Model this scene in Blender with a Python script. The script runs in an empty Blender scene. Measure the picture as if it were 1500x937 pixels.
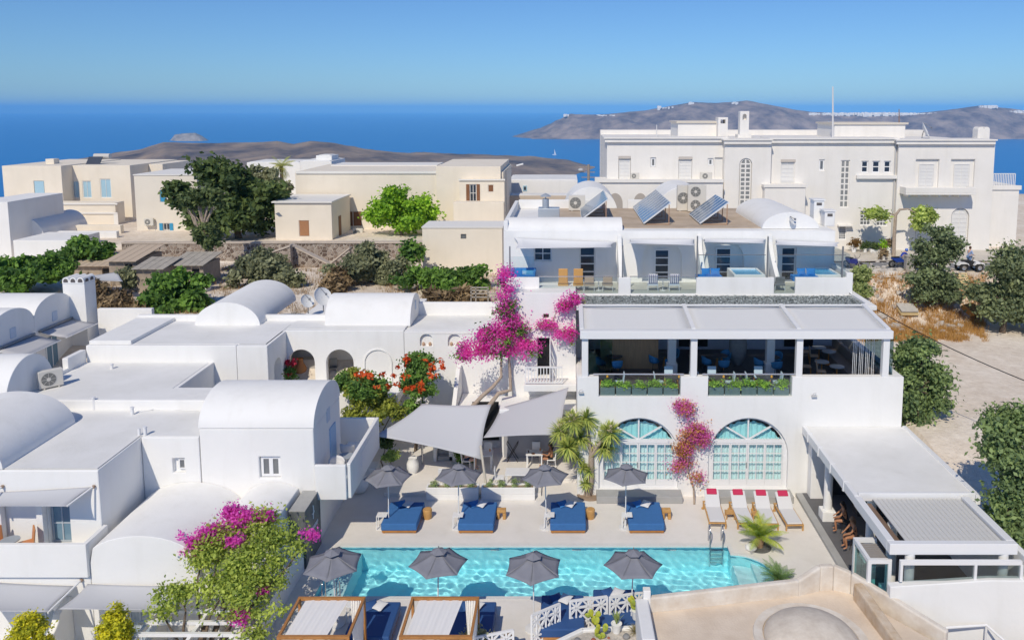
import bpy, bmesh, math, random
import numpy as np
from mathutils import Vector, Matrix
from mathutils.geometry import tessellate_polygon
R = math.radians
S = bpy.context.scene
COL = S.collection
# ------------------------------------------------------------------ camera
F, PU, PV, PITCH, HC = 1170.0, 830.0, 297.0, R(6.68), 18.1
cam = bpy.data.cameras.new('camera'); camo = bpy.data.objects.new('camera', cam); COL.objects.link(camo)
cam.sensor_width = 36; cam.lens = F / 1500 * 36
cam.shift_x = (750 - PU) / 1500; cam.shift_y = -(468.5 - PV) / 1500
cam.clip_start = 0.5; cam.clip_end = 150000
camo.location = (0, 0, HC); camo.rotation_euler = (R(90) - PITCH, 0, 0)
S.camera = camo
# ------------------------------------------------------------------ sky, sun, exposure
SUN_EL, SUN_AZ = 44.5, 198.0        # azimuth clockwise from +Y: behind the camera, a little to the left
w = bpy.data.worlds.new('World'); S.world = w; w.use_nodes = True
nt = w.node_tree; nt.nodes.clear()
sky = nt.nodes.new('ShaderNodeTexSky'); sky.sky_type = 'NISHITA'; sky.sun_disc = False
sky.sun_elevation = R(SUN_EL); sky.sun_rotation = R(SUN_AZ); sky.altitude = 250
sky.air_density = 1.0; sky.dust_density = 0.2; sky.ozone_density = 2.0
bg = nt.nodes.new('ShaderNodeBackground'); bg.inputs['Strength'].default_value = 0.111
hs = nt.nodes.new('ShaderNodeMix'); hs.data_type = 'RGBA'; hs.blend_type = 'MULTIPLY'; hs.inputs[0].default_value = 1.0; hs.inputs[7].default_value = (0.40, 0.63, 0.95, 1)
ow = nt.nodes.new('ShaderNodeOutputWorld')
nt.links.new(sky.outputs[0], hs.inputs[6]); nt.links.new(hs.outputs[2], bg.inputs[0]); nt.links.new(bg.outputs[0], ow.inputs[0])
sl = bpy.data.lights.new('sun', 'SUN'); sl.energy = 3.5; sl.angle = R(0.5); sl.color = (1.0, 0.905, 0.745)
so = bpy.data.objects.new('sun', sl); COL.objects.link(so)
_d = Vector((-math.sin(R(SUN_AZ)) * math.cos(R(SUN_EL)), -math.cos(R(SUN_AZ)) * math.cos(R(SUN_EL)), -math.sin(R(SUN_EL))))
so.rotation_euler = _d.to_track_quat('-Z', 'Y').to_euler(); so.location = (-20, -40, 60)
S.view_settings.view_transform = 'Standard'; S.view_settings.look = 'None'
S.view_settings.exposure = -0.06; S.view_settings.gamma = 1.0; S.view_settings.use_curve_mapping = False
S.render.engine = 'CYCLES'
S.cycles.max_bounces = 10; S.cycles.diffuse_bounces = 7; S.cycles.glossy_bounces = 3
S.cycles.transmission_bounces = 6; S.cycles.transparent_max_bounces = 12; S.cycles.volume_bounces = 1
S.cycles.caustics_reflective = False; S.cycles.sample_clamp_indirect = 4.0
S.cycles.use_denoising = True

# ------------------------------------------------------------------ measuring: a photo pixel on a known plane -> a point of the place
def ray(u, v):
    a = math.atan((v - PV) / F) + PITCH
    return a
def PY(u, v, Y):
    "point seen at pixel (u, v) on the upright plane at distance Y"
    a = ray(u, v); Z = HC - Y * math.tan(a)
    zc = Y * math.cos(PITCH) + (HC - Z) * math.sin(PITCH)
    return Vector(((u - PU) * zc / F, Y, Z))
def PZ(u, v, Z):
    "point seen at pixel (u, v) on the level plane at height Z"
    return PY(u, v, (HC - Z) / math.tan(ray(u, v)))
def PX(u, v, X):
    "point seen at pixel (u, v) on the plane x = X (bisect on Y)"
    zc = X * F / (u - PU); a = ray(u, v)
    Y = zc * math.cos(a - PITCH) ** -1 * math.cos(a)
    return PY(u, v, Y)

# ------------------------------------------------------------------ materials
MATS = {}
def mat(name, col, rough=0.7, var=0.0, scale=3.0, bump=0.0, bscale=30.0, metal=0.0, spec=0.3, col2=None, detail=5.0, alpha=None, trans=0.0, sss=0.0, stretch=None):
    if name in MATS: return MATS[name]
    m = bpy.data.materials.new(name); m.use_nodes = True
    n = m.node_tree; b = n.nodes['Principled BSDF']
    b.inputs['Base Color'].default_value = (*col, 1); b.inputs['Roughness'].default_value = rough
    b.inputs['Metallic'].default_value = metal; b.inputs['Specular IOR Level'].default_value = spec
    tc = n.nodes.new('ShaderNodeTexCoord'); src = tc.outputs['Object']
    if stretch:
        mp = n.nodes.new('ShaderNodeMapping'); mp.inputs['Scale'].default_value = stretch
        n.links.new(src, mp.inputs[0]); src = mp.outputs[0]
    if var or col2:
        nz = n.nodes.new('ShaderNodeTexNoise'); nz.inputs['Scale'].default_value = scale; nz.inputs['Detail'].default_value = detail
        nz.inputs['Roughness'].default_value = 0.65
        n.links.new(src, nz.inputs['Vector'])
        cr = n.nodes.new('ShaderNodeValToRGB')
        c2 = col2 or tuple(c * (1 - var) for c in col)
        cr.color_ramp.elements[0].position = 0.35; cr.color_ramp.elements[1].position = 0.65
        cr.color_ramp.elements[0].color = (*c2, 1); cr.color_ramp.elements[1].color = (*col, 1)
        n.links.new(nz.outputs['Fac'], cr.inputs[0]); n.links.new(cr.outputs[0], b.inputs['Base Color'])
    if bump:
        nb = n.nodes.new('ShaderNodeTexNoise'); nb.inputs['Scale'].default_value = bscale; nb.inputs['Detail'].default_value = 4
        n.links.new(src, nb.inputs['Vector'])
        bp = n.nodes.new('ShaderNodeBump'); bp.inputs['Strength'].default_value = bump; bp.inputs['Distance'].default_value = 0.05
        n.links.new(nb.outputs['Fac'], bp.inputs['Height']); n.links.new(bp.outputs[0], b.inputs['Normal'])
    MATS[name] = m
    return m
def thin_ior(n, f, ior):
    "same Fresnel from both sides of a thin sheet"
    ge = n.nodes.new('ShaderNodeNewGeometry'); k = n.nodes.new('ShaderNodeMath'); k.operation = 'MULTIPLY_ADD'
    k.inputs[1].default_value = 1 / ior - ior; k.inputs[2].default_value = ior
    n.links.new(ge.outputs['Backfacing'], k.inputs[0]); n.links.new(k.outputs[0], f.inputs[0])
def glass(name, tint=(0.75, 0.92, 0.92), refl=1.0, clear=0.85):
    "thin pane: see-through tint plus Fresnel reflection of the surroundings"
    if name in MATS: return MATS[name]
    m = bpy.data.materials.new(name); m.use_nodes = True; n = m.node_tree; n.nodes.clear()
    o = n.nodes.new('ShaderNodeOutputMaterial'); t = n.nodes.new('ShaderNodeBsdfTransparent'); t.inputs[0].default_value = (*[c * clear for c in tint], 1)
    g = n.nodes.new('ShaderNodeBsdfGlossy'); g.inputs['Roughness'].default_value = 0.03
    f = n.nodes.new('ShaderNodeFresnel'); thin_ior(n, f, 1.5)
    mx = n.nodes.new('ShaderNodeMixShader')
    n.links.new(f.outputs[0], mx.inputs[0]); n.links.new(t.outputs[0], mx.inputs[1]); n.links.new(g.outputs[0], mx.inputs[2]); n.links.new(mx.outputs[0], o.inputs[0])
    MATS[name] = m; return m
def leafmat(name, col, col2=None, scale=1.2, transl=0.35, rough=0.55):
    if name in MATS: return MATS[name]
    m = bpy.data.materials.new(name); m.use_nodes = True; n = m.node_tree
    b = n.nodes['Principled BSDF']; b.inputs['Roughness'].default_value = rough; b.inputs['Specular IOR Level'].default_value = 0.25
    o = n.nodes['Material Output']
    at = n.nodes.new('ShaderNodeAttribute'); at.attribute_name = 'tone'
    cr = n.nodes.new('ShaderNodeValToRGB'); c2 = col2 or tuple(c * 0.5 for c in col)
    if col[1] > col[0] * .9 and col[1] < .45: col = tuple(min(.8, c * 1.9) for c in col); c2 = tuple(c * 2.3 for c in c2)
    cr.color_ramp.elements[0].color = (*c2, 1); cr.color_ramp.elements[1].color = (*col, 1)
    n.links.new(at.outputs['Fac'], cr.inputs[0]); n.links.new(cr.outputs[0], b.inputs['Base Color'])
    tr = n.nodes.new('ShaderNodeBsdfTranslucent'); n.links.new(cr.outputs[0], tr.inputs[0])
    mx = n.nodes.new('ShaderNodeMixShader'); mx.inputs[0].default_value = transl
    n.links.new(b.outputs[0], mx.inputs[1]); n.links.new(tr.outputs[0], mx.inputs[2]); n.links.new(mx.outputs[0], o.inputs[0])
    MATS[name] = m; return m

def worn(name, base, blotch, streak, bump=.14):
    "hand-brushed limewash: broad uneven patches, faint rain streaks and fine trowel relief"
    if name in MATS: return MATS[name]
    m = mat(name, base, 0.85, bump=bump, bscale=7); n = m.node_tree; b = n.nodes['Principled BSDF']; tc = n.nodes['Texture Coordinate']
    def layer(scale, stretch, lo, hi, dark):
        mp = n.nodes.new('ShaderNodeMapping'); mp.inputs['Scale'].default_value = stretch; n.links.new(tc.outputs['Object'], mp.inputs[0])
        z = n.nodes.new('ShaderNodeTexNoise'); z.inputs['Scale'].default_value = scale; z.inputs['Detail'].default_value = 7; z.inputs['Roughness'].default_value = .6; n.links.new(mp.outputs[0], z.inputs[0])
        r_ = n.nodes.new('ShaderNodeValToRGB'); r_.color_ramp.elements[0].position = lo; r_.color_ramp.elements[1].position = hi; r_.color_ramp.elements[0].color = (*dark, 1); r_.color_ramp.elements[1].color = (1, 1, 1, 1); n.links.new(z.outputs[0], r_.inputs[0]); return r_
    l1 = layer(.45, (1, 1, 1), .3, .62, (1 - blotch, 1 - blotch, 1 - blotch * 1.1)); l2 = layer(1.6, (1, 1, .12), .28, .5, (1 - streak, 1 - streak * 1.05, 1 - streak * 1.25))
    prev = None
    for l in (l1, l2):
        mx = n.nodes.new('ShaderNodeMix'); mx.data_type = 'RGBA'; mx.blend_type = 'MULTIPLY'; mx.inputs[0].default_value = 1
        if prev is None: mx.inputs[6].default_value = (*base, 1)
        else: n.links.new(prev.outputs[2], mx.inputs[6])
        n.links.new(l.outputs[0], mx.inputs[7]); prev = mx
    n.links.new(prev.outputs[2], b.inputs['Base Color']); return m
def WHITE(): return worn('white_plaster', (0.83, 0.825, 0.81), .05, .05)
def ROOF(): return worn('white_roof_paint', (0.80, 0.795, 0.78), .10, .04)
def MANSION(): return worn('warm_white_plaster', (0.83, 0.80, 0.755), .06, .05)
def CREAM(): return worn('cream_plaster', (0.82, 0.745, 0.63), .07, .04)
def METALW(): return mat('white_metal', (0.78, 0.78, 0.78), 0.4, spec=0.5)

# ------------------------------------------------------------------ mesh building
class MB:
    def __init__(s): s.v = []; s.f = []
    def add(s, vs, fs):
        b = len(s.v); s.v += [tuple(p) for p in vs]; s.f += [tuple(b + i for i in f) for f in fs]; return s
    def box(s, x0, x1, y0, y1, z0, z1):
        if x0 > x1: x0, x1 = x1, x0
        if y0 > y1: y0, y1 = y1, y0
        if z0 > z1: z0, z1 = z1, z0
        return s.add([(x0, y0, z0), (x1, y0, z0), (x1, y1, z0), (x0, y1, z0), (x0, y0, z1), (x1, y0, z1), (x1, y1, z1), (x0, y1, z1)],
                     [(0, 3, 2, 1), (4, 5, 6, 7), (0, 1, 5, 4), (1, 2, 6, 5), (2, 3, 7, 6), (3, 0, 4, 7)])
    def cbox(s, c, sx, sy, sz, rz=0, rx=0, ry=0):
        M = Matrix.Translation(c) @ Matrix.Rotation(rz, 4, 'Z') @ Matrix.Rotation(ry, 4, 'Y') @ Matrix.Rotation(rx, 4, 'X')
        b = len(s.v); s.box(-sx / 2, sx / 2, -sy / 2, sy / 2, -sz / 2, sz / 2)
        for i in range(b, len(s.v)): s.v[i] = tuple(M @ Vector(s.v[i]))
        return s
    def bar(s, a, b, wd, ht=None):
        "square bar from a to b"
        a = Vector(a); b = Vector(b); d = b - a; L = d.length; ht = ht or wd
        q = d.to_track_quat('Y', 'Z').to_matrix().to_4x4(); M = Matrix.Translation((a + b) / 2) @ q
        k = len(s.v); s.box(-wd / 2, wd / 2, -L / 2, L / 2, -ht / 2, ht / 2)
        for i in range(k, len(s.v)): s.v[i] = tuple(M @ Vector(s.v[i]))
        return s
    def tube(s, pts, r, n=8, cap=True):
        pts = [Vector(p) for p in pts]; rs = r if isinstance(r, (list, tuple)) else [r] * len(pts)
        b = len(s.v); prev = None
        for i, p in enumerate(pts):
            t = (pts[min(i + 1, len(pts) - 1)] - pts[max(i - 1, 0)]).normalized()
            u = t.orthogonal().normalized() if prev is None else (prev - t * prev.dot(t)).normalized()
            prev = u; w2 = t.cross(u)
            for k in range(n):
                an = 2 * math.pi * k / n; s.v.append(tuple(p + (u * math.cos(an) + w2 * math.sin(an)) * rs[i]))
        for i in range(len(pts) - 1):
            for k in range(n):
                k2 = (k + 1) % n; s.f.append((b + i * n + k, b + i * n + k2, b + (i + 1) * n + k2, b + (i + 1) * n + k))
        if cap:
            s.f.append(tuple(b + k for k in reversed(range(n)))); s.f.append(tuple(b + (len(pts) - 1) * n + k for k in range(n)))
        return s
    def lathe(s, c, prof, n=16, cap=True):
        c = Vector(c); b = len(s.v)
        for r, z in prof:
            for k in range(n):
                an = 2 * math.pi * k / n; s.v.append((c.x + r * math.cos(an), c.y + r * math.sin(an), c.z + z))
        for i in range(len(prof) - 1):
            for k in range(n):
                k2 = (k + 1) % n; s.f.append((b + i * n + k, b + i * n + k2, b + (i + 1) * n + k2, b + (i + 1) * n + k))
        if cap:
            s.f.append(tuple(b + k for k in reversed(range(n)))); s.f.append(tuple(b + (len(prof) - 1) * n + k for k in range(n)))
        return s
    def plate(s, outline, holes, fn0, fn1):
        "flat slab with holes: 2D loops (a, b) mapped to the two faces by fn0 / fn1"
        loops = [list(outline)] + [list(h) for h in holes]
        tri = tessellate_polygon([[Vector((a, c, 0)) for a, c in l] for l in loops])
        flat = [p for l in loops for p in l]; n = len(flat); b = len(s.v)
        s.v += [tuple(fn0(*p)) for p in flat] + [tuple(fn1(*p)) for p in flat]
        for t in tri:
            s.f.append((b + t[0], b + t[1], b + t[2])); s.f.append((b + n + t[2], b + n + t[1], b + n + t[0]))
        k = 0
        for l in loops:
            m = len(l)
            for i in range(m):
                j = (i + 1) % m; s.f.append((b + k + i, b + k + j, b + n + k + j, b + n + k + i))
            k += m
        return s
    def wallY(s, outline, holes, y0, y1):
        return s.plate(outline, holes, lambda a, c: (a, y0, c), lambda a, c: (a, y1, c))
    def wallX(s, outline, holes, x0, x1):
        return s.plate(outline, holes, lambda a, c: (x0, a, c), lambda a, c: (x1, a, c))
    def slabZ(s, outline, holes, z0, z1):
        return s.plate(outline, holes, lambda a, c: (a, c, z0), lambda a, c: (a, c, z1))
    def grid(s, nx, ny, fn):
        b = len(s.v)
        for j in range(ny + 1):
            for i in range(nx + 1): s.v.append(tuple(fn(i / nx, j / ny)))
        for j in range(ny):
            for i in range(nx):
                k = b + j * (nx + 1) + i; s.f.append((k, k + 1, k + nx + 2, k + nx + 1))
        return s
    def build(s, name, m, parent=None, smooth=None, bevel=0.0, origin=None):
        me = bpy.data.meshes.new(name)
        vs = s.v
        if origin is not None: vs = [(p[0] - origin[0], p[1] - origin[1], p[2] - origin[2]) for p in vs]
        me.from_pydata(vs, [], s.f); me.validate(); me.update()
        bm = bmesh.new(); bm.from_mesh(me); bmesh.ops.recalc_face_normals(bm, faces=bm.faces); bm.to_mesh(me); bm.free()
        if smooth is not None:
            me.shade_smooth(); me.set_sharp_from_angle(angle=R(smooth))
        me.materials.append(m)
        o = bpy.data.objects.new(name, me); COL.objects.link(o)
        if origin is not None: o.location = origin
        if parent is not None: put(o, parent)
        if bevel:
            bv = o.modifiers.new('bevel', 'BEVEL'); bv.width = bevel; bv.segments = 2; bv.limit_method = 'ANGLE'; bv.angle_limit = R(35); bv.harden_normals = False
        return o
def put(o, parent):
    "parent keeping the coordinates the mesh was written in (parents are never scaled or rotated before their parts exist)"
    o.parent = parent
    root = Vector((0, 0, 0)); p = parent
    while p: root += p.location; p = p.parent
    o.location = Vector(o.location) - root
def tag(o, label=None, cat=None, group=None, kind=None):
    if label: o['label'] = label
    if cat: o['category'] = cat
    if group: o['group'] = group
    if kind: o['kind'] = kind
    return o
def thing(name, label, cat, loc=(0, 0, 0), group=None):
    o = bpy.data.objects.new(name, None); COL.objects.link(o); o.location = loc; o.empty_display_size = 0.2
    return tag(o, label, cat, group)
def struct(o): o['kind'] = 'structure'; return o
def dup(root, loc, rz=0.0, label=None, scale=None):
    "copy of a thing with copies of its parts and sub-parts (meshes shared)"
    def cp(o, parent):
        c = o.copy(); COL.objects.link(c); c.parent = parent
        for ch in kids.get(o.name, []): cp(ch, c)
        return c
    kids = {}
    for o in root.children_recursive: kids.setdefault(o.parent.name, []).append(o)
    r = cp(root, None); r.location = loc; r.rotation_euler = (0, 0, rz)
    if label: r['label'] = label
    if scale: r.scale = (scale,) * 3
    return r
def arch(cx, z0, hw, zs, rise=None, n=14):
    "loop of an arched opening: jambs at cx +- hw from z0 up to zs, then an arc"
    rise = hw if rise is None else rise
    return [(cx - hw, z0), (cx + hw, z0)] + [(cx + hw * math.cos(math.pi * i / n), zs + rise * math.sin(math.pi * i / n)) for i in range(n + 1)]
def rect(x0, z0, x1, z1): return [(x0, z0), (x1, z0), (x1, z1), (x0, z1)]

# ------------------------------------------------------------------ foliage
def leaves(name, m, parent, blobs, n, size, seed=0, clump=0.35, nclump=None, aspect=1.7, shell=0.55, droop=0.0, tone=(0.0, 1.0), up=0.35, flat=False, kind=None):
    """leaf-sized faces gathered in clumps through the blobs' volume; a 'tone' attribute varies them"""
    rg = np.random.default_rng(seed)
    vol = np.array([b[3] * b[4] * b[5] for b in blobs]) ** 0.7; vol = vol / vol.sum()
    nclump = nclump or max(10, n // 75)
    bi = rg.choice(len(blobs), nclump, p=vol); B = np.array([b[:6] for b in blobs], float)[bi]
    d = rg.normal(size=(nclump, 3)); d /= np.linalg.norm(d, axis=1)[:, None]
    rad = (shell + (1 - shell) * rg.random(nclump)) ** 0.8 * (0.92 + 0.26 * rg.random(nclump))
    cc = B[:, :3] + d * B[:, 3:6] * rad[:, None]
    ct = np.clip(0.5 + 0.3 * rg.normal(size=nclump), 0, 1)
    ci = rg.integers(0, nclump, n)
    cs = clump * (0.6 + 0.8 * rg.random(nclump))
    p = cc[ci] + rg.normal(size=(n, 3)) * cs[ci][:, None] * np.array([1, 1, 0.75])
    out = p - B[ci][:, :3]; out /= np.linalg.norm(out, axis=1)[:, None] + 1e-6
    nr = rg.normal(size=(n, 3)) * 0.75 + out * 0.5 + np.array([0, 0, up]); nr /= np.linalg.norm(nr, axis=1)[:, None] + 1e-6
    t = np.cross(nr, rg.normal(size=(n, 3))); t /= np.linalg.norm(t, axis=1)[:, None] + 1e-6
    t[:, 2] -= droop; t /= np.linalg.norm(t, axis=1)[:, None] + 1e-6
    q = np.cross(nr, t); q /= np.linalg.norm(q, axis=1)[:, None] + 1e-6
    sz = size * (0.6 + 0.8 * rg.random(n))[:, None]
    a = t * sz * aspect * 0.5; b = q * sz * 0.5; bend = nr * sz * 0.12
    V = np.stack([p - a, p + b + bend, p + a, p - b + bend], axis=1).reshape(-1, 3)
    tn = np.clip(ct[ci] + 0.22 * rg.normal(size=n), 0, 1) * (tone[1] - tone[0]) + tone[0]
    return facemesh(name, m, parent, V, np.repeat(tn, 4), kind)
def facemesh(name, m, parent, V, tone, kind=None):
    n = len(V) // 4
    me = bpy.data.meshes.new(name)
    me.vertices.add(len(V)); me.vertices.foreach_set('co', np.asarray(V, np.float32).ravel())
    me.loops.add(n * 4); me.loops.foreach_set('vertex_index', np.arange(n * 4, dtype=np.int32))
    me.polygons.add(n); me.polygons.foreach_set('loop_start', np.arange(0, n * 4, 4, dtype=np.int32))
    me.polygons.foreach_set('loop_total', np.full(n, 4, np.int32))
    at = me.attributes.new('tone', 'FLOAT', 'POINT'); at.data.foreach_set('value', np.asarray(tone, np.float32))
    me.update(); me.validate(); me.materials.append(m)
    o = bpy.data.objects.new(name, me); COL.objects.link(o)
    if parent is not None: put(o, parent)
    if kind: o['kind'] = kind
    return o
def lumpy(blobs, k=6, seed=0, core=.5):
    "break smooth masses into smaller uneven lumps with gaps between them"
    rg_ = random.Random(seed); out = []
    for b in blobs:
        out.append((b[0], b[1], b[2], b[3] * core, b[4] * core, b[5] * core))
        for i in range(k):
            d = Vector((rg_.gauss(0, 1), rg_.gauss(0, 1), rg_.gauss(.15, 1))).normalized(); r_ = rg_.uniform(.6, 1.0); s_ = rg_.uniform(.26, .46)
            out.append((b[0] + d.x * b[3] * r_, b[1] + d.y * b[4] * r_, b[2] + d.z * b[5] * r_, b[3] * s_, b[4] * s_, b[5] * s_ * .9))
    return out
def branches(mb, base, tips, r0, seed=0, wob=0.15, n=6):
    rg = random.Random(seed); base = Vector(base)
    for tp in tips:
        tp = Vector(tp); pts = []
        for i in range(6):
            f = i / 5; p = base.lerp(tp, f); p.z += 0.12 * (tp - base).length * math.sin(f * math.pi) * 0.4
            if 0 < i < 5: p += Vector((rg.uniform(-wob, wob), rg.uniform(-wob, wob), rg.uniform(-wob, wob)))
            pts.append(p)
        mb.tube(pts, [r0 * (1 - 0.8 * i / 5) for i in range(6)], n)
    return mb
def BARK(): return mat('bark', (0.20, 0.15, 0.11), 0.9, var=0.4, scale=6, bump=0.6, bscale=20)
def _solid(s, outline, holes, f0, f1, fd):
    loops = [list(outline)] + [list(h) for h in holes]
    tri = tessellate_polygon([[Vector((a, c, 0)) for a, c in l] for l in loops])
    flat = [p for l in loops for p in l]; b = len(s.v)
    s.v += [tuple(f0(*p)) for p in flat]
    for t in tri: s.f.append(tuple(b + i for i in t))
    n0 = len(loops[0]); bb = len(s.v); s.v += [tuple(f1(*p)) for p in loops[0]]
    for i in range(n0):
        j = (i + 1) % n0; s.f.append((b + i, b + j, bb + j, bb + i))
    s.f.append(tuple(bb + i for i in reversed(range(n0))))
    k = b + n0
    for l in loops[1:]:
        m = len(l); hb = len(s.v); s.v += [tuple(fd(*p)) for p in l]
        for i in range(m):
            j = (i + 1) % m; s.f.append((k + i, k + j, hb + j, hb + i))
        s.f.append(tuple(hb + i for i in range(m))); k += m
    return s
def solidY(s, outline, holes, y0, y1, d=0.25):
    "solid body whose face at y0 has recesses d deep (openings in a wall)"
    return _solid(s, outline, holes, lambda a, c: (a, y0, c), lambda a, c: (a, y1, c), lambda a, c: (a, y0 + d, c))
def solidX(s, outline, holes, x0, x1, d=0.25):
    sg = 1 if x1 > x0 else -1
    return _solid(s, outline, holes, lambda a, c: (x0, a, c), lambda a, c: (x1, a, c), lambda a, c: (x0 + sg * d, a, c))
def px2(u0, v0, u1, v1, Y):
    "pixel rectangle on the plane Y -> x0, z0, x1, z1"
    a = PY(u0, v0, Y); b = PY(u1, v1, Y); c = PY(u0, v1, Y); d = PY(u1, v0, Y)
    return ((a.x + c.x) / 2, b.z, (b.x + d.x) / 2, a.z)
def window(t, x0, z0, x1, z1, y, fm, pm, cols=2, rows=1, fw=0.06, bar=0.03, dep=0.07, name='window', archrise=0.0, panes=False):
    "glazed frame on the plane y: one frame mesh with its bars, glass panes as sub-parts"
    mb = MB()
    cx = (x0 + x1) / 2; hw = (x1 - x0) / 2
    if archrise:
        o = arch(cx, z0, hw, z1 - archrise, archrise); i_ = arch(cx, z0 + fw, hw - fw, z1 - archrise, archrise - fw)
    else: o = rect(x0, z0, x1, z1); i_ = rect(x0 + fw, z0 + fw, x1 - fw, z1 - fw)
    mb.wallY(o, [i_], y, y + dep)
    X0, X1, Z0, Z1 = x0 + fw, x1 - fw, z0 + fw, z1 - fw
    zt = Z1
    for c in range(1, cols):
        xc = X0 + (X1 - X0) * c / cols; mb.box(xc - bar / 2, xc + bar / 2, y + .008, y + dep - .008, Z0 - .01, zt + .01)
    for r_ in range(1, rows):
        zc = Z0 + (Z1 - Z0) * r_ / rows; mb.box(X0 - .01, X1 + .01, y + .012, y + dep - .012, zc - bar / 2, zc + bar / 2)
    f = mb.build(name, fm, t)
    if panes:
        pw = (X1 - X0) / cols; ph = (Z1 - Z0) / rows; me = None
        for c in range(cols):
            for r_ in range(rows):
                cx_ = X0 + pw * (c + .5); cz_ = Z0 + ph * (r_ + .5)
                if me is None:
                    o = MB().box(-pw / 2, pw / 2, -.004, .004, -ph / 2, ph / 2).build('pane', pm); me = o.data
                else:
                    o = bpy.data.objects.new('pane', me); COL.objects.link(o)
                o.location = (cx_, y + dep * .6, cz_); put(o, f)
    elif pm is not None:
        if archrise: MB().wallY(arch(cx, z0 + fw * .5, hw - fw * .5, z1 - archrise, archrise - fw * .5), [], y + dep * .55, y + dep * .55 + .01).build('pane', pm, f)
        else: MB().box(x0 + fw * .5, x1 - fw * .5, y + dep * .55, y + dep * .55 + .01, z0 + fw * .5, z1 - fw * .5).build('pane', pm, f)
    return f
DARKGLASS = lambda: mat('dark_window_glass', (0.03, 0.04, 0.055), 0.08, spec=0.8)
GREYGLASS = lambda: mat('grey_window_glass', (0.16, 0.17, 0.18), 0.12, spec=0.8)
def vaultX(s, x0, x1, yc, hw, zs, rise, n=18, zb=None):
    "barrel vault with its axis along x, standing on straight walls down to zb"
    zb = zs if zb is None else zb
    o = [(yc + hw * math.cos(math.pi * i / n), zs + rise * math.sin(math.pi * i / n)) for i in range(n + 1)]
    o = [(yc + hw, zb)] + o + [(yc - hw, zb)] if zb < zs else o
    return s.plate(o, [], lambda a, c: (x0, a, c), lambda a, c: (x1, a, c))
def vaultY(s, y0, y1, xc, hw, zs, rise, n=18, zb=None):
    zb = zs if zb is None else zb
    o = [(xc + hw * math.cos(math.pi * i / n), zs + rise * math.sin(math.pi * i / n)) for i in range(n + 1)]
    o = [(xc + hw, zb)] + o + [(xc - hw, zb)] if zb < zs else o
    return s.plate(o, [], lambda a, c: (a, y0, c), lambda a, c: (a, y1, c))
def parapet(s, loop, z0, z1, th):
    "low wall running inside a closed convex-ish loop (list of (x, y), counter-clockwise)"
    c = Vector((sum(p[0] for p in loop) / len(loop), sum(p[1] for p in loop) / len(loop), 0))
    n = len(loop); inner = []
    for i in range(n):
        p0 = Vector((*loop[i - 1], 0)); p = Vector((*loop[i], 0)); p1 = Vector((*loop[(i + 1) % n], 0))
        e0 = (p - p0).normalized(); e1 = (p1 - p).normalized()
        n0 = Vector((-e0.y, e0.x, 0)); n1 = Vector((-e1.y, e1.x, 0)); b = (n0 + n1); b /= max(.3, b.dot(n0)) 
        inner.append(((p + b * th).x, (p + b * th).y))
    return s.slabZ(loop, [inner], z0, z1)
# ================================================================== THE SETTING: sea, islands, ground
def water_mat():
    m = bpy.data.materials.new('sea_water'); m.use_nodes = True; n = m.node_tree; b = n.nodes['Principled BSDF']
    b.inputs['Base Color'].default_value = (0.006, 0.18, 0.50, 1); b.inputs['Roughness'].default_value = 0.35; b.inputs['Specular IOR Level'].default_value = 0.25
    tc = n.nodes.new('ShaderNodeTexCoord'); nz = n.nodes.new('ShaderNodeTexNoise'); nz.inputs['Scale'].default_value = 0.02; nz.inputs['Detail'].default_value = 8
    bp = n.nodes.new('ShaderNodeBump'); bp.inputs['Strength'].default_value = 0.5; bp.inputs['Distance'].default_value = 4
    n.links.new(tc.outputs['Object'], nz.inputs[0]); n.links.new(nz.outputs[0], bp.inputs['Height']); n.links.new(bp.outputs[0], b.inputs['Normal'])
    return m
SEA = -231.0
mb = MB(); nn = 96
mb.add([(0, 0, SEA)] + [(58000 * math.cos(2 * math.pi * i / nn), 58000 * math.sin(2 * math.pi * i / nn), SEA) for i in range(nn)], [(0, 1 + i, 1 + (i + 1) % nn) for i in range(nn)])
struct(mb.build('sea', water_mat()))
from mathutils import noise as MN
def island(name, prof, Yr, depth_front, depth_back, m, seed, rough=8.0, nx=160, ny=26):
    "ridge heights measured along the skyline at distance Yr, shores in front and behind"
    us = [p[0] for p in prof]
    mb = MB()
    def fn(a, b):
        u = us[0] + (us[-1] - us[0]) * a
        for k in range(len(prof) - 1):
            if prof[k][0] <= u <= prof[k + 1][0]:
                t = (u - prof[k][0]) / (prof[k + 1][0] - prof[k][0] + 1e-9); v = prof[k][1] * (1 - t) + prof[k + 1][1] * t; break
        top = PY(u, v, Yr)
        h = max(top.z - SEA, 0.0)
        df = depth_front * min(1, .12 + h / 55) ; db = depth_back * min(1, .1 + h / 60)
        y = Yr - df + (df + db) * b
        f = (y - (Yr - df)) / df if y < Yr else 1 - (y - Yr) / db
        f = max(0.0, f); f = f ** 0.62 if y < Yr else f ** 0.8
        x = top.x * y / Yr
        q = Vector((x * 0.002 + seed, y * 0.002, 0.3))
        nz = MN.fractal(q, 1.0, 2.0, 5) * rough * (1 - abs(2 * f - 1)) * 2 + MN.fractal(q * 6, 1.0, 2.0, 4) * rough * 0.35 * min(1, f * 4) * min(1, (1.05 - f) * 5)
        return (x, y, SEA - 3 + h * f + 3 * f + nz * min(1, h / 60))
    mb.grid(nx, ny, fn)
    return struct(mb.build(name, m, smooth=60))
rockA = mat('volcanic_rock', (0.36, 0.26, 0.17), 0.95, scale=0.0045, col2=(0.075, 0.055, 0.05), detail=9)
rockB = mat('island_rock', (0.38, 0.29, 0.23), 0.95, scale=0.006, col2=(0.12, 0.085, 0.08), detail=10)
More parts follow.
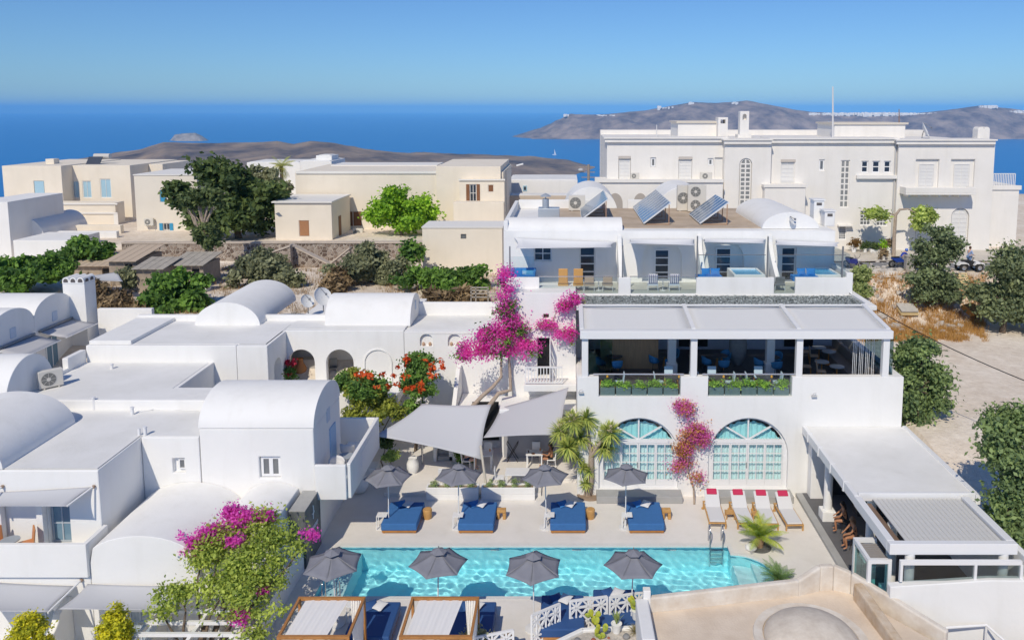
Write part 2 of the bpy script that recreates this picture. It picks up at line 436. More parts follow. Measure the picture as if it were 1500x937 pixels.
rockW = mat('pale_cliff', (0.42, 0.37, 0.32), 0.95, var=0.5, scale=0.02)
island('island_dark', [(-260, 262), (-60, 256), (60, 243), (120, 232), (205, 219), (240, 208), (300, 210), (385, 208), (405, 206.5), (430, 211), (455, 206.5), (490, 209), (520, 216), (580, 223), (690, 226.5), (780, 231), (830, 236), (860, 242), (872, 245)], 3450, 900, 700, rockA, 3.1, 16, nx=320, ny=60)
island('island_far', [(738, 203), (760, 198), (790, 190), (820, 175), (835, 167), (870, 168), (905, 166), (950, 161), (1000, 152), (1015, 149.5), (1050, 151), (1095, 147.5), (1125, 153), (1160, 160), (1190, 164), (1240, 166), (1340, 166), (1380, 162), (1420, 157), (1440, 154), (1470, 158), (1520, 164), (1600, 170), (1750, 182)], 7300, 620, 1500, rockB, 9.7, 34, nx=420, ny=44)
island('islet', [(240, 208), (250, 205), (256, 197), (268, 195), (286, 194), (296, 199), (306, 206), (312, 208)], 6400, 120, 200, rockW, 5.5, 3, nx=60, ny=12)
# pale village along the far ridge: little cubic houses
rg = random.Random(5); vm = mat('village_white', (0.80, 0.78, 0.75), 0.8)
vil = MB()
def hs_at(u, v, n, du, dv):
    for k in range(n):
        p = PY(u + rg.uniform(-du, du), v + rg.uniform(-dv, dv) + 1.3, 7230); sx = rg.uniform(5, 12); h = rg.uniform(2, 6)
        dy = rg.uniform(-25, 25); vil.box(p.x - sx, p.x + sx, p.y - 14 + dy, p.y + 10 + dy, p.z - 18, p.z + h)
for u, n, dv in [(1205, 26, 1.2), (1240, 34, 1.5), (1275, 36, 1.6), (1300, 40, 1.6), (1320, 30, 1.3), (1350, 12, 1), (1370, 5, 1)]: hs_at(u, 165.6, n * 2, 20, dv)
hs_at(1294, 172, 14, 4, 3); hs_at(1447, 154.5, 40, 12, 0.8); hs_at(1490, 162.5, 26, 10, 1.5); hs_at(888, 168, 12, 14, 0.6); hs_at(1012, 149.5, 5, 4, 0.4); hs_at(830, 167, 5, 5, .4); hs_at(975, 156, 10, 14, 1.6); hs_at(1075, 149, 5, 5, .5)
tag(vil.build('hillside_village', vm), 'white village strung along the ridge of the far island', 'village', kind='stuff')
# sailing boat out on the water
p = PZ(812, 227, SEA)
bt = thing('sailing_boat', 'small white sailing boat on the blue sea', 'boat', p)
s_ = (p.y / 1170) 
m1 = MB(); m1.plate([(-2.6, 0), (2.6, 0), (3.2, 1), (-3.0, 1)], [], lambda a, c: (p.x + a * s_, p.y - s_ * .7, p.z + c * s_ * .8), lambda a, c: (p.x + a * s_, p.y + s_ * .7, p.z + c * s_ * .8)); m1.build('hull', METALW(), bt)
MB().tube([p + Vector((0, 0, .6 * s_)), p + Vector((0, 0, 8.5 * s_))], .12 * s_, 6).build('mast', METALW(), bt)
MB().plate([(.2, 1.2), (2.2, 1.2), (.2, 8)], [], lambda a, c: (p.x + a * s_, p.y - .05, p.z + c * s_), lambda a, c: (p.x + a * s_, p.y + .05, p.z + c * s_)).build('sail', METALW(), bt)

# ---- the ground: one sheet of plateau that breaks off in cliffs down to the sea
def sstep(a, b, x):
    t = min(1, max(0, (x - a) / (b - a))); return t * t * (3 - 2 * t)
def ground_z(x, y):
    left = -1.75 + sstep(33, 48, y) * 6.05
    left += sstep(72.3, 73.3, y) * 1.3
    lot = 0.9 + sstep(27, 37, y) * 2.1 + sstep(54.5, 60, y) * 2.7 + sstep(62, 70, y) * 0.35
    t = sstep(14.5, 16.5, x) if y < 44 else sstep(4, 12, x)
    z = left * (1 - t) + lot * t
    if -11.4 < x < 15.5 and y < 44: z = min(z, -1.2)
    z += 0.05 * MN.fractal(Vector((x * 0.35, y * 0.35, 1.7)), 1.0, 2.0, 4)
    if y > 50 and x > 13: z += 0.25 * sstep(53, 57, y) * sstep(63, 59, y) * MN.fractal(Vector((x * 0.4, y * 0.4, 4)), 1.0, 2.0, 4)
    c = sstep(112, 330, y)
    z = z * (1 - c) + (SEA - 4) * c
    if y < 0: z -= sstep(0, -40, y) * 14
    return z
def gmat():
    m = bpy.data.materials.new('dry_earth'); m.use_nodes = True; n = m.node_tree; b = n.nodes['Principled BSDF']; b.inputs['Roughness'].default_value = 0.95; b.inputs['Specular IOR Level'].default_value = 0.1
    tc = n.nodes.new('ShaderNodeTexCoord')
    def nz(sc, d=6):
        k = n.nodes.new('ShaderNodeTexNoise'); k.inputs['Scale'].default_value = sc; k.inputs['Detail'].default_value = d; k.inputs['Roughness'].default_value = .65; n.links.new(tc.outputs['Object'], k.inputs[0]); return k
    def ramp(src, a, c1, bb, c2):
        k = n.nodes.new('ShaderNodeValToRGB'); k.color_ramp.elements[0].position = a; k.color_ramp.elements[0].color = (*c1, 1); k.color_ramp.elements[1].position = bb; k.color_ramp.elements[1].color = (*c2, 1); n.links.new(src, k.inputs[0]); return k
    big = ramp(nz(.16).outputs[0], .38, (.76, .66, .55), .62, (.88, .80, .70))
    fine = ramp(nz(2.2, 9).outputs[0], .32, (.66, .62, .57), .66, (1.0, 1.0, 1.0))
    mx = n.nodes.new('ShaderNodeMix'); mx.data_type = 'RGBA'; mx.blend_type = 'MULTIPLY'; mx.inputs[0].default_value = .55
    n.links.new(big.outputs[0], mx.inputs[6]); n.links.new(fine.outputs[0], mx.inputs[7]); n.links.new(mx.outputs[2], b.inputs['Base Color'])
    nb = nz(5, 8); bp = n.nodes.new('ShaderNodeBump'); bp.inputs['Strength'].default_value = .6; bp.inputs['Distance'].default_value = .12; n.links.new(nb.outputs[0], bp.inputs['Height']); n.links.new(bp.outputs[0], b.inputs['Normal'])
    return m
mb = MB()
xs = sorted(set([-420, -300, -220, -170, -130, -105] + [round(-90 + 1.1 * i, 2) for i in range(0, 146)] + [80, 100, 130, 170, 220, 300, 420]))
ys = sorted(set([-60, -40, -20, -8] + [round(0 + 1.0 * i, 2) for i in range(0, 112)] + [116, 122, 130, 140, 155, 175, 200, 240, 290, 330, 420]))
mb.grid(len(xs) - 1, len(ys) - 1, lambda a, b: (lambda x, y: (x, y, ground_z(x, y)))(xs[round(a * (len(xs) - 1))], ys[round(b * (len(ys) - 1))]))
GROUND = struct(mb.build('ground', gmat(), smooth=50))
# ================================================================== HOTEL: pool terrace
CEM = worn('pale_cement', (0.77, 0.735, 0.69), .10, .05)
CEMG = mat('grey_cement', (0.40, 0.40, 0.395), 0.8, var=0.12, scale=1.2, bump=0.15, bscale=12)
WL = -0.10
pl = [(-9.5, 27.95), (6.75, 27.95)]
bay = [(6.75, 27.95)] + [(6.75 + 1.45 * math.sin(math.pi * i / 16), 29.42 - 1.47 * math.cos(math.pi * i / 16)) for i in range(1, 16)] + [(6.75, 30.89)]
pool = [(-9.5, 27.95)] + bay + [(6.75, 31.5), (-9.5, 31.5)]
deck = MB(); deck.slabZ([(-10.4, 20), (11.1, 20), (11.1, 35.85), (0.5, 35.85), (0.5, 37.2), (-10.4, 37.2)], [pool], -0.25, 0.0)
DECK = struct(deck.build('pool_deck', CEM))
# coping: pale rim round the basin
cop = MB(); big = [(x + (0.0 if -9.4 < x < 6.7 else (0.14 if x > 6 else -0.14)), y + (0.16 if y > 31 else (-0.16 if y < 28 else 0.05))) for x, y in pool]
def insetp(d): return [(-1.4 + (x + 1.4) * (1 - d / 8.1), 29.72 + (y - 29.72) * (1 - d / 1.78)) for x, y in pool]
cop.slabZ(big, [insetp(.035)], -0.06, 0.012)
basin = thing('swimming_pool', 'long turquoise swimming pool with a rounded shallow bay at one end', 'swimming pool', (0, 30, -1.5))
tile = mat('pool_tile', (0.40, 0.92, 0.99), 0.5, var=0.08, scale=2.5)
cop.build('coping', mat('pale_coping', (0.70, 0.69, 0.66), 0.7, var=.05, scale=2), basin)
b_ = MB(); b_.slabZ([(-9.9, 27.6), (8.6, 27.6), (8.6, 31.8), (-9.9, 31.8)], [], -1.75, -1.5)
pool_in = insetp(.015)
for i in range(len(pool)):
    a, c = pool_in[i], pool_in[(i + 1) % len(pool)]
    b_.add([(a[0], a[1], -1.5), (c[0], c[1], -1.5), (c[0], c[1], -0.015), (a[0], a[1], -0.015)], [(0, 1, 2, 3)])
b_.build('basin', tile, basin)
MB().box(-9.49, -8.55, 27.96, 31.49, -1.49, -.42).build('seat_ledge', mat('pool_ledge', (0.55, 0.82, 0.85), 0.5), basin)
st = MB(); st.slabZ([(6.8, 28.0)] + [(6.8 + 1.35 * math.sin(math.pi * i / 16), 29.42 - 1.4 * math.cos(math.pi * i / 16)) for i in range(1, 16)] + [(6.8, 30.84)], [], -1.49, -.62)
st.build('bay_floor', mat('pool_ledge', (0.55, 0.82, 0.85), 0.5), basin)
st = MB(); st.slabZ([(7.5, 28.02)] + [(6.8 + 1.38 * math.sin(math.pi * i / 16), 29.42 - 1.43 * math.cos(math.pi * i / 16)) for i in range(5, 12)] + [(7.5, 30.8)], [], -.62, -.32)
st.build('bay_step', mat('pool_ledge', (0.55, 0.82, 0.85), 0.5), basin)
for x in (-3, 0.4, 4.4): MB().box(x - .18, x + .18, 31.47, 31.52, -.26, -.13).build('skimmer', METALW(), basin)
wm = bpy.data.materials.new('pool_water'); wm.use_nodes = True; n_ = wm.node_tree; n_.nodes.clear()
o_ = n_.nodes.new('ShaderNodeOutputMaterial'); g_ = n_.nodes.new('ShaderNodeBsdfRefraction'); g_.inputs['IOR'].default_value = 1.12; g_.inputs['Roughness'].default_value = 0; g_.inputs[0].default_value = (0.93, 0.995, 1.0, 1)
gl = n_.nodes.new('ShaderNodeBsdfGlossy'); gl.inputs['Roughness'].default_value = 0.02; fr = n_.nodes.new('ShaderNodeFresnel'); thin_ior(n_, fr, 1.33); mx = n_.nodes.new('ShaderNodeMixShader')
n_.links.new(fr.outputs[0], mx.inputs[0]); n_.links.new(g_.outputs[0], mx.inputs[1]); n_.links.new(gl.outputs[0], mx.inputs[2]); n_.links.new(mx.outputs[0], o_.inputs[0])
def wz(x, y):
    z = 0
    for ax, ay, am, ph in WAVES: z += am * math.sin(ax * x + ay * y + ph)
    return z
_r = random.Random(4); WAVES = []
for k in range(16):
    an = _r.uniform(0, math.pi); L = _r.uniform(.24, .62); kk = 2 * math.pi / L; WAVES.append((kk * math.cos(an), kk * math.sin(an), .0032 * L * _r.uniform(.6, 1.2), _r.uniform(0, 6.28)))
wb = MB(); NX, NY = 540, 118
wb.grid(NX, NY, lambda a, b: (lambda x, y: (x, y, WL + wz(x, y) * (1.25 if x < 0 else 1.0)))(-9.5 + 16.25 * a, 27.95 + 3.55 * b))
wb.grid(26, 34, lambda a, b: (lambda y: (lambda x: (x, y, WL + wz(x, y)))(6.75 + a * 1.45 * math.sqrt(max(0, 1 - ((y - 29.42) / 1.47) ** 2))))(27.95 + 2.94 * b))
WATER = wb.build('water', wm, basin, smooth=180)
bm = bmesh.new(); bm.from_mesh(WATER.data)
for f_ in bm.faces:
    f_.normal_update()
    if f_.normal.z < 0: f_.normal_flip()
bm.to_mesh(WATER.data); bm.free()
sl.cycles.is_caustics_light = True; WATER.cycles.is_caustics_caster = True      # sunlight refracted by the ripples
for o in basin.children:
    if o is not WATER: o.cycles.is_caustics_receiver = True
# low paved patio behind the planters, one step up
patio = MB(); patio.slabZ([(-10.3, 37.2), (0.5, 37.2), (0.5, 43.5), (-10.3, 43.5)], [], -.2, .17)
patio.slabZ([(-8.6, 35.75), (-1.2, 35.75), (-1.2, 37.2), (-8.6, 37.2)], [], .002, .17)
struct(patio.build('patio', CEM, bevel=.02))

# ================================================================== HOTEL: main building
HOTEL = thing('hotel_building', 'white three-level hotel with arched doors, open restaurant and glass-railed suite terraces', 'hotel', (8, 36, 0))
W = WHITE()
YF = 35.8; XL, XR = 0.5, 15.62
def xz(u, v, Y): p = PY(u, v, Y); return p.x, p.z
p1 = (xz(877, 580, YF)[0], xz(997, 580, YF)[0]); p2 = (xz(1037, 580, YF)[0], xz(1160, 580, YF)[0]); ZP = xz(900, 581, YF)[1]; ZT = xz(900, 552, YF)[1]
out = [(XL, -.2), (XR, -.2), (XR, ZT), (p2[1], ZT), (p2[1], ZP), (p2[0], ZP), (p2[0], ZT), (p1[1], ZT), (p1[1], ZP), (p1[0], ZP), (p1[0], ZT), (XL, ZT)]
AC = [3.38, 8.52]; AHW = 1.87; AZ0, AZS, AR = .34, 1.95, 1.87
fw = MB(); fw.plate(out, [arch(c, AZ0, AHW, AZS, AR, 20) for c in AC], lambda a, c: (a, YF, c), lambda a, c: (a, YF + .38, c))
fw.build('front_wall', W, HOTEL, bevel=.03)
sw = MB(); sw.box(XR - .35, XR, YF + .385, 45, -.2, ZT - .002); sw.box(XL, XL + .3, YF + .385, 45, -.2, ZT - .9); sw.box(XL + .31, XR - .36, YF + .39, 44.2, 4.35, 4.68)
sw.box(XL + .31, XR - .36, YF + 1.6, YF + 1.7, 0, 4.34)
sw.build('side_wall', W, HOTEL, bevel=.03)
for c in AC:
    MB().box(c - AHW - .12, c + AHW + .12, YF - .75, YF - .003, .002, .34).build('door_step', CEMG, HOTEL, bevel=.02)
# arched French doors with turquoise curtains
CUR = mat('turquoise_curtain', (0.72, 0.92, 0.93), 0.8, spec=.1)
FR = mat('white_joinery', (0.80, 0.80, 0.80), 0.5)
GL = glass('door_glass', (0.98, 0.99, 0.99), clear=.985)
for c in AC:
    y = YF + .16
    # fixed arched light above the transom
    zt = 2.62
    d = MB()
    o = arch(c, AZ0 + .01, AHW - .01, AZS, AR - .01, 24)
    hw2 = math.sqrt(AR ** 2 - (zt + .1 - AZS) ** 2) - .06
    fan = []
    a0 = math.asin((zt + .09 - AZS) / (AR - .1)); rr = AR - .1
    fanl = [(c + rr * math.cos(a0 + (math.pi - 2 * a0) * i / 24), AZS + rr * math.sin(a0 + (math.pi - 2 * a0) * i / 24)) for i in range(25)]
    hx = math.sqrt(rr ** 2 - (zt - .1 - AZS) ** 2)
    low = [(c - hx + .02, AZ0 + .12), (c + hx - .02, AZ0 + .12), (c + hx - .02, zt - .09), (c - hx + .02, zt - .09)]
    d.plate(o, [fanl, low], lambda a, z: (a, y, z), lambda a, z: (a, y + .1, z))
    fr = d.build('door_frame', FR, HOTEL)
    b = MB(); b.box(c - .035, c + .035, y + .01, y + .09, zt + .05, AZS + rr); 
    for sg in (-1, 1): b.bar((c + sg * .02, y + .05, zt + .08), (c + sg * 1.12, y + .05, AZS + rr * .80), .06, .07)
    b.build('fanlight_bars', FR, fr)
    MB().wallY(fanl, [], y + .055, y + .062).build('fanlight_pane', GL, fr)
    X0, X1 = low[0][0], low[1][0]; wd = (X1 - X0) / 4
    pane = None
    for k in range(4):
        lf = MB(); a0_, a1_ = X0 + wd * k + .006, X0 + wd * (k + 1) - .006; z0, z1 = AZ0 + .13, zt - .10; st_ = .065 if k in (1, 2) else .045
        l = lf.wallY(rect(a0_, z0, a1_, z1), [rect(a0_ + st_, z0 + .26, a1_ - st_, z1 - .08)], y + .02, y + .075)
        zz0, zz1 = z0 + .26, z1 - .08
        lf.box((a0_ + a1_) / 2 - .018, (a0_ + a1_) / 2 + .018, y + .025, y + .07, zz0, zz1)
        for r_ in range(1, 4): lf.box(a0_ + st_, a1_ - st_, y + .03, y + .065, zz0 + (zz1 - zz0) * r_ / 4 - .017, zz0 + (zz1 - zz0) * r_ / 4 + .017)
        leaf = lf.build('door', FR, HOTEL)
        if k == 1: MB().tube([(a1_ - .04, y - .03, 1.35), (a1_ - .04, y - .03, 1.6)], .018, 6).build('handle', mat('brushed_steel', (.5, .5, .5), .3, metal=1), leaf)
        for ci in range(2):
            for r_ in range(4):
                w_ = (a1_ - a0_ - 2 * st_) / 2; h_ = (zz1 - zz0) / 4
                o = MB().box(-w_ / 2, w_ / 2, -.003, .003, -h_ / 2, h_ / 2).build('pane', GL)
                o.location = (a0_ + st_ + w_ * (ci + .5), y + .05, zz0 + h_ * (r_ + .5)); put(o, leaf)
    ct = MB(); ct.grid(220, 3, lambda a, b: (c - AHW + .05 + a * (2 * AHW - .1), y + .26 + .035 * math.sin(a * 150) + .012 * math.sin(a * 61 + 3 * b), .36 + b * 2.35))
    ct.build('curtain', CUR, HOTEL, smooth=180)
    ct = MB(); ct.grid(200, 8, lambda a, b: (c + math.cos(math.pi * a) * AR * .93, y + .27 + .03 * math.sin(a * 130), 2.6 + b * (max(0.02, AZS + AR * .93 * math.sin(math.pi * a) - 2.62 - .16 + .035 * math.sin(a * 90)))))
    ct.build('curtain', mat('deep_turquoise_curtain', (0.42, 0.84, 0.87), 0.8, spec=.1), HOTEL, smooth=180)
# ---- restaurant level
NAVY = mat('charcoal_floor', (0.085, 0.09, 0.10), 0.4, var=.3, scale=6)
MB().box(XL + .32, XR - .37, YF + .40, 44.1, 4.682, 4.72).build('restaurant_floor', NAVY, HOTEL)
inl = MB(); LN = mat('floor_inlay', (0.30, 0.31, 0.32), .5)
for k in range(14):
    for sg in (-1, 1):
        x = 3.2 + k * .85; inl.bar((x, 36.4, 4.724), (x + sg * 2.0, 39.6, 4.724), .03, .006)
inl.build('floor_inlay', LN, HOTEL)
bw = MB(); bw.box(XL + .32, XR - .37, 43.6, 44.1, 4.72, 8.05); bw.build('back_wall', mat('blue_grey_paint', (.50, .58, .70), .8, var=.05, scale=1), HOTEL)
MB().box(1.75, 4.75, 40.2, 40.4, 4.72, 7.6).build('wood_panel', mat('oak_panel', (.50, .31, .17), .5, var=.25, scale=3, stretch=(8, 1, .5)), HOTEL)
MB().box(1.0, 2.3, 39.2, 39.23, 4.72, 7.5).build('glass_screen', glass('screen_glass', (.55, .75, .75)), HOTEL)
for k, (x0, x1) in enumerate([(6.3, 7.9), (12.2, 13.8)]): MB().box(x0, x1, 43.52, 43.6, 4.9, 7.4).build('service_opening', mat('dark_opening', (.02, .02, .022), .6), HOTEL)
for x in (5.35, 10.35):   # inner square pillars, blue-white in the shade
    c_ = MB(); c_.box(x - .2, x + .2, 39.3, 39.7, 4.72, 8.04); c_.box(x - .27, x + .27, 39.23, 39.77, 4.721, 5.3); c_.build('inner_pillar', W, HOTEL, bevel=.02)
MB().box(XL, XR, 39.3, 45.6, 8.05, 8.27).build('terrace_slab', W, HOTEL, bevel=.02)
pil = [xz(857, 520, YF)[0], xz(1017, 520, YF)[0], xz(1172, 520, YF)[0], xz(1299, 520, YF)[0]]
for x in pil: MB().box(x - .15, x + .15, YF + .04, YF + .34, ZT - .002, 7.62).build('awning_post', METALW(), HOTEL, bevel=.02)
# retractable fabric awning: rails, front gutter beam, four... three fabric bays
AX0, AX1 = .62, 15.0
zf, zb_ = 7.98, 8.30
bm_ = MB(); bm_.box(AX0, AX1, YF - .12, YF + .3, 7.62, 8.0); bm_.build('awning_beam', METALW(), HOTEL, bevel=.02)
rails = [AX0 + .08, pil[1], pil[2], AX1 - .08]
for x in rails: MB().bar((x, YF + .3, zf - .02), (x, 39.35, zb_ + .02), .2, .14).build('awning_rail', METALW(), HOTEL)
MB().box(AX0, AX1, 39.22, 39.36, 8.28, 8.36).build('awning_cassette', METALW(), HOTEL, bevel=.02)
FABW = leafmat('awning_fabric', (.86, .86, .855), (.86, .86, .855), transl=.25, rough=.85)
for i in range(3):
    a0_, a1_ = rails[i] + .1, rails[i + 1] - .1
    g = MB(); g.grid(10, 14, lambda a, b: (a0_ + (a1_ - a0_) * a, YF + .3 + 2.95 * b, zf + (zb_ - zf) * b - .03 - .05 * math.sin(math.pi * a) + .008 * math.sin(b * 40)))
    o = g.build('awning_fabric', FABW, HOTEL, smooth=180); sm = o.modifiers.new('solid', 'SOLIDIFY'); sm.thickness = .01
for i, (a, b) in enumerate([p1, p2]):
    MB().box(a + .01, b - .01, YF + .16, YF + .175, ZP + .01, ZT + .06).build('glass_railing', glass('rail_glass', (.955, .99, .99), clear=.985), HOTEL)
    MB().tube([(a - .25, YF + .17, ZT + .08), (b + .15, YF + .17, ZT + .08)], .035, 8).build('handrail', mat('steel_rail', (.75, .72, .70), .25, metal=.8), HOTEL)
MB().box(XR - .55, XR - .42, YF + .3, 39.3, 5.7, 7.6).build('side_glazing', glass('side_glass', (.6, .74, .80)), HOTEL)
# gravel strip
rg = np.random.default_rng(3); n = 5200
gx = rg.uniform(AX0 + .2, XR - .65, n); gy = rg.uniform(39.4, 41.35, n); r_ = rg.uniform(.025, .055, n)
V = []
for i in range(n):
    a, b, r1 = gx[i], gy[i], r_[i]; t = rg.uniform(0, 6.28); c_, s_ = math.cos(t) * r1, math.sin(t) * r1; z = 8.30 + r1 * .5
    tz = rg.uniform(-.6, .6, 2) * r1
    V += [(a + c_, b + s_, z + tz[0]), (a - s_, b + c_, z + tz[1] + r1 * .4), (a - c_, b - s_, z - tz[0] + .2 * r1), (a + s_, b - c_, z - tz[1])]
tag(facemesh('gravel', leafmat('grey_gravel', (.42, .46, .46), (.22, .25, .25), transl=0), HOTEL, np.array(V), np.repeat(rg.random(n), 4)), kind='stuff')
MB().box(AX0 + .15, XR - .6, 39.38, 41.4, 8.272, 8.30).build('gravel_bed', mat('gravel_bed', (.33, .36, .36), .9, var=.4, scale=12), HOTEL)
MB().box(XR - .6, XR - .5, 39.36, 41.5, 8.272, 8.42).build('roof_kerb', METALW(), HOTEL)
# ---- suite terraces
YS, YB = 41.5, 44.4; ZFL = 8.38
sx0, sx1 = xz(742, 420, YS)[0], xz(1249, 420, YS)[0]
ZS0 = xz(900, 432, YS)[1]; ZSP = xz(900, 406.5, YS)[1]; ZG = xz(900, 374, YS)[1]
ga = (xz(790, 420, YS)[0], xz(906, 420, YS)[0]); gb = (xz(924, 420, YS)[0], xz(1020, 420, YS)[0]); gd = (xz(1134, 420, YS)[0], xz(1165, 420, YS)[0])
o = [(sx0, 8.0), (sx1, 8.0), (sx1, ZSP + .25), (sx1 - .35, ZSP + .25), (sx1 - .35, ZSP)]
for a, b in (gd, gb, ga): o += [(b, ZSP), (b, ZFL), (a, ZFL), (a, ZSP)]
o += [(sx0, ZSP)]
MB().wallY(o, [], YS, YS + .2).build('terrace_parapet', W, HOTEL, bevel=.025)
MB().box(sx0, sx1, YS + .205, YB, 8.28, ZFL).build('terrace_floor', mat('terrace_tile', (.55, .55, .50), .6, var=.08, scale=2), HOTEL)
MB().box(sx1 - .2, sx1, YS + .205, YB + .5, 8.28, ZSP + .2).build('terrace_parapet', W, HOTEL, bevel=.02)
GR = glass('rail_glass', (.955, .99, .99), clear=.985)
for a, b in (ga, gb): 
    MB().box(a + .01, b - .01, YS + .08, YS + .095, ZFL, ZSP + .02).build('glass_railing', GR, HOTEL); MB().tube([(a - .05, YS + .09, ZSP + .04), (b, YS + .09, ZSP + .04)], .025, 6).build('handrail', MATS['steel_rail'], HOTEL)
MB().box(gd[0] + .01, gd[1] - .01, YS + .08, YS + .095, ZFL, ZSP).build('glass_railing', GR, HOTEL)
for a, b in ((1140, 1240), (1023, 1122)):
    xa, xb = xz(a, 390, YS)[0], xz(b, 390, YS)[0]; k = 3
    for i in range(k): MB().box(xa + (xb - xa) * i / k + .01, xa + (xb - xa) * (i + 1) / k - .01, YS + .09, YS + .105, ZSP + .01, ZG).build('glass_screen', GR, HOTEL)
    MB().tube([(xa, YS + .1, ZG + .01), (xb, YS + .1, ZG + .01)], .02, 6).build('handrail', mat('grey_metal', (.28, .28, .28), .4, metal=.6), HOTEL)
MB().box(sx1 - .12, sx1 - .105, YS + .25, YB, ZSP + .2, ZG).build('glass_screen', GR, HOTEL)
xa, xb = xz(745, 390, YS)[0], xz(783, 390, YS)[0]
MB().box(xa, xb, YS + .09, YS + .105, ZSP + .01, xz(760, 376, YS)[1]).build('glass_screen', GR, HOTEL)
for u, vt in ((747, 361), (912, 360), (1021, 346), (1124, 347), (1234, 361)):
    x = xz(u, 400, YS)[0]; MB().box(x - .035, x + .035, YS + .02, YS + .09, ZSP + (0 if u not in (912,) else -.6), xz(u, vt, YS)[1]).build('terrace_post', MATS['grey_metal'], HOTEL)
MB().box(sx0 + .02, XL + .3, YS + .1, YB + .2, 0, 8.27).build('lower_wall', W, HOTEL, bevel=.03)
# suites: walls, doors, windows
Zt = xz(900, 338, YB)[1]
hx0, hx1 = xz(738, 380, YB)[0], xz(1222, 380, YB)[0]
def pr(u0, v0, u1, v1, Y=YB): return px2(u0, v0, u1, v1, Y)
dA, wA = pr(849, 362, 872, 420), pr(782, 361, 808, 383)
dB, dC, dD = pr(959, 366, 981, 420), pr(1049, 364, 1072, 420), pr(1145, 363, 1166, 430)
hol = [rect(*wA), rect(dA[0], ZFL + .02, dA[2], dA[3]), rect(dD[0], ZFL + .02, dD[2], dD[3])]
for d in (dB, dC):
    cx = (d[0] + d[2]) / 2; hol.append(arch(cx, ZFL + .02, 1.12, ZFL + 1.3, 1.12))
wl = MB(); solidY(wl, rect(hx0, 8.28, hx1, Zt), hol, YB, 54.6, .3); wl.build('suite_wall', W, HOTEL, bevel=.03)
BW = mat('blue_grey_door', (.30, .40, .52), .5)
for d, nm in ((dA, 'door'), (dB, 'door'), (dC, 'door'), (dD, 'door')):
    window(HOTEL, d[0], ZFL + .03, d[2], d[3], YB + .2, FR, DARKGLASS(), cols=1, rows=4, fw=.07, bar=.06, name='door')
window(HOTEL, *wA, YB + .2, FR, DARKGLASS(), cols=2, rows=2, fw=.07, bar=.05)
for u, v, wd, h_ in ((690, 0, 0, 0),): pass
# wing walls between the terraces with scooped fronts
for u in (907, 1023.5, 1126):
    x = xz(u, 380, YB)[0]
    o = [(YB - .002, 8.3)] + [(YB - 2.1 * (1 - math.sin(math.pi / 2 * i / 10)) - .25, 8.9 + 2.2 * (i / 10)) for i in range(11)] + [(YB - .002, Zt - .25)]
    MB().wallX(o, [], x - .12, x + .12).build('wing_wall', W, HOTEL, bevel=.03)
# shade sails over the suite terraces
SAIL = mat('sail_cloth', (.62, .63, .66), .85, spec=.1)
def sail(t, name, c, m=SAIL, sag=.25, n=14, inset=.12, label=None, th=.012):
    "four-cornered sail pulled in along its edges"
    c = [Vector(p) for p in c]; ctr = sum(c, Vector()) / 4
    def fn(a, b):
        p = (c[0] * (1 - a) + c[1] * a) * (1 - b) + (c[3] * (1 - a) + c[2] * a) * b
        e = max(4 * a * (1 - a) * (1 - 4 * b * (1 - b)), 4 * b * (1 - b) * (1 - 4 * a * (1 - a)))
        p = p.lerp(ctr, inset * e)
        p.z -= sag * 4 * a * (1 - a) * 4 * b * (1 - b)
        return p
    g = MB(); g.grid(n, n, fn); o = g.build(name, m, t, smooth=180); sm = o.modifiers.new('solid', 'SOLIDIFY'); sm.thickness = th; return o
for k, (u0, v0, u1, v1, u2, v2, u3, v3) in enumerate([(753, 348, 903, 354, 896, 362, 755, 364), (922, 350, 1017, 350, 1019, 359, 920, 356), (1030, 350, 1122, 350, 1120, 356, 1030, 354), (1136, 351, 1230, 355, 1228, 361, 1134, 358)]):
    o = sail(None, 'shade_sail', [PY(u0, v0, YB - .05), PY(u1, v1, YB - .05), PY(u2, v2, YS + .6), PY(u3, v3, YS + .6)], mat('pale_sail', (.74, .75, .77), .85), sag=.2, inset=.06)
    tag(o, ['pale shade sail over the terrace with the orange chairs', 'pale shade sail over the terrace with the striped chairs', 'pale shade sail over the terrace with the plunge pool', 'pale shade sail over the rightmost suite terrace'][k], 'shade sail', 'sails over the suite terraces')
# ================================================================== LEFT: white cave-house villas stepping up the slope
RF = ROOF()
VILLA = thing('vaulted_villa', 'white villa with a barrel-vaulted roof and a walled balcony beside the pool', 'villa', (-12.7, 31.5, -1.7))
YV = 31.5
# front body under the big vault, window to the terraces
wv = px2(380, 669, 411, 700, YV); wv2 = px2(253, 671, 271, 692, YV)
b = MB(); solidY(b, rect(-15.1, -1.7, -10.4, 5.08), [rect(*wv)], YV, 35.3, .22); b.build('wall', W, VILLA, bevel=.05)
b = MB(); vaultX(b, -15.12, -10.38, 33.4, 1.92, 5.1, 1.22, 22); b.build('vault', W, VILLA, smooth=40, bevel=.04)
window(VILLA, wv[0] + .03, wv[1] + .03, wv[2] - .03, wv[3] - .03, YV + .12, FR, GREYGLASS(), cols=2, rows=1, fw=.1, bar=.16)
for y, z in ((33.5, 4.9),): MB().box(-10.41, -10.37, y - .22, y + .22, z - .3, z + .3).build('vent_shade_plate', mat('blue_recess_shade', (.55, .62, .72), .8), VILLA)  # flat plate; the vent hollow's blue shade is put into its colour
MB().box(-10.42, -10.36, 33.6, 34.45, 2.62, 4.2).build('balcony_door', mat('blue_door', (.35, .52, .72), .6), VILLA)
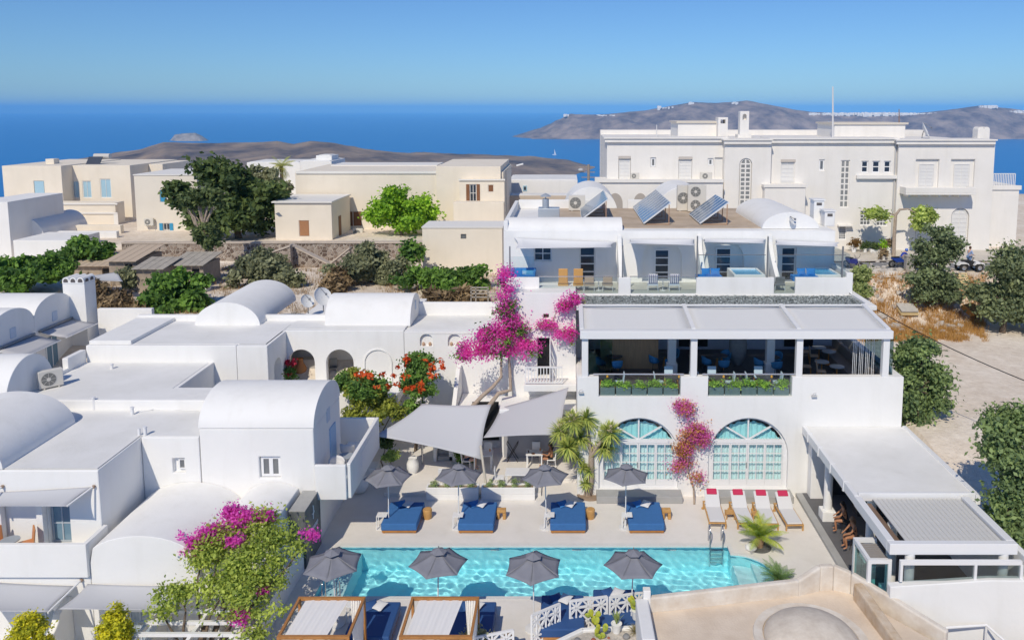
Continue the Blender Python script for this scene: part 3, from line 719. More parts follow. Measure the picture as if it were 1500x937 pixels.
# balcony
bl = MB(); bl.slabZ([(-10.39, 31.55), (-9.1, 31.55), (-9.1, 36.6), (-10.39, 36.6)], [], 2.05, 2.4)
bl.wallX([(31.55, 2.05), (36.6, 2.05), (36.6, 3.55), (31.55, 3.55)], [], -9.1, -8.94); bl.box(-10.39, -9.105, 31.4, 31.548, 2.05, 3.55); bl.box(-11.4, -9.105, 36.45, 36.598, 2.05, 3.55)
bl.build('balcony', W, VILLA, bevel=.03)
MB().wallX([(33.2, 2.62), (35.2, 2.62), (35.2, 3.3), (33.2, 3.3)], [], -8.945, -8.925).build('balcony_panel', W, VILLA, bevel=.01)
# wing to the left: lower flat roof, small window
WING = thing('flat_roof_villa', 'white flat-roofed wing with a small square window and a sail-shaded terrace', 'villa', (-20, 30, -1.7))
b = MB(); solidY(b, rect(-17.5, -1.7, -15.13, 4.72), [rect(*wv2)], YV, 34.4, .2); b.build('wall', W, WING, bevel=.04)
window(WING, wv2[0] + .2, wv2[1] + .12, wv2[2] - .02, wv2[3] - .06, YV + .1, FR, GREYGLASS(), cols=1, rows=1, fw=.05)
dT = px2(71, 741, 103, 800, 28.5)
b = MB(); solidY(b, rect(-30, -1.7, -17.52, 4.70), [rect(dT[0], 1.75, dT[2], dT[3]), rect(-24.4, 1.75, -22.6, 3.6)], 28.5, 34.4, .3); b.build('wall', W, WING, bevel=.05)
window(WING, dT[0] + .02, 1.78, dT[2] - .02, dT[3] - .02, 28.68, mat('grey_blue_frame', (.42, .47, .52), .5), mat('blue_glass', (.16, .27, .36), .1, spec=.8), cols=2, rows=2, fw=.06, bar=.05, name='door')
MB().slabZ([(-29.9, 28.6), (-17.6, 28.6), (-17.6, 31.6), (-15.15, 31.6), (-15.15, 34.4), (-29.9, 34.4)], [], 4.722, 4.735).build('roof', RF, WING)
b = MB(); vaultY(b, 28.52, 33.0, -23.4, 2.3, 4.72, 1.42, 22); b.build('vault', W, WING, smooth=40, bevel=.03)
MB().box(-30, -15.13, 34.41, 34.7, 1.0, 5.2).build('parapet', W, WING, bevel=.04)
# terrace of the wing in front
TZ = 1.7
b = MB(); solidY(b, rect(-30, -1.7, -17.3, TZ), [rect(*px2(48, 893, 82, 960, 27.25))], 27.25, 28.49, .25); b.box(-30, -17.3, 27.1, 27.248, TZ - .4, 2.56); b.box(-17.46, -17.3, 27.25, 28.49, TZ, 2.56); b.build('terrace', W, WING, bevel=.04)
MB().wallX([(26.2, TZ), (28.45, TZ), (28.45, 3.3), (27.9, 3.1), (27.1, 2.57), (26.2, 2.57)], [], -21.9, -21.65).build('terrace_divider', W, WING, bevel=.03)
for x in (-19.65, -21.2): MB().box(x - .12, x + .12, 28.2, 28.44, TZ, 3.55).build('pilaster', W, WING, bevel=.02)
# low vaulted rooms on the yard side
LOW = thing('low_vaulted_rooms', 'low white rooms with two rounded vault roofs above the front yard', 'villa', (-14, 27.3, -1.7))
def gable(xc, hw, zs, rise, x0, x1, z0, n=16):
    return [(x0, z0), (x1, z0), (x1, zs)] + [(xc + hw * math.cos(math.pi * i / n), zs + rise * math.sin(math.pi * i / n)) for i in range(n + 1) if x0 <= xc + hw * math.cos(math.pi * i / n) <= x1] + [(x0, zs)]
YL = 27.25
w1 = px2(188, 896, 220, 960, YL)
b = MB(); solidY(b, gable(-15.45, 2.05, 1.75, 1.05, -17.28, -13.35, -1.7), [rect(w1[0], -1.5, w1[2], w1[3])], YL, 31.48, .25); b.build('wall', W, LOW, smooth=30, bevel=.05)
MB().box(-13.7, -12.9, 27.5, 31.47, -1.6, 1.95).build('valley', W, LOW, bevel=.04)
b = MB(); solidY(b, gable(-12.1, 1.4, 1.8, 1.0, -13.34, -10.95, -1.7), [], 28.2, 31.48, .25); b.build('wall', W, LOW, smooth=30, bevel=.05)
window(LOW, w1[0] + .02, -1.48, w1[2] - .02, w1[3] - .02, YL + .12, mat('grey_blue_frame', (.42, .47, .52), .5), mat('curtain_glass', (.33, .40, .47), .15, spec=.8, col2=(.18, .24, .30), scale=8, stretch=(6, 1, .2)), cols=2, rows=2, fw=.05, bar=.05)
w0 = px2(48, 893, 82, 960, YL)
window(WING, w0[0] + .02, -1.48, w0[2] - .02, w0[3] - .02, YL + .12, MATS['grey_blue_frame'], MATS['curtain_glass'], cols=2, rows=2, fw=.05, bar=.05)
for x in (-18.15, -14.6, -22):   # stepped, rounded dividing walls of the yard
    o = [(27.24, -1.7), (23.8, -1.7), (23.8, -.9)] + [(24.3 + .9 * math.sin(i / 6 * 1.57), -.9 + .55 * (1 - math.cos(i / 6 * 1.57))) for i in range(7)] + [(25.6 + .9 * math.sin(i / 6 * 1.57), -.3 + .6 * (1 - math.cos(i / 6 * 1.57))) for i in range(7)] + [(27.24, .5)]
    MB().wallX(o, [], x - .13, x + .13).build('yard_divider', W, LOW, smooth=35, bevel=.03)
yd = MB(); yd.slabZ([(-34, 15), (-10.9, 15), (-10.9, 27.2), (-34, 27.2)], [], -1.9, -1.62); struct(yd.build('yard', CEM))
# boundary wall between the yard and the pool terrace, and the dark stone fountain
b = MB(); b.wallX([(19.5, -1.7), (29.75, -1.7), (29.75, 1.0), (26.3, 1.0), (19.5, .62)], [], -10.92, -10.38); tag(b.build('boundary_wall', W, bevel=.05), 'low white wall between the front yard and the pool deck', 'wall')
STN = mat('dark_marble', (.17, .18, .18), .35, col2=(.075, .08, .082), scale=2.2, bump=.1, bscale=8, stretch=(1, 1, .35))
ft = thing('stone_fountain', 'grey stone water-feature slab with a white painted logo beside the pool', 'fountain', (-10.6, 30.7, 0))
b = MB(); b.box(-10.92, -10.3, 29.8, 31.7, -.4, 2.38); b.build('slab', STN, ft, bevel=.02)
MB().box(-10.93, -10.29, 29.79, 31.71, 2.382, 2.42).build('cap', mat('grey_stone', (.38, .38, .37), .7, var=.1, scale=3), ft)
lg = MB()
def stroke(pts, w_=.025):
    lg.tube([(-10.29, y, z) for y, z in pts], w_, 5)
stroke([(30.75 + .03 * math.sin(i), 2.15 - .12 * i) for i in range(3)]); stroke([(30.62, 1.86), (30.72, 1.8), (30.86, 1.88)]); stroke([(30.75, 1.8), (30.72, 1.6)])
for k in range(8):
    y0 = 30.32 + k * .125; stroke([(y0, 1.14), (y0 + .02, 1.3), (y0 + .07, 1.3), (y0 + .09, 1.15 + .06 * (k % 2)), (y0 + .1, 1.2)], .016)
lg.build('logo', mat('logo_white', (.8, .8, .8), .6), ft)
# upper roofs (stepped), the arcade house
UP = thing('upper_roof_house', 'white house with a broad flat roof, stair well and raised rear parapet', 'house', (-20, 37, 0))
st = [xz(290, 568, 36)[0], 0]
def flat(name, loop, z, t, th=.25, m=RF): return MB().slabZ(loop, [], z - th, z).build(name, m, t)
x29 = -17.55
b = MB(); b.slabZ([(-24.9, 34.71), (-15.1, 34.71), (-15.1, 35.9), (-15.9, 35.9), (-15.9, 36.4), (-18.3, 36.4), (-18.3, 40.2), (-24.9, 40.2)], [], -1, 5.08); b.build('wall', W, UP, bevel=.03)
MB().slabZ([(-24.7, 34.9), (-15.4, 34.9), (-15.4, 35.8), (-18.5, 36.2), (-18.5, 40.0), (-24.7, 40.0)], [], 5.083, 5.1).build('roof', RF, UP)
# house behind with arcade
ARC = thing('arcade_house', 'long white house with arched porch openings and two vaults on its roof', 'house', (-13, 43, 2.9))
a1, a2 = px2(423, 512, 461, 557, 43), px2(478, 512, 518, 557, 43); a3 = px2(535, 512, 573, 560, 43); ZA = 3.0
hol = [arch((a[0] + a[2]) / 2, ZA + .02, (a[2] - a[0]) / 2, a[3] - (a[2] - a[0]) / 2, None, 16) for a in (a1, a2)]
b = MB(); b.plate(rect(-15.6, -.5, -9.0, 5.95), hol, lambda a, c: (a, 43.0, c), lambda a, c: (a, 43.4, c))
b.build('arcade_wall', W, ARC, bevel=.03)
n3 = MB(); c3 = (a3[0] + a3[2]) / 2; h3 = (a3[2] - a3[0]) / 2
ring = arch(c3, ZA, h3 + .06, a3[3] - h3, None, 16); n3.plate(ring, [arch(c3, ZA + .01, h3, a3[3] - h3, None, 16)], lambda a, c: (a, 42.93, c), lambda a, c: (a, 42.998, c)); n3.build('blind_arch', W, ARC)
b = MB(); b.box(-15.59, -9.02, 43.41, 45.6, 2.7, ZA); b.box(-15.59, -9.02, 45.0, 45.6, ZA, 5.9); b.build('porch', W, ARC)
MB().box(-15.6, -9.02, 43.41, 50.5, 5.75, 5.96).build('roof', RF, ARC)
b = MB(); solidX(b, [(40.2, -.5), (42.99, -.5), (42.99, 5.93), (40.2, 5.93)], [arch(41.6, 3.0, .55, 4.3)], -15.5, -17.1, .6); b.build('side_wall', W, ARC, bevel=.03)
b = MB(); b.box(-24.9, -17.12, 40.21, 40.5, 1, 5.95); b.box(-24.9, -22.7, 40.51, 45.2, 1, 6.12); b.box(-22.69, -15.62, 40.5, 45.2, 5.7, 5.93); b.box(-18.28, -17.12, 36.41, 40.2, 1, 2.3); b.build('rear_roof', W, ARC, bevel=.03)
MB().box(-22.6, -15.7, 40.55, 44.4, 5.932, 5.95).build('rear_roof_floor', RF, ARC)
b = MB(); vaultY(b, 44.2, 50.3, xz(333, 477, 44.2)[0], 1.86, 5.9, 1.35, 22); b.build('vault', W, ARC, smooth=40, bevel=.03)
b = MB(); vaultX(b, -13.7, -8.85, 45.75, 1.65, 5.9, 1.5, 22); b.build('vault', W, ARC, smooth=40, bevel=.03)
MB().box(-8.86, -8.82, 45.6, 45.9, 6.5, 7.0).build('vent_shade_plate', MATS['blue_recess_shade'], ARC)  # vent hollow as a plate in its shade colour
MB().box(-24.9, -9, 45.21, 45.5, 3, 6.25).build('rear_parapet', W, ARC, bevel=.03)
# niche wall and stair wall to the right
NW = thing('niche_wall', 'white wall with small arched niches behind the pink bougainvillea', 'wall', (-6, 43, 0))
hol = [arch((a[0] + a[2]) / 2, a[1], (a[2] - a[0]) / 2, a[3] - (a[2] - a[0]) / 2, None, 12) for a in (px2(615, 489, 634, 507, 43), px2(656, 489, 675, 507, 43), px2(694, 489, 713, 507, 43))]
b = MB(); solidY(b, rect(-8.98, -.3, 0.5, 5.9), hol, 43, 43.5, .18); b.build('wall', W, NW, bevel=.03)
MB().box(-9, 0.5, 43.51, 46.8, 5.5, 5.85).build('roof', RF, NW); MB().box(-9, -2.6, 46.8, 47.1, 4, 6.6).build('rear_parapet', W, NW, bevel=.03)
for a in (px2(615, 489, 634, 507, 43), px2(656, 489, 675, 507, 43)):
    for k in (-.18, .18): MB().lathe(((a[0] + a[2]) / 2 + k, 43.1, a[1]), [(.06, 0), (.09, .1), (.05, .2)], 8).build('pot', mat('clay', (.5, .33, .22), .8), NW)
# entrance house between niche wall and restaurant: door, balcony with balusters, sloping ledge
EN = thing('entrance_house', 'white entrance wall with a dark doorway, open glazed door and small railed balcony', 'house', (-1.5, 40, 0))
YE = 40.4; dE = px2(787, 495, 805, 552, YE); vE = px2(796, 460, 804, 466.5, YE)
x0e, x1e = xz(752, 500, YE)[0], .49
b = MB(); solidY(b, rect(x0e, -.2, x1e, xz(800, 432, YE)[1] + .1), [rect(*dE), rect(*vE)], YE, 42.9, .5); b.build('wall', W, EN, bevel=.03)
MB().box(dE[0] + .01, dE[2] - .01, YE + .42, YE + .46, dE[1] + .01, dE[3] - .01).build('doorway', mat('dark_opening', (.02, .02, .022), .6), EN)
MB().box(vE[0] + .01, vE[2] - .01, YE + .3, YE + .34, vE[1] + .01, vE[3] - .01).build('vent', mat('brown_vent', (.2, .12, .09), .7), EN)
d = MB(); d.wallX(rect(YE - .95, dE[1] + .02, YE - .03, dE[3] - .05), [rect(YE - .85, dE[1] + .7 + .36 * k, YE - .13, dE[1] + .98 + .36 * k) for k in range(3)], dE[2] + .02, dE[2] + .07); d.build('open_door', FR, EN)
b = MB(); b.box(xz(768, 555, YE - 1)[0], x1e, 39.2, YE - .002, dE[1] - .35, dE[1] - .02); b.build('balcony_slab', W, EN, bevel=.02)
bx0, bx1 = xz(769, 555, 39.3)[0], xz(824, 555, 39.3)[0]; bz = dE[1] + .0; me = None
hd = MB(); hd.box(bx0, bx1, 39.26, 39.34, bz + .86, bz + .93); hd.box(bx0, bx1, 39.27, 39.33, bz + .06, bz + .11); rail = hd.build('balcony_railing', METALW(), EN)
k = 12
for i in range(k + 1):
    if me is None: o = MB().box(-.022, .022, -.022, .022, 0, .75).build('baluster', METALW()); me = o.data
    else: o = bpy.data.objects.new('baluster', me); COL.objects.link(o)
    o.location = (bx0 + .03 + (bx1 - bx0 - .06) * i / k, 39.3, bz + .11); put(o, rail)
# sloping white ledges below
b = MB(); lz = xz(750, 578, 39)[1]
b.box(xz(735, 590, 40)[0], .49, 39.75, 40.39, -.1, 2.9); b.box(xz(735, 590, 40)[0], .49, 38.45, 40.385, 2.905, 3.2); b.box(-5.8, xz(735, 590, 40)[0] - .005, 40.9, 42.98, -.1, 2.4); b.build('ledge', W, EN, bevel=.05)
b = MB(); b.wallX([(39.2, .17), (42.9, .17), (42.9, 4.1), (42.3, 4.0), (39.2, 1.6)], [], -6.05, -5.82); b.build('stair_wall', W, EN, bevel=.03)
# under the sails: wall shade and the bar opening's dark inside put into colour
MB().box(-3.25, .45, 39.6, 39.74, .17, 2.9).build('sail_shaded_wall', mat('grey_wall_shade', (.36, .36, .39), .8, var=.06, scale=1), EN)
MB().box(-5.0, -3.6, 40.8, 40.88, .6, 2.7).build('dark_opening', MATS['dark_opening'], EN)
# garden stairs from the patio
ST = thing('garden_stairs', 'grey steps between white side walls under the shade sail', 'stairs', (-6.2, 39, .17))
xs0, xs1 = xz(641, 680, 39.2)[0], xz(663, 680, 39.2)[0]
for k in range(6): MB().box(xs0, xs1, 39.2 + .32 * k, 41.4, .171 + .24 * k, .17 + .24 * (k + 1)).build('step', CEMG, ST, bevel=.015)
for x in (xs0 - .2, xs1 + .03): MB().wallX([(39.1, .17), (41.4, .17), (41.4, 2.2), (41.0, 2.15), (39.1, .95)], [], x, x + .17).build('side_wall', W, ST, bevel=.03)
# far-left group: two vaults with the tall chimney, awnings
FL = thing('twin_vault_house', 'white house with two side-by-side vaults, shaded end walls and roller awnings', 'house', (-24, 40, 1))

for yc in (41.45, 44.95):
    b = MB(); vaultX(b, -46, -29.5, yc, 1.74, 6.55, 1.0, 20, zb=1.0); b.build('vault', W, FL, smooth=35, bevel=.04)
    MB().box(-29.51, -29.47, yc - .22, yc + .22, 6.0, 6.55).build('vent_shade_plate', MATS['blue_recess_shade'], FL)  # plate coloured like the shade inside a vent hollow
    d_ = yc - .5; MB().box(-29.52, -29.46, d_ - .5, d_ + .5, 3.4, 5.2).build('door', MATS['blue_glass'], FL)
    for k in (-.5, 0, .5): MB().box(-29.53, -29.44, d_ + k - .03, d_ + k + .03, 3.4, 5.2).build('door_bar', FR, FL)
    aw = MB(); aw.grid(4, 6, lambda a, b: (-29.45 + 1.5 * a, yc - 1.5 + 3.0 * b, 5.75 - .32 * a - .05 * math.sin(math.pi * a)))
    o = aw.build('awning', mat('grey_awning', (.50, .50, .52), .85), FL, smooth=180); sm = o.modifiers.new('solid', 'SOLIDIFY'); sm.thickness = .012
    MB().tube([(-27.95, yc - 1.52, 5.42), (-27.95, yc + 1.52, 5.42)], .03, 6).build('awning_bar', METALW(), FL); MB().tube([(-29.4, yc - 1.55, 5.78), (-29.4, yc + 1.55, 5.78)], .07, 8).build('awning_roll', mat('grey_metal', (.28, .28, .28), .4, metal=.6), FL)
MB().box(-29.48, -24.92, 36, 48.8, 1, 3.4).build('terrace', W, FL)
MB().box(-28.2, -24.92, 46.9, 47.2, 3.4, 6.2).build('rear_wall', W, FL, bevel=.03); MB().box(-27.2, -24.95, 45.9, 46.88, 3.4, 4.4).build('bench', W, FL, bevel=.03)
rl = MB(); rl.box(-27.4, -24.95, 38.6, 38.66, 4.3, 4.36); ro_ = rl.build('railing', METALW(), FL)
for i in range(12):
    o = MB().box(-27.35 + .2 * i, -27.31 + .2 * i, 38.61, 38.65, 3.4, 4.3).build('baluster', METALW(), ro_)
b = MB(); b.box(-25.2, -24.9, 38.7, 40.2, 3, 5.75); b.box(-25.2, -24.9, 34.7, 38.69, 3, 5.25); b.build('side_parapet', W, FL, bevel=.03)
CH = thing('chimney_tower', 'tall white chimney with little arched openings beside the twin vaults', 'chimney', (-29.2, 46.9, 4))
b = MB(); b.wallY(rect(-29.85, 1, -28.55, 7.85) , [], 46.4, 47.5); b.build('shaft', W, CH, bevel=.03)
cp = MB()
for i in range(3): vaultY(cp, 46.38, 47.52, -29.63 + .43 * i, .215, 7.99, .24, 10, zb=7.851)
cp.build('cap', W, CH, smooth=40)
for i in range(3): MB().wallY(arch(-29.63 + .43 * i, 7.93, .13, 8.02, .13, 8), [], 46.36, 46.37).build('smoke_opening', mat('opening_shade', (.12, .11, .11), .9), CH)  # flat plates; the shade inside the openings is put into their colour
for i in range(2): MB().wallX(arch(46.66 + .5 * i, 7.93, .15, 8.0, .13, 8), [], -28.55, -28.53).build('smoke_opening', MATS['opening_shade'], CH)  # side openings, likewise plates in a shade colour
b = MB(); vaultX(b, -38, -24.8, 35.75, 1.7, 5.0, 1.85, 22, zb=2.0); tag(b.build('vaulted_room', W, smooth=35, bevel=.04), 'white barrel-vaulted room with an air-conditioning unit at its rounded end', 'house')
# ================================================================== RIGHT: pool bar, neighbour's roof in front
BAR = thing('pool_bar', 'white poolside bar with a flat roof, slatted front canopy and window band', 'bar', (13, 30, 0))
BX0, BX1 = 11.05, 15.75
MB().box(11.1, BX1 - .1, 24.5, 35.79, -.5, .16).build('floor', mat('bar_floor', (.13, .13, .14), .6, var=.1, scale=3), BAR)
MB().box(10.78, 11.098, 26.8, 35.79, .002, .165).build('threshold', CEMG, BAR, bevel=.02)
b = MB(); b.box(BX0, BX1, 29.2, 35.79, 3.15, 3.40); b.build('roof', RF, BAR, bevel=.02)
b = MB(); b.box(BX0 - .06, BX0 + .12, 29.0, 35.79, 3.08, 3.46); b.box(BX1 - .1, BX1 + .08, 29.0, 35.79, 3.08, 3.46); b.box(BX0 + .13, BX1 - .11, 29.05, 29.22, 3.2, 3.52); b.build('roof_edge', METALW(), BAR, bevel=.02)
for y in (30.2, 31.8, 33.4, 34.9): MB().box(BX0 - .09, BX0 + .14, y - .05, y + .05, 3.05, 3.475).build('gutter_clip', METALW(), BAR)
b = MB(); b.box(BX0 - .06, BX1 - .4, 25.6, 25.85, 3.05, 3.44); b.box(BX0 - .06, BX0 + .2, 25.86, 29.0, 3.05, 3.44); b.box(BX1 - .68, BX1 - .4, 25.86, 29.0, 3.05, 3.44); b.build('canopy_frame', METALW(), BAR, bevel=.02)
SL = mat('canopy_slat', (.66, .65, .62), .6, var=.06, scale=3)
n = 19; x0, x1 = BX0 + .62, BX1 - .75; me = None; pw = (x1 - x0) / n
for i in range(n):
    if me is None: o = MB().cbox((0, 0, 0), pw * .96, 3.1, .03, ry=.12).build('canopy_slat', SL); me = o.data
    else: o = bpy.data.objects.new('canopy_slat', me); COL.objects.link(o)
    o.location = (x0 + pw * (i + .5), 27.42, 3.33); put(o, BAR)
MB().box(BX0 + .2, BX0 + .6, 25.86, 29.0, 3.10, 3.14).build('canopy_gap_rail', mat('brown_metal', (.22, .15, .11), .5), BAR)
for x, y in ((11.5, 33.4), (12.15, 30.2), (11.9, 27.6)):
    c_ = MB(); c_.lathe((x, y, .6), [(.19, 0), (.175, 2.5)], 20); c_.build('column', W, BAR, smooth=60)
    MB().box(x - .3, x + .3, y - .3, y + .3, .161, .62).build('column_base', W, BAR, bevel=.03)
b = MB(); b.box(11.3, 12.2, 35.2, 35.78, .16, 3.1); b.box(15.5, BX1 - .02, 25.4, 35.79, -.5, 3.08); b.build('wall', W, BAR, bevel=.03)
MB().box(12.25, 15.48, 35.6, 35.7, .16, 3.1).build('back_shelf', mat('dark_shelf', (.05, .05, .055), .5), BAR)
MB().box(12.9, 15.2, 33.6, 34.2, .16, 1.2).build('counter', mat('dark_counter', (.09, .08, .075), .4), BAR)
# front wall and window band
zs = xz(1400, 848, 25.45)[1]
b = MB(); b.plate([(10.9, zs - .12), (10.9, -.8), (15.55, -.8), (15.55, zs + .1), (14.3, zs + .12), (12.6, zs)], [], lambda a, c: (a, 25.2, c), lambda a, c: (a, 25.5, c)); b.build('front_wall', W, BAR, bevel=.03)
fr = MB(); fr.box(11.25, 15.35, 25.3, 25.42, 2.86, 3.0)
for x in (11.25, 13.75, 15.3): fr.box(x, x + .09, 25.3, 25.42, zs, 2.86)
f = fr.build('window_frame', METALW(), BAR)
for a, c in ((11.35, 13.74), (13.85, 15.29)): MB().box(a, c, 25.35, 25.36, zs + .02, 2.86).build('pane', glass('bar_glass', (.80, .85, .85), clear=.95), f)
for x in (11.75, 14.95): MB().lathe((x, 25.75, .16), [(.17, 0), (.16, 2.9)], 18).build('column', W, BAR, smooth=60)
# glazed entrance box at the corner
GB = thing('glazed_wind_screen', 'small white frame with teal glass panes and slatted top at the bar corner', 'wind screen', (10.9, 26, 0))
fr = MB()
for x, y in ((10.45, 25.95), (11.15, 25.95), (10.45, 27.3), (11.15, 27.3)): fr.box(x - .06, x + .06, y - .06, y + .06, .0, 2.55)
fr.box(10.39, 11.21, 25.89, 26.01, 2.551, 2.7); fr.box(10.39, 10.51, 26.011, 27.36, 2.551, 2.7); fr.box(10.511, 11.21, 27.24, 27.36, 2.551, 2.7); fr.build('frame', METALW(), GB)
TG = glass('teal_glass', (.62, .90, .90), clear=.94)
MB().box(10.52, 11.08, 25.94, 25.95, .4, 2.5).build('pane', TG, GB)
for k in range(2): MB().box(10.44, 10.45, 26.02 + .62 * k, 26.62 + .62 * k, .2, 2.5).build('pane', TG, GB)
for k in range(8): MB().box(10.53, 11.19, 26.05 + .14 * k, 26.14 + .14 * k, 2.56, 2.6).build('top_slat', mat('weathered_slat', (.30, .28, .27), .8), GB)
# neighbour's roof (bottom right): tan screed, white parapets, a low dome
NB = thing('neighbour_roof', "tan flat roof with white parapets and a shallow round dome in the near corner", 'building', (7, 24, 0))
TAN = mat('tan_screed', (.74, .63, .51), .95, col2=(.64, .53, .42), scale=.9, bump=.25, bscale=14)
OFFW = mat('weathered_white', (.74, .69, .62), .9, col2=(.62, .54, .45), scale=1.6, bump=.2, bscale=10)
zr = 1.2
A_ = [PZ(952, 871, 1.85), PZ(1172, 847, 1.85), PZ(1203, 830, 2.1), PZ(1222, 829, 2.1), PZ(1247, 840, 1.95), PZ(1386, 921, 1.6)]
loop = [(2.9, 18.5), (13.0, 18.5), (A_[5].x, A_[5].y - .6), (A_[4].x, A_[4].y), (A_[3].x, A_[3].y), (A_[2].x, A_[2].y), (A_[1].x, A_[1].y), (A_[0].x, A_[0].y)]
MB().slabZ(loop, [], -1.2, zr).build('roof', TAN, NB)
def pwall(pts, th, hts, z0=-1.2):
    "parapet along a polyline of points with their own heights"
    m_ = MB()
    for i in range(len(pts) - 1):
        a, c = Vector((pts[i][0], pts[i][1], 0)), Vector((pts[i + 1][0], pts[i + 1][1], 0)); d = (c - a); nrm = Vector((-d.y, d.x, 0)).normalized() * th
        a2 = a - d.normalized() * (.0 if i == 0 else .02); v = []
        for p, h_ in ((a2, hts[i]), (c, hts[i + 1])):
            v += [(p.x, p.y, z0), (p.x + nrm.x, p.y + nrm.y, z0), (p.x + nrm.x, p.y + nrm.y, h_), (p.x, p.y, h_)]
        m_.add(v, [(0, 1, 2, 3), (7, 6, 5, 4), (0, 4, 5, 1), (1, 5, 6, 2), (2, 6, 7, 3), (3, 7, 4, 0)])
    return m_
pw_ = pwall([(A_[0].x - .05, A_[0].y), (A_[1].x, A_[1].y), (A_[2].x, A_[2].y), (A_[3].x, A_[3].y), (A_[4].x, A_[4].y), (A_[5].x, A_[5].y)], .22, [1.72, 1.76, 2.1, 2.1, 1.95, 1.5]); pw_.build('parapet', OFFW, NB, bevel=.05)
pw_ = pwall([(2.75, 18.5), (PZ(975, 937, 1.8).x - .3, 23.0), (A_[0].x - .06, A_[0].y + .05)], .42, [1.75, 1.8, 1.72]); pw_.build('parapet', W, NB, bevel=.05)
MB().box(A_[0].x - .22, A_[0].x + .03, A_[0].y + .0, A_[0].y + .25, -.2, 2.0).build('corner_post', W, NB, bevel=.02)
c_ = Vector((7.85, 24.75, 0))
dm = MB(); R0 = 1.5
dm.lathe((c_.x, c_.y - .9, zr - .02), [(R0, 0), (R0 * .97, .14), (R0 * .9, .26), (R0 * .75, .42), (R0 * .5, .58), (R0 * .25, .67), (.02, .7)], 48); dm.build('dome', mat('dome_screed', (.70, .63, .54), .95, col2=(.58, .51, .43), scale=2.5, bump=.2, bscale=12), NB, smooth=60)
dm = MB(); dm.lathe((c_.x, c_.y - .9, zr - .02), [(R0 + .34, 0), (R0 + .3, .1), (R0 + .02, .09), (R0 + .0, 0)], 48); dm.build('dome_rim', OFFW, NB, smooth=40)
b = pwall([(PZ(1250, 855, 1.75).x, PZ(1250, 855, 1.75).y), (PZ(1310, 937, 1.6).x, PZ(1310, 937, 1.6).y - .4)], .33, [1.8, 1.6], z0=1); b.build('buttress', mat('stained_screed', (.66, .56, .45), .95, col2=(.52, .38, .24), scale=1.8, bump=.2, bscale=12), NB, bevel=.06)
# steel handrails at the very corner
HR = thing('stair_handrail', 'white tubular stair handrails in the near right corner', 'handrail', (13.5, 23.5, 0))
for (u0, v0, u1, v1) in ((1300, 925, 1352, 919), (1385, 919, 1445, 915), (1457, 906, 1500, 898)):
    a, c = PZ(u0, v0, .9), PZ(u1, v1, .9)
    MB().tube([a, c, c + Vector((.8, -1.1, -.5)), c + Vector((1.6, -2.2, -1.0))], .045, 8).build('rail', METALW(), HR, smooth=40)
    for p in (a, c): MB().tube([p, (p.x, p.y, -.8)], .04, 8).build('post', METALW(), HR, smooth=40)
b = MB(); b.box(11.3, 17, 22.5, 25.15, -1.4, -.55); tag(b.build('dry_planter', OFFW, bevel=.04), 'pale walled planter of dry brown leaves under the handrails', 'planter')
leaves('dry_leaves', leafmat('dry_brown_leaf', (.36, .16, .06), (.16, .08, .04)), None, [(13.3, 23.6, -.4, .5, .4, .2), (14.3, 23.4, -.4, .4, .3, .15)], 300, .14, 8, clump=.12, kind='stuff')
bpy.data.objects['dry_leaves']['label'] = 'dry brown leaves in the corner planter'; bpy.data.objects['dry_leaves']['category'] = 'dry leaves'
# ================================================================== BACKGROUND RIGHT: the big white mansion, road, dry lot
MN_ = MANSION()
MAN = thing('white_mansion', 'large white mansion with tall windows, balconies and a roof terrace behind the hotel', 'mansion', (20, 68, 6))
YM = 68.0
def R4(u0, v0, u1, v1, Y=YM): return px2(u0, v0, u1, v1, Y)
def rc(r): return rect(*r)
SH = mat('white_shutter', (.74, .73, .71), .6, var=.03, scale=4)
GB_ = mat('glass_brick', (.30, .31, .31), .25, var=.3, scale=2)
def mans(name, u0, u1, vt, Y, Yb, holes, vb=380, m=None):
    r = R4(u0, vt, u1, vb, Y); b = MB(); solidY(b, [(r[0], 4.5), (r[2], 4.5), (r[2], r[3]), (r[0], r[3])], holes, Y, Yb, .22); return b.build(name, m or MN_, MAN, bevel=.03), r
# left wing: lower storey and recessed upper storey with roof terrace
_, r = mans('wall', 873, 1058, 265, 66.2, 70, [])
MB().box(r[0] - .1, r[2], 66.05, 66.3, r[3] - .12, r[3] + .14).build('cornice', MN_, MAN)
dl = [R4(906, 229, 924, 263), R4(994, 230, 1014, 263)]; wl = [R4(953, 231, 961, 245), R4(1037, 232, 1045, 243)]; pan = R4(1047, 231, 1061, 262)
_, r = mans('wall', 889, 1062, 204, YM, 82, [rc(q) for q in dl + wl + [pan]], vb=280)
for q in dl:
    window(MAN, q[0] + .03, q[1], q[2] - .03, q[3] - .1, YM + .12, SH, SH, cols=2, rows=6, fw=.06, bar=.04, name='shuttered_door'); MB().box(q[0], q[2], YM - .02, YM + .1, q[3] - .2, q[3]).build('shutter_box', mat('beige_box', (.55, .5, .45), .7), MAN)
for q in wl: window(MAN, q[0] + .02, q[1] + .02, q[2] - .02, q[3] - .02, YM + .1, FR, GREYGLASS(), cols=1, rows=1, fw=.12)
MB().box(pan[0], pan[2], YM + .15, YM + .2, pan[1], pan[3]).build('panel', SH, MAN)
ARW = [R4(890, 283, 912, 300, 66.2), R4(928, 283, 948, 300, 66.2)]
for q in ARW: MB().wallY(arch((q[0] + q[2]) / 2, q[1] - 1, (q[2] - q[0]) / 2, q[3] - .85, .85, 12), [], 66.17, 66.19).build('arched_opening', mat('grey_beige', (.42, .38, .34), .8), MAN)
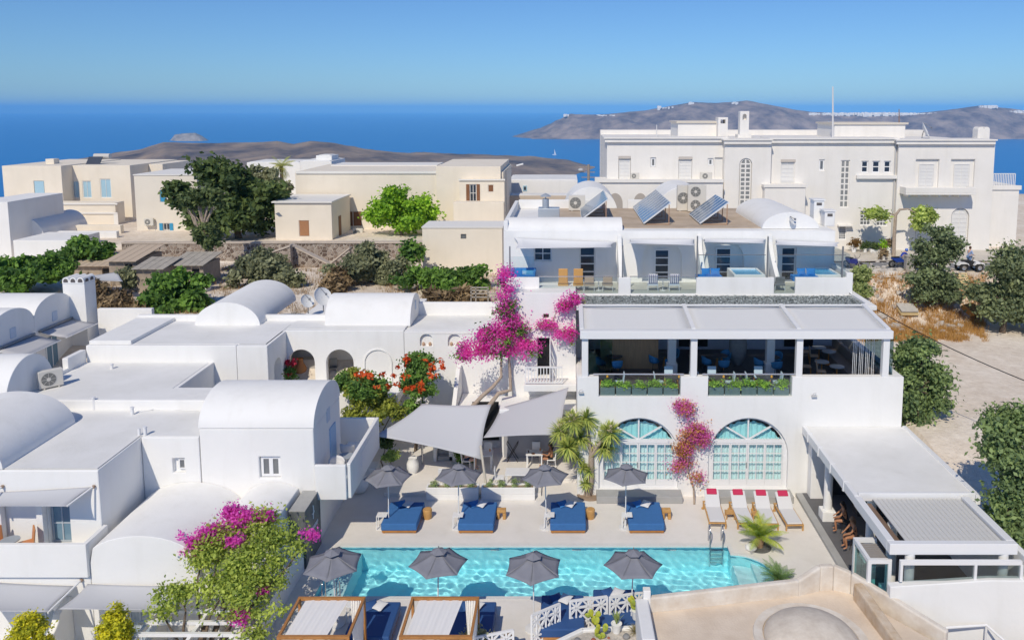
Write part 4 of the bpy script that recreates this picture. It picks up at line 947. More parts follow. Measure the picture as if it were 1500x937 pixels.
# stair tower with the tall arched glass-brick window
tw = R4(1084, 232, 1100, 301, 67.2)
_, r = mans('stair_tower', 1060, 1128, 207, 67.2, 82, [arch((tw[0] + tw[2]) / 2, tw[1], (tw[2] - tw[0]) / 2 + .06, tw[3] - .5, .5)])
window(MAN, tw[0], tw[1] + .03, tw[2], tw[3] - .02, 67.3, MN_, GB_, cols=2, rows=10, fw=.09, bar=.12, archrise=.45, name='glass_brick_window')
# middle section
w1_, w2_ = R4(1200, 234, 1208, 250), R4(1231, 235, 1244, 304); w3 = [R4(1262, 236, 1272, 253), R4(1278, 236, 1289, 253), R4(1295, 236, 1305, 253)]; w4 = [R4(1260, 309, 1276, 330), R4(1284, 310, 1300, 331)]; d5 = R4(1229, 331, 1240, 351); d6 = R4(1144, 234, 1164, 272)
_, r = mans('wall', 1128, 1312, 205, YM, 82, [rc(q) for q in [w1_, w2_, d5, d6] + w3 + w4])
window(MAN, *w1_, YM + .1, FR, GREYGLASS(), cols=1, rows=1, fw=.12)
window(MAN, *w2_, YM + .08, MN_, GB_, cols=2, rows=8, fw=.08, bar=.12, name='glass_brick_window')
for q in w3: window(MAN, *q, YM + .1, FR, DARKGLASS(), cols=1, rows=2, fw=.09, bar=.08)
a, c = w3[0], w3[2]; MB().box(a[0] - .45, c[2] + .45, YM - .3, YM - .004, a[1] - .5, a[1] - .2).build('window_shelf', MN_, MAN)
for q in w4: window(MAN, *q, YM + .1, FR, GREYGLASS(), cols=3, rows=4, fw=.07, bar=.06)
window(MAN, *d5, YM + .1, FR, DARKGLASS(), cols=5, rows=6, fw=.07, bar=.03, name='lattice_door'); MB().box(d5[0] - .2, d5[2] + .4, YM - .5, YM - .004, d5[3] + .02, d5[3] + .14).build('door_canopy', MN_, MAN)
window(MAN, *d6, YM + .1, SH, SH, cols=2, rows=6, fw=.06, bar=.04, name='shuttered_door'); MB().box(d6[0] - .05, d6[2] + .05, YM - .03, YM + .1, d6[3] - .2, d6[3] + .02).build('shutter_box', MATS['beige_box'], MAN)
q = R4(1120, 271, 1180, 300, 66.4); b = MB(); b.box(q[0], q[2], 66.4, YM - .004, q[1] - 3, q[3] - .2); b.build('balcony_block', MN_, MAN, bevel=.03); MB().box(q[0] - .1, q[2] + .15, 66.3, YM - .004, q[3] - .195, q[3] + .02).build('balcony_slab', MN_, MAN)
# right section, a little proud
d7 = [R4(1338, 233, 1372, 277), R4(1389, 233, 1424, 278)]; a7 = [R4(1338, 303, 1364, 380), R4(1389, 304, 1415, 380)]
_, r = mans('wall', 1313, 1453, 207, 67.6, 80, [rc(q) for q in d7] + [arch((q[0] + q[2]) / 2, 6.1, (q[2] - q[0]) / 2, q[3] - .75, .75) for q in a7])
for q in d7: window(MAN, q[0] + .35, q[1], q[2] - .35, q[3] - .4, 67.74, SH, SH, cols=2, rows=7, fw=.06, bar=.035, name='shuttered_door')
for q in a7: window(MAN, q[0] + .08, 6.12, q[2] - .08, q[3] - .06, 67.72, SH, SH, cols=2, rows=9, fw=.07, bar=.04, archrise=.7, name='arched_shutter')
q = R4(1327, 275, 1430, 290, 66.3); b = MB(); b.box(q[0], q[2], 66.3, 67.596, q[1] + .25, q[1] + .42); b.box(q[0], q[2], 66.3, 66.42, q[1] + .421, q[3]); b.box(q[0], q[0] + .12, 66.421, 67.596, q[1] + .421, q[3]); b.box(q[2] - .12, q[2], 66.421, 67.596, q[1] + .421, q[3])
for i in range(7): b.box(q[0] + .3 + (q[2] - q[0] - .8) * i / 6, q[0] + .5 + (q[2] - q[0] - .8) * i / 6, 66.5, 67.59, q[1] + .05, q[1] + .249)
b.build('balcony', MN_, MAN, bevel=.02)
# cornices along the top
for u0, u1, v, Y in ((886, 1064, 204.5, YM), (1060, 1129, 207, 67.2), (1127, 1313, 205.5, YM), (1312, 1456, 207.5, 67.6)):
    q = R4(u0, v - 1, u1, v + 3, Y); MB().box(q[0], q[2], Y - .28, Y - .006, q[3] - .28, q[3] + .02).build('cornice', MN_, MAN); MB().box(q[0] - .1, q[2] + .1, Y - .4, Y + 3, q[3] + .022, q[3] + .14).build('cornice', MN_, MAN)
q = R4(1308, 210, 1311, 372, YM); MB().tube([(q[0], YM - .08, 6), (q[0], YM - .08, q[3])], .07, 6).build('drain_pipe', mat('grey_pipe', (.5, .5, .5), .6), MAN)
MB().box(R4(889, 210, 1455, 220)[0], R4(889, 210, 1455, 220)[2], 81, 82.5, 8, 16.0).build('rear_parapet', MN_, MAN)
# right tower with roof terrace and railing
q = R4(1448, 272, 1490, 380, 69.5); b = MB(); b.box(q[0], q[2], 69.5, 80, 4.5, q[3]); b.build('side_tower', MN_, MAN, bevel=.03); MB().box(q[0], q[2] + .12, 69.38, 69.6, q[3] - .35, q[3] + .02).build('cornice', MN_, MAN)
q2 = R4(1455, 254, 1487, 272, 69.8); rl = MB(); rl.box(q2[0], q2[2], 69.78, 69.84, q2[3] - .06, q2[3]); rr_ = rl.build('railing', METALW(), MAN)
for i in range(14): x = q2[0] + (q2[2] - q2[0]) * i / 13; MB().box(x - .03, x + .03, 69.79, 69.83, q2[1], q2[3] - .06).build('baluster', METALW(), rr_)
# roof things
q = R4(993, 180, 1054, 206, 72); b = MB(); b.box(q[0], q[2], 72, 77, 14, q[3]); b.build('penthouse', MN_, MAN, bevel=.03); MB().box(q[0] - .15, q[2] + .15, 71.85, 77.1, q[3] - .02, q[3] + .14).build('penthouse_slab', mat('beige_slab', (.66, .60, .51), .8), MAN)
q = R4(1052, 172, 1066, 206, 71); b = MB(); b.wallY(rect(q[0], 14, q[2], q[3]), [rect(q[0] + .2, q[3] - .55, q[2] - .2, q[3] - .2)], 71, 72.4); b.build('chimney', MN_, MAN)
q = R4(1084, 163, 1097, 206, 70); b = MB(); solidY(b, rect(q[0], 14, q[2], q[3]), [arch((q[0] + q[2]) / 2, q[3] - .75, .18, q[3] - .42, .18, 8)], 70, 70.8, .4); b.box(q[0] - .2, q[2] + .2, 69.8, 71, 14, 15.9); b.build('chimney', MN_, MAN)
q = R4(1222, 182, 1326, 206, 73); b = MB(); b.box(q[0], q[2], 73, 78, 14, q[3]); b.build('penthouse', MN_, MAN, bevel=.03); MB().box(q[0] - .15, q[2] + .2, 72.85, 78.1, q[3] - .02, q[3] + .14).build('penthouse_slab', MATS['beige_slab'], MAN)
q = R4(1432, 186, 1450, 206, 70); b = MB(); b.plate([(q[0], 14.5), (q[2], 14.5)] + arch((q[0] + q[2]) / 2 + .26, 14.5, .26, q[3] - .26, .26, 8)[2:] + arch((q[0] + q[2]) / 2 - .26, 14.5, .26, q[3] - .26, .26, 8)[2:], [], lambda a, c: (a, 70, c), lambda a, c: (a, 70.9, c)); b.build('chimney_pot', MN_, MAN)
def pole(name, label, cat, u, v0, v1, Y, r_, m):
    a, c = PY(u, v0, Y), PY(u, v1, Y); return tag(MB().tube([(c.x, Y, c.z), (a.x, Y, a.z)], [r_, r_ * .6], 8).build(name, m), label, cat)
pole('flagpole', 'tall bare flagpole on the roof of the mansion', 'flagpole', 1220, 127, 207, 70, .09, mat('pole_white', (.7, .68, .66), .5))
pole('antenna_mast', 'thin rusty antenna mast above the mansion roof box', 'antenna', 1317, 160, 183, 73.5, .06, mat('rusty_metal', (.28, .18, .13), .8))
pole('antenna_mast', 'thin white antenna on the left part of the mansion roof', 'antenna', 962, 183, 204, 70, .05, MATS['pole_white'])
def dish(name, label, c, r_, az, tilt, group=None):
    t = thing(name, label, 'satellite dish', c, group)
    M = Matrix.Translation(c) @ Matrix.Rotation(az, 4, 'Z') @ Matrix.Rotation(tilt, 4, 'X')
    pr_ = [(r_ * i / 6, r_ * .28 * (i / 6) ** 2) for i in range(7)]
    m_ = MB(); m_.lathe((0, 0, .0), [(max(.01, a), z) for a, z in pr_] + [(r_ * .99, r_ * .28 + .02)], 20, cap=False)
    m_.v = [tuple(M @ Vector(p)) for p in m_.v]; m_.build('reflector', mat('dish_grey', (.66, .67, .68), .5), t, smooth=60)
    a = M @ Vector((0, 0, r_ * .9)); e = M @ Vector((0, r_ * .95, r_ * .27)); MB().tube([e, a], .02, 5).build('feed_arm', MATS['grey_metal'], t); MB().cbox(a, .1, .1, .12).build('receiver', MATS['grey_metal'], t)
    MB().tube([M @ Vector((0, 0, -.01)), Vector(c) + Vector((0, .25, -r_ * .6)), Vector(c) + Vector((0, .25, -r_ - .35))], .035, 6).build('mount', MATS['grey_metal'], t)
    return t
p = PY(1353, 192, 69.5); dish('satellite_dish', 'white satellite dish on the right part of the mansion roof', p, .75, 1.1, 1.15)
# ---- road and pavement in front of the mansion
PAVE = mat('pale_paving', (.62, .57, .50), .85, var=.15, scale=1.2)
ROADM = mat('grey_asphalt', (.25, .25, .26), .9, var=.2, scale=3)
def gz(x, y): return ground_z(x, y)
mb = MB(); mb.grid(40, 5, lambda a, b: (lambda x, y: (x, y, gz(x, y) + .05))(15.5 + 32 * a, 60.6 + .02 * 32 * a - 2.2 * max(0, a - .35) + (2.9) * b)); struct(mb.build('road', ROADM, smooth=60))
mb = MB(); mb.grid(40, 5, lambda a, b: (lambda x, y: (x, y, gz(x, y) + .14))(8 + 38 * a, 63.75 + 4.2 * b)); struct(mb.build('pavement', PAVE, smooth=60))
mb = MB(); mb.grid(14, 3, lambda a, b: (lambda x, y: (x, y, gz(x, y) + .10))(15.5 + 9.5 * a, 59.4 + 2.0 * b - .4 * a)); struct(mb.build('path', mat('bright_paving', (.74, .69, .62), .85, var=.1, scale=1), smooth=60))
# ================================================================== BACKGROUND LEFT: cream houses
CR = CREAM(); TRIM = mat('white_trim', (.78, .76, .72), .8); BLUE = mat('blue_shutter', (.05, .30, .52), .55); PBLUE = mat('pale_blue_door', (.36, .55, .66), .6); BRN = mat('brown_shutter', (.24, .11, .055), .6, var=.2, scale=6)
def shutter_win(t, q, y, m, open_=True, pane=None, name='window'):
    window(t, q[0], q[1], q[2], q[3], y + .08, TRIM, pane or DARKGLASS(), cols=2, rows=2, fw=.07, bar=.05, name=name)
    if open_:
        wd = (q[2] - q[0]) * .5
        for sx in (q[0] - wd, q[2] + .01): MB().box(sx, sx + wd - .01, y - .06, y - .01, q[1], q[3]).build('shutter', m, t)
    else:
        MB().box(q[0] + .05, q[2] - .05, y + .03, y + .07, q[1] + .03, q[3] - .03).build('shutter', m, t)
# H1 far left
H1 = thing('cream_house', 'cream two-storey house with pale blue doors at the far left', 'house', (-55, 88, 4))
Y1 = 88
w_ = R4(50, 265, 65, 288, Y1); d1_ = R4(104, 265, 116, 290, 90); d2_ = R4(121, 265, 134, 290, 90); d3_ = R4(141, 263, 157, 291, 89.2)
q = R4(9, 243, 95, 400, Y1); b = MB(); solidY(b, [(q[0], 3), (q[2], 3), (q[2], q[3]), (q[0], q[3])], [rc(w_)], Y1, 100, .2); b.build('wall', CR, H1, bevel=.03); shutter_win(H1, w_, Y1, PBLUE, False)
q = R4(95, 245, 192, 300, 90); b = MB(); solidY(b, [(q[0] + .01, 3), (q[2], 3), (q[2], q[3] + .2), (q[0] + .01, q[3] + .2)], [rc(d1_), rc(d2_), rc(d3_)], 90, 101, .2); b.build('wall', CR, H1, bevel=.03)
for d_ in (d1_, d2_, d3_): window(H1, *d_, 90.05, TRIM, PBLUE, cols=2, rows=1, fw=.08, bar=.04, name='door')
q = R4(11, 297, 172, 400, 86.2); lw = [R4(57, 328, 72, 350, 86.2), R4(80, 328, 92, 350, 86.2)]
b = MB(); solidY(b, [(q[0], 3), (q[2], 3), (q[2], q[3]), (q[0], q[3])], [rc(k) for k in lw], 86.2, 87.99, .2); b.build('lower_wall', CR, H1, bevel=.03)
for k in lw: shutter_win(H1, k, 86.2, TRIM, False, GREYGLASS())
for v in (297.5, 311): k = R4(11, v, 172, v + 2.2, 86.2); MB().box(k[0], k[2] + .05, 86.08, 86.19, k[1], k[3]).build('string_course', TRIM, H1)
for u in (22, 98, 168): k = R4(u, 311, u + 6, 345, 86.2); MB().box(k[0], k[2], 86.11, 86.195, k[1], k[3]).build('pilaster', TRIM, H1)
k = R4(67, 233, 79, 246, 91); MB().box(k[0], k[2], 91, 92, 9, k[3]).build('chimney', CR, H1)
q = R4(188, 238, 258, 300, 97); b = MB(); b.box(R4(95, 240, 192, 300, 90)[2], q[2], 94, 101, 3, q[3]); b.build('rear_wing', CR, H1, bevel=.03)
# solar water heater on its roof
t = thing('solar_water_heater', 'small solar water heater on the far left cream roof', 'solar heater', PY(148, 240, 93))
c = PY(150, 229, 93); MB().tube([c + Vector((-.9, 0, 0)), c + Vector((.9, 0, 0))], .33, 10).build('tank', mat('tank_grey', (.55, .53, .5), .4), t, smooth=40); MB().cbox(c + Vector((-.5, -1.1, -.8)), 1.6, 2.0, .08, rx=.85).build('collector', mat('collector_dark', (.06, .07, .09), .2, spec=.8), t)
# H2 pale house with bright blue shutters
H2 = thing('pale_house', 'pale cream house with bright blue shutters beside the tall trees', 'house', (-43, 82, 4))
Y2 = 82; w1_ = R4(234, 279, 243, 296, Y2); w2_ = R4(239, 327, 249, 346, Y2)
q = R4(199, 257, 291, 360, Y2); b = MB(); solidY(b, [(q[0], 3), (q[2], 3), (q[2], q[3]), (q[0], q[3])], [rc(w1_), rc(w2_)], Y2, 90, .2); PAL = mat('pale_cream_plaster', (.78, .72, .62), .9, var=.05, scale=.5); b.build('wall', PAL, H2, bevel=.03)
shutter_win(H2, w1_, Y2, BLUE, False); shutter_win(H2, w2_, Y2, BLUE, True)
MB().box(q[0] - .05, q[2] + .05, Y2 - .06, 90, q[3] + .002, q[3] + .1).build('roof_edge', TRIM, H2)
# white low houses at the left edge
LH = thing('white_dome_house', 'white house with a rounded vault at the far left edge', 'house', (-52, 72, 4))
q = R4(-40, 296, 14, 370, 72); b = MB(); b.box(q[0], q[2], 72, 80, 3, q[3]); b.build('wall', W, LH, bevel=.04)
q = R4(12, 320, 64, 350, 75); b = MB(); vaultY(b, 75, 82, (q[0] + q[2]) / 2, (q[2] - q[0]) / 2, q[1], q[3] - q[1], 18, zb=3); b.build('vault', W, LH, smooth=35)
q = R4(20, 352, 100, 380, 70); b = MB(); b.box(q[0], q[2], 70, 74.9, 3, q[3]); b.build('annex', W, LH, bevel=.04)
q = R4(68, 339, 172, 380, 77); b = MB(); b.box(q[0], q[2], 77, 77.5, 3, q[3]); tag(b.build('garden_wall', W, bevel=.04), 'long white garden wall below the cream house at left', 'wall')
q = R4(90, 330, 178, 380, 80); b = MB(); b.box(q[0], q[2], 80, 80.6, 3, q[3]); tag(b.build('garden_wall', CR, bevel=.04), 'cream garden wall behind the long white one', 'wall')
# H3 big cream house
H3 = thing('cream_mansion', 'long cream house with brown shutters and several flat roofs in the middle', 'house', (-15, 83, 5))
Y3 = 83; wa = R4(517, 310, 530, 331, Y3); wb_ = R4(688, 270, 698, 296, 81); wc_ = R4(715, 271, 723, 281, 81)
q = R4(435, 252, 738, 400, Y3); b = MB(); solidY(b, [(q[0], 3), (q[2], 3), (q[2], q[3]), (q[0], q[3])], [rc(wa)], Y3, 95, .2); b.build('wall', CR, H3, bevel=.03); shutter_win(H3, wa, Y3, BRN, False, name='window'); 
MB().box(wa[0] - .35, wa[0] - .02, Y3 - .06, Y3 - .01, wa[1], wa[3]).build('shutter', BRN, H3)
k = R4(435, 251.5, 640, 253, Y3); MB().box(k[0] - .1, k[2], Y3 - .12, Y3 - .01, k[1] - .1, k[3] + .06).build('roof_edge', TRIM, H3)
q = R4(640, 244, 734, 400, Y3 - .4); b = MB(); b.box(q[0], q[2], Y3 - .4, 95, 3, q[3]); b.build('wall', CR, H3, bevel=.03)
MB().box(R4(485, 243, 640, 250, 92)[0], R4(485, 243, 640, 250, 92)[2], 92, 97, 3, R4(485, 242, 640, 250, 92)[3]).build('rear_parapet', TRIM, H3)
q = R4(673, 264, 739, 298, 81); b = MB(); solidY(b, [(q[0], 3), (q[2], 3), (q[2], q[3]), (q[0], q[3])], [rc(wb_), rc(wc_)], 81, 82.59, .2); b.build('bay', CR, H3, bevel=.03); shutter_win(H3, wb_, 81, BRN, True); shutter_win(H3, wc_, 81, BRN, False)
k = R4(672, 262.5, 740, 264.5, 81); MB().box(k[0], k[2], 80.86, 80.99, k[1], k[3]).build('roof_edge', TRIM, H3); k = R4(664, 296.5, 738, 299, 79.5); MB().box(k[0], k[2], 79.4, 80.99, k[1] - 6, k[3]).build('terrace', CR, H3, bevel=.03)
wd_ = R4(438, 323, 453, 346, 76); wn = R4(506, 313, 511, 345, 77)
q = R4(404, 297, 487, 400, 76); b = MB(); solidY(b, [(q[0], 3), (q[2], 3), (q[2], q[3]), (q[0], q[3])], [rc(wd_)], 76, 82.5, .2); b.build('annex', CR, H3, bevel=.03); MB().box(q[0] - .2, q[2] + .1, 75.8, 82.6, q[3] + .002, q[3] + .14).build('roof_edge', TRIM, H3)
shutter_win(H3, wd_, 76, mat('terracotta_shutter', (.40, .20, .10), .6, var=.15, scale=6), False)
MB().box(q[2] + .01, q[2] + .05, 78.2, 79.0, 5.4, 7.6).build('side_door', BRN, H3)
# cream box nearer
H4 = thing('cream_box_house', 'plain cream flat-roofed block with one small vent window', 'house', (-9, 67, 4))
Y4 = 66; wv_ = R4(675, 343, 683, 350, Y4); q = R4(619, 334, 736, 400, Y4); b = MB(); solidY(b, [(q[0], 3), (q[2], 3), (q[2], q[3]), (q[0], q[3])], [rc(wv_)], Y4, 69.5, .2); b.build('wall', CR, H4, bevel=.03); MB().box(q[0] - .05, q[2] + .05, Y4 - .06, 69.6, q[3] + .002, q[3] + .1).build('roof_edge', TRIM, H4); MB().box(wv_[0] + .02, wv_[2] - .02, Y4 + .1, Y4 + .15, wv_[1] + .02, wv_[3] - .02).build('vent', GREYGLASS(), H4)
# stone terrace walls
def stone_mat():
    m = bpy.data.materials.new('rubble_stone'); m.use_nodes = True; n = m.node_tree; b = n.nodes['Principled BSDF']; b.inputs['Roughness'].default_value = .95
    tc = n.nodes.new('ShaderNodeTexCoord'); vo = n.nodes.new('ShaderNodeTexVoronoi'); vo.inputs['Scale'].default_value = 3.2; vo.feature = 'F1'; n.links.new(tc.outputs['Object'], vo.inputs['Vector'])
    cr = n.nodes.new('ShaderNodeValToRGB'); e = cr.color_ramp.elements; e[0].position = .0; e[0].color = (.10, .07, .055, 1); e[1].position = 1; e[1].color = (.40, .34, .29, 1); k = e.new(.5); k.color = (.26, .20, .16, 1)
    sp = n.nodes.new('ShaderNodeSeparateColor'); n.links.new(vo.outputs['Color'], sp.inputs[0]); n.links.new(sp.outputs[0], cr.inputs[0])
    v2 = n.nodes.new('ShaderNodeTexVoronoi'); v2.inputs['Scale'].default_value = 3.2; v2.feature = 'DISTANCE_TO_EDGE'; n.links.new(tc.outputs['Object'], v2.inputs['Vector'])
    c2 = n.nodes.new('ShaderNodeValToRGB'); c2.color_ramp.elements[0].position = .03; c2.color_ramp.elements[1].position = .10; n.links.new(v2.outputs[0], c2.inputs[0])
    mx = n.nodes.new('ShaderNodeMix'); mx.data_type = 'RGBA'; n.links.new(c2.outputs[0], mx.inputs[0]); mx.inputs[6].default_value = (.50, .44, .38, 1); n.links.new(cr.outputs[0], mx.inputs[7]); n.links.new(mx.outputs[2], b.inputs['Base Color'])
    bp = n.nodes.new('ShaderNodeBump'); bp.inputs['Strength'].default_value = .8; bp.inputs['Distance'].default_value = .06; n.links.new(c2.outputs[0], bp.inputs['Height']); n.links.new(bp.outputs[0], b.inputs['Normal'])
    return m
STM = stone_mat()
def stonewall(label, pts, Y, th=.6, cap=True):
    "pts: pixel polyline of the wall top on the plane Y"
    t = thing('stone_wall', label, 'stone wall', PY(pts[0][0], pts[0][1], Y))
    P_ = [PY(u, v, Y) for u, v in pts]; o = [(P_[0].x, 3.2), (P_[-1].x, 3.2)] + [(p.x, p.z) for p in reversed(P_)]
    MB().wallY(o, [], Y, Y + th).build('rubble', STM, t)
    if cap:
        c_ = MB()
        for a, b_ in zip(P_, P_[1:]): c_.bar((a.x, Y + th / 2, a.z + .05), (b_.x, Y + th / 2, b_.z + .05), th + .16, .12)
        c_.build('coping', mat('lime_coping', (.58, .50, .42), .9, var=.15, scale=2), t)
stonewall('long rubble stone wall with pale coping below the cream house', [(178, 357), (640, 356)], 72)
stonewall('rubble stone wall section falling beside the ramp', [(424, 359), (482, 388)], 69)
stonewall('sloping stone ramp wall climbing to the right', [(320, 397), (425, 361)], 68)
stonewall('short sloping stone wall under the annex', [(482, 388), (512, 364)], 68.4)
# further white houses
def whouse(label, u0, v0, u1, v1, Y, d=6, m=None):
    q = R4(u0, v0, u1, v1, Y); t = thing('white_house', label, 'house', ((q[0] + q[2]) / 2, Y, q[1])); b = MB(); b.box(q[0], q[2], Y, Y + d, 2, q[3]); b.build('wall', m or W, t, bevel=.03); MB().box(q[0] + .3, q[2] - .3, Y + .3, Y + d - .3, q[3] + .002, q[3] + .06).build('roof', ROOF(), t); return t, q
whouse('white house with roof tanks behind the palm', 362, 238, 440, 262, 100); whouse('taller white roof block right of the palm', 440, 236, 486, 262, 98); whouse('small white stair block on the roofs behind the palm', 463, 228, 486, 240, 99.4, 3)
t, q = whouse('long low white building in front of the sea', 745, 264, 846, 300, 98, 8); window(t, *R4(766, 272, 772, 280, 98), 97.95, PBLUE, DARKGLASS(), cols=1, rows=1, fw=.12)
whouse('tan roofed shed beside the long white building', 700, 287, 900, 300, 92, 3, mat('tan_wall', (.50, .43, .36), .9))
# ================================================================== VEGETATION
G_DARK = leafmat('dark_green_leaf', (.10, .135, .04), (.03, .05, .02))
G_MID = leafmat('mid_green_leaf', (.13, .23, .04), (.03, .065, .018))
G_BRIGHT = leafmat('bright_green_leaf', (.25, .40, .03), (.07, .15, .015))
G_OLIVE = leafmat('olive_leaf', (.21, .22, .125), (.07, .08, .045))
G_DRY = leafmat('dry_brush', (.36, .26, .14), (.14, .10, .06), transl=.1)
G_YEL = leafmat('golden_conifer', (.82, .74, .03), (.42, .44, .03), transl=.25)
G_YUC = leafmat('yucca_leaf', (.36, .37, .10), (.12, .17, .04), transl=.25)
PINK = leafmat('magenta_bract', (.98, .17, .66), (.88, .08, .52), transl=.55)
PINK2 = leafmat('purple_pink_bract', (.92, .24, .64), (.74, .13, .50), transl=.5)
ORNG = leafmat('orange_trumpet_flower', (.85, .17, .04), (.60, .07, .02), transl=.3)
RUST = leafmat('rusty_bract', (.68, .34, .12), (.45, .22, .08), transl=.3)
PALEB = mat('pale_bark', (.46, .37, .29), .9, var=.25, scale=5, bump=.4, bscale=18)
def pb(u, v, ru, rv, Y, rd=None, dy=0):
    "pixel ellipse at distance Y -> foliage blob"
    p = PY(u, v, Y + dy); k = (Y + dy) * 1.02 / F; return (p.x, p.y, p.z, ru * k, rd or ru * k * .9, rv * k)
def tree(name, label, cat, base, blobs, m, n, size, r0=.14, group=None, seed=0, clump=.4, trunk=True, bark=None, bs=.78, **kw):
    t = thing(name, label, cat, base, group); base = Vector(base); blobs = [(*b[:3], b[3] * bs, b[4] * bs, b[5] * bs) for b in blobs]; big = blobs; blobs = lumpy(blobs, 7, seed)
    if trunk:
        mb = MB(); fork = base.lerp(Vector(blobs[0][:3]), .45); 
        mb.tube([base - Vector((0, 0, .3)), base.lerp(fork, .5) + Vector((.06, 0, 0)), fork], [r0 * 1.25, r0, r0 * .85], 8); branches(mb, fork, [Vector(b[:3]) for b in blobs[::2]], r0 * .55, seed)
        mb.build('trunk', bark or BARK(), t, smooth=50)
    leaves('crown', m, t, blobs, n, size, seed, clump=clump * .62, **kw); return t
def on(u, v, Y): p = PY(u, v, Y); return (p.x, p.y, ground_z(p.x, p.y))
Y = 77
tree('evergreen_tree', 'broad dark evergreen tree in front of the pale houses at left', 'tree', on(350, 350, Y), [pb(330, 262, 42, 30, Y), pb(365, 290, 45, 38, Y), pb(350, 325, 52, 24, Y), pb(265, 290, 30, 26, Y, dy=1), pb(290, 320, 30, 24, Y), pb(395, 300, 24, 40, Y, dy=1), pb(305, 250, 22, 18, Y)], G_DARK, 11000, .34, .3, seed=1, clump=.7)
Y = 66
t = tree('clipped_tree', 'clipped evergreen with a bare pale trunk and two leafy balls', 'tree', on(303, 408, Y), [pb(292, 283, 30, 17, Y), pb(277, 300, 14, 10, Y), pb(312, 296, 16, 10, Y)], leafmat('sage_green_leaf', (.13, .16, .06), (.04, .06, .025)), 4500, .2, .26, seed=2, clump=.25, bark=PALEB)
leaves('lower_ball', MATS['sage_green_leaf'], t, [pb(305, 344, 20, 19, Y, dy=-.4)], 2800, .17, 3, clump=.2)
Y = 78.5
tree('round_tree', 'bright green round tree in front of the long cream house', 'tree', on(588, 352, Y), [pb(588, 302, 46, 30, Y), pb(562, 314, 26, 22, Y), pb(616, 312, 26, 24, Y), pb(590, 326, 44, 20, Y)], G_BRIGHT, 15000, .22, .16, seed=4, clump=.55)
def bush(name, label, blobs, m, n, size, seed, cat='bush', clump=.3, **kw):
    b = blobs[0]; t = thing(name, label, cat, (b[0], b[1], ground_z(b[0], b[1])))
    mb = MB(); branches(mb, (b[0], b[1], ground_z(b[0], b[1]) - .1), [Vector((q[0], q[1], q[2] + q[5] * .3)) for q in blobs], .06, seed); mb.build('stems', BARK(), t)
    leaves('foliage', m, t, lumpy(blobs, 6, seed, .6), n, size, seed, clump=clump * .75, shell=.3, **kw); return t
bush('olive_bush', 'grey-green bush below the stone ramp, left of the path', [pb(392, 397, 40, 26, 62), pb(355, 402, 24, 18, 61), pb(425, 410, 20, 14, 61)], G_OLIVE, 9000, .2, 11)
bush('olive_bush', 'large grey-green bush under the stone wall, right of the path', [pb(545, 388, 42, 26, 63), pb(510, 400, 28, 20, 62), pb(575, 398, 26, 22, 62)], G_OLIVE, 10000, .2, 12)
bush('climbing_hedge', 'bright green climbing hedge along the cream box wall', [pb(630, 408, 38, 16, 60), pb(680, 408, 42, 18, 60), pb(605, 370, 14, 18, 64), pb(655, 430, 26, 14, 58)], G_MID, 13000, .19, 13, cat='hedge')
bush('fig_bush', 'bright green round bush in the garden above the white roofs', [pb(258, 420, 36, 26, 55), pb(232, 440, 24, 18, 54), pb(288, 442, 24, 18, 54), pb(262, 450, 40, 16, 54)], G_MID, 12000, .23, 14)
bush('fig_tree', 'dense green fig trees at the left edge of the garden', [pb(30, 392, 40, 22, 60), pb(75, 398, 30, 18, 60), pb(0, 405, 30, 26, 59), pb(20, 410, 40, 18, 58)], G_MID, 12000, .24, 15, cat='tree')
bush('fig_tree', 'spreading green bush below the white garden wall', [pb(125, 366, 34, 15, 68), pb(95, 375, 22, 12, 67), pb(155, 368, 18, 10, 68)], G_MID, 6500, .24, 16)
bush('grey_shrub', 'small grey shrub between the garden sheds', [pb(200, 405, 16, 14, 60)], G_OLIVE, 2200, .18, 17)
for k, (u, v, ru, rv, Y, lb) in enumerate([(165, 448, 34, 16, 54, 'dry brown brush beside the tall chimney'), (140, 430, 18, 12, 56, 'dry brown brush behind the tall chimney'), (205, 458, 26, 10, 53, 'low dry brush along the white roof edge'), (492, 412, 18, 16, 60, 'dry twiggy shrub left of the large grey-green bush'), (640, 440, 22, 10, 55, 'dry weeds behind the white rear parapet'), (690, 438, 20, 12, 55, 'dry weeds below the slatted bench frame')]):
    bush('dry_brush', lb, [pb(u, v, ru, rv, Y)], G_DRY, 2600, .16, 20 + k, cat='dry shrub', aspect=3.5)
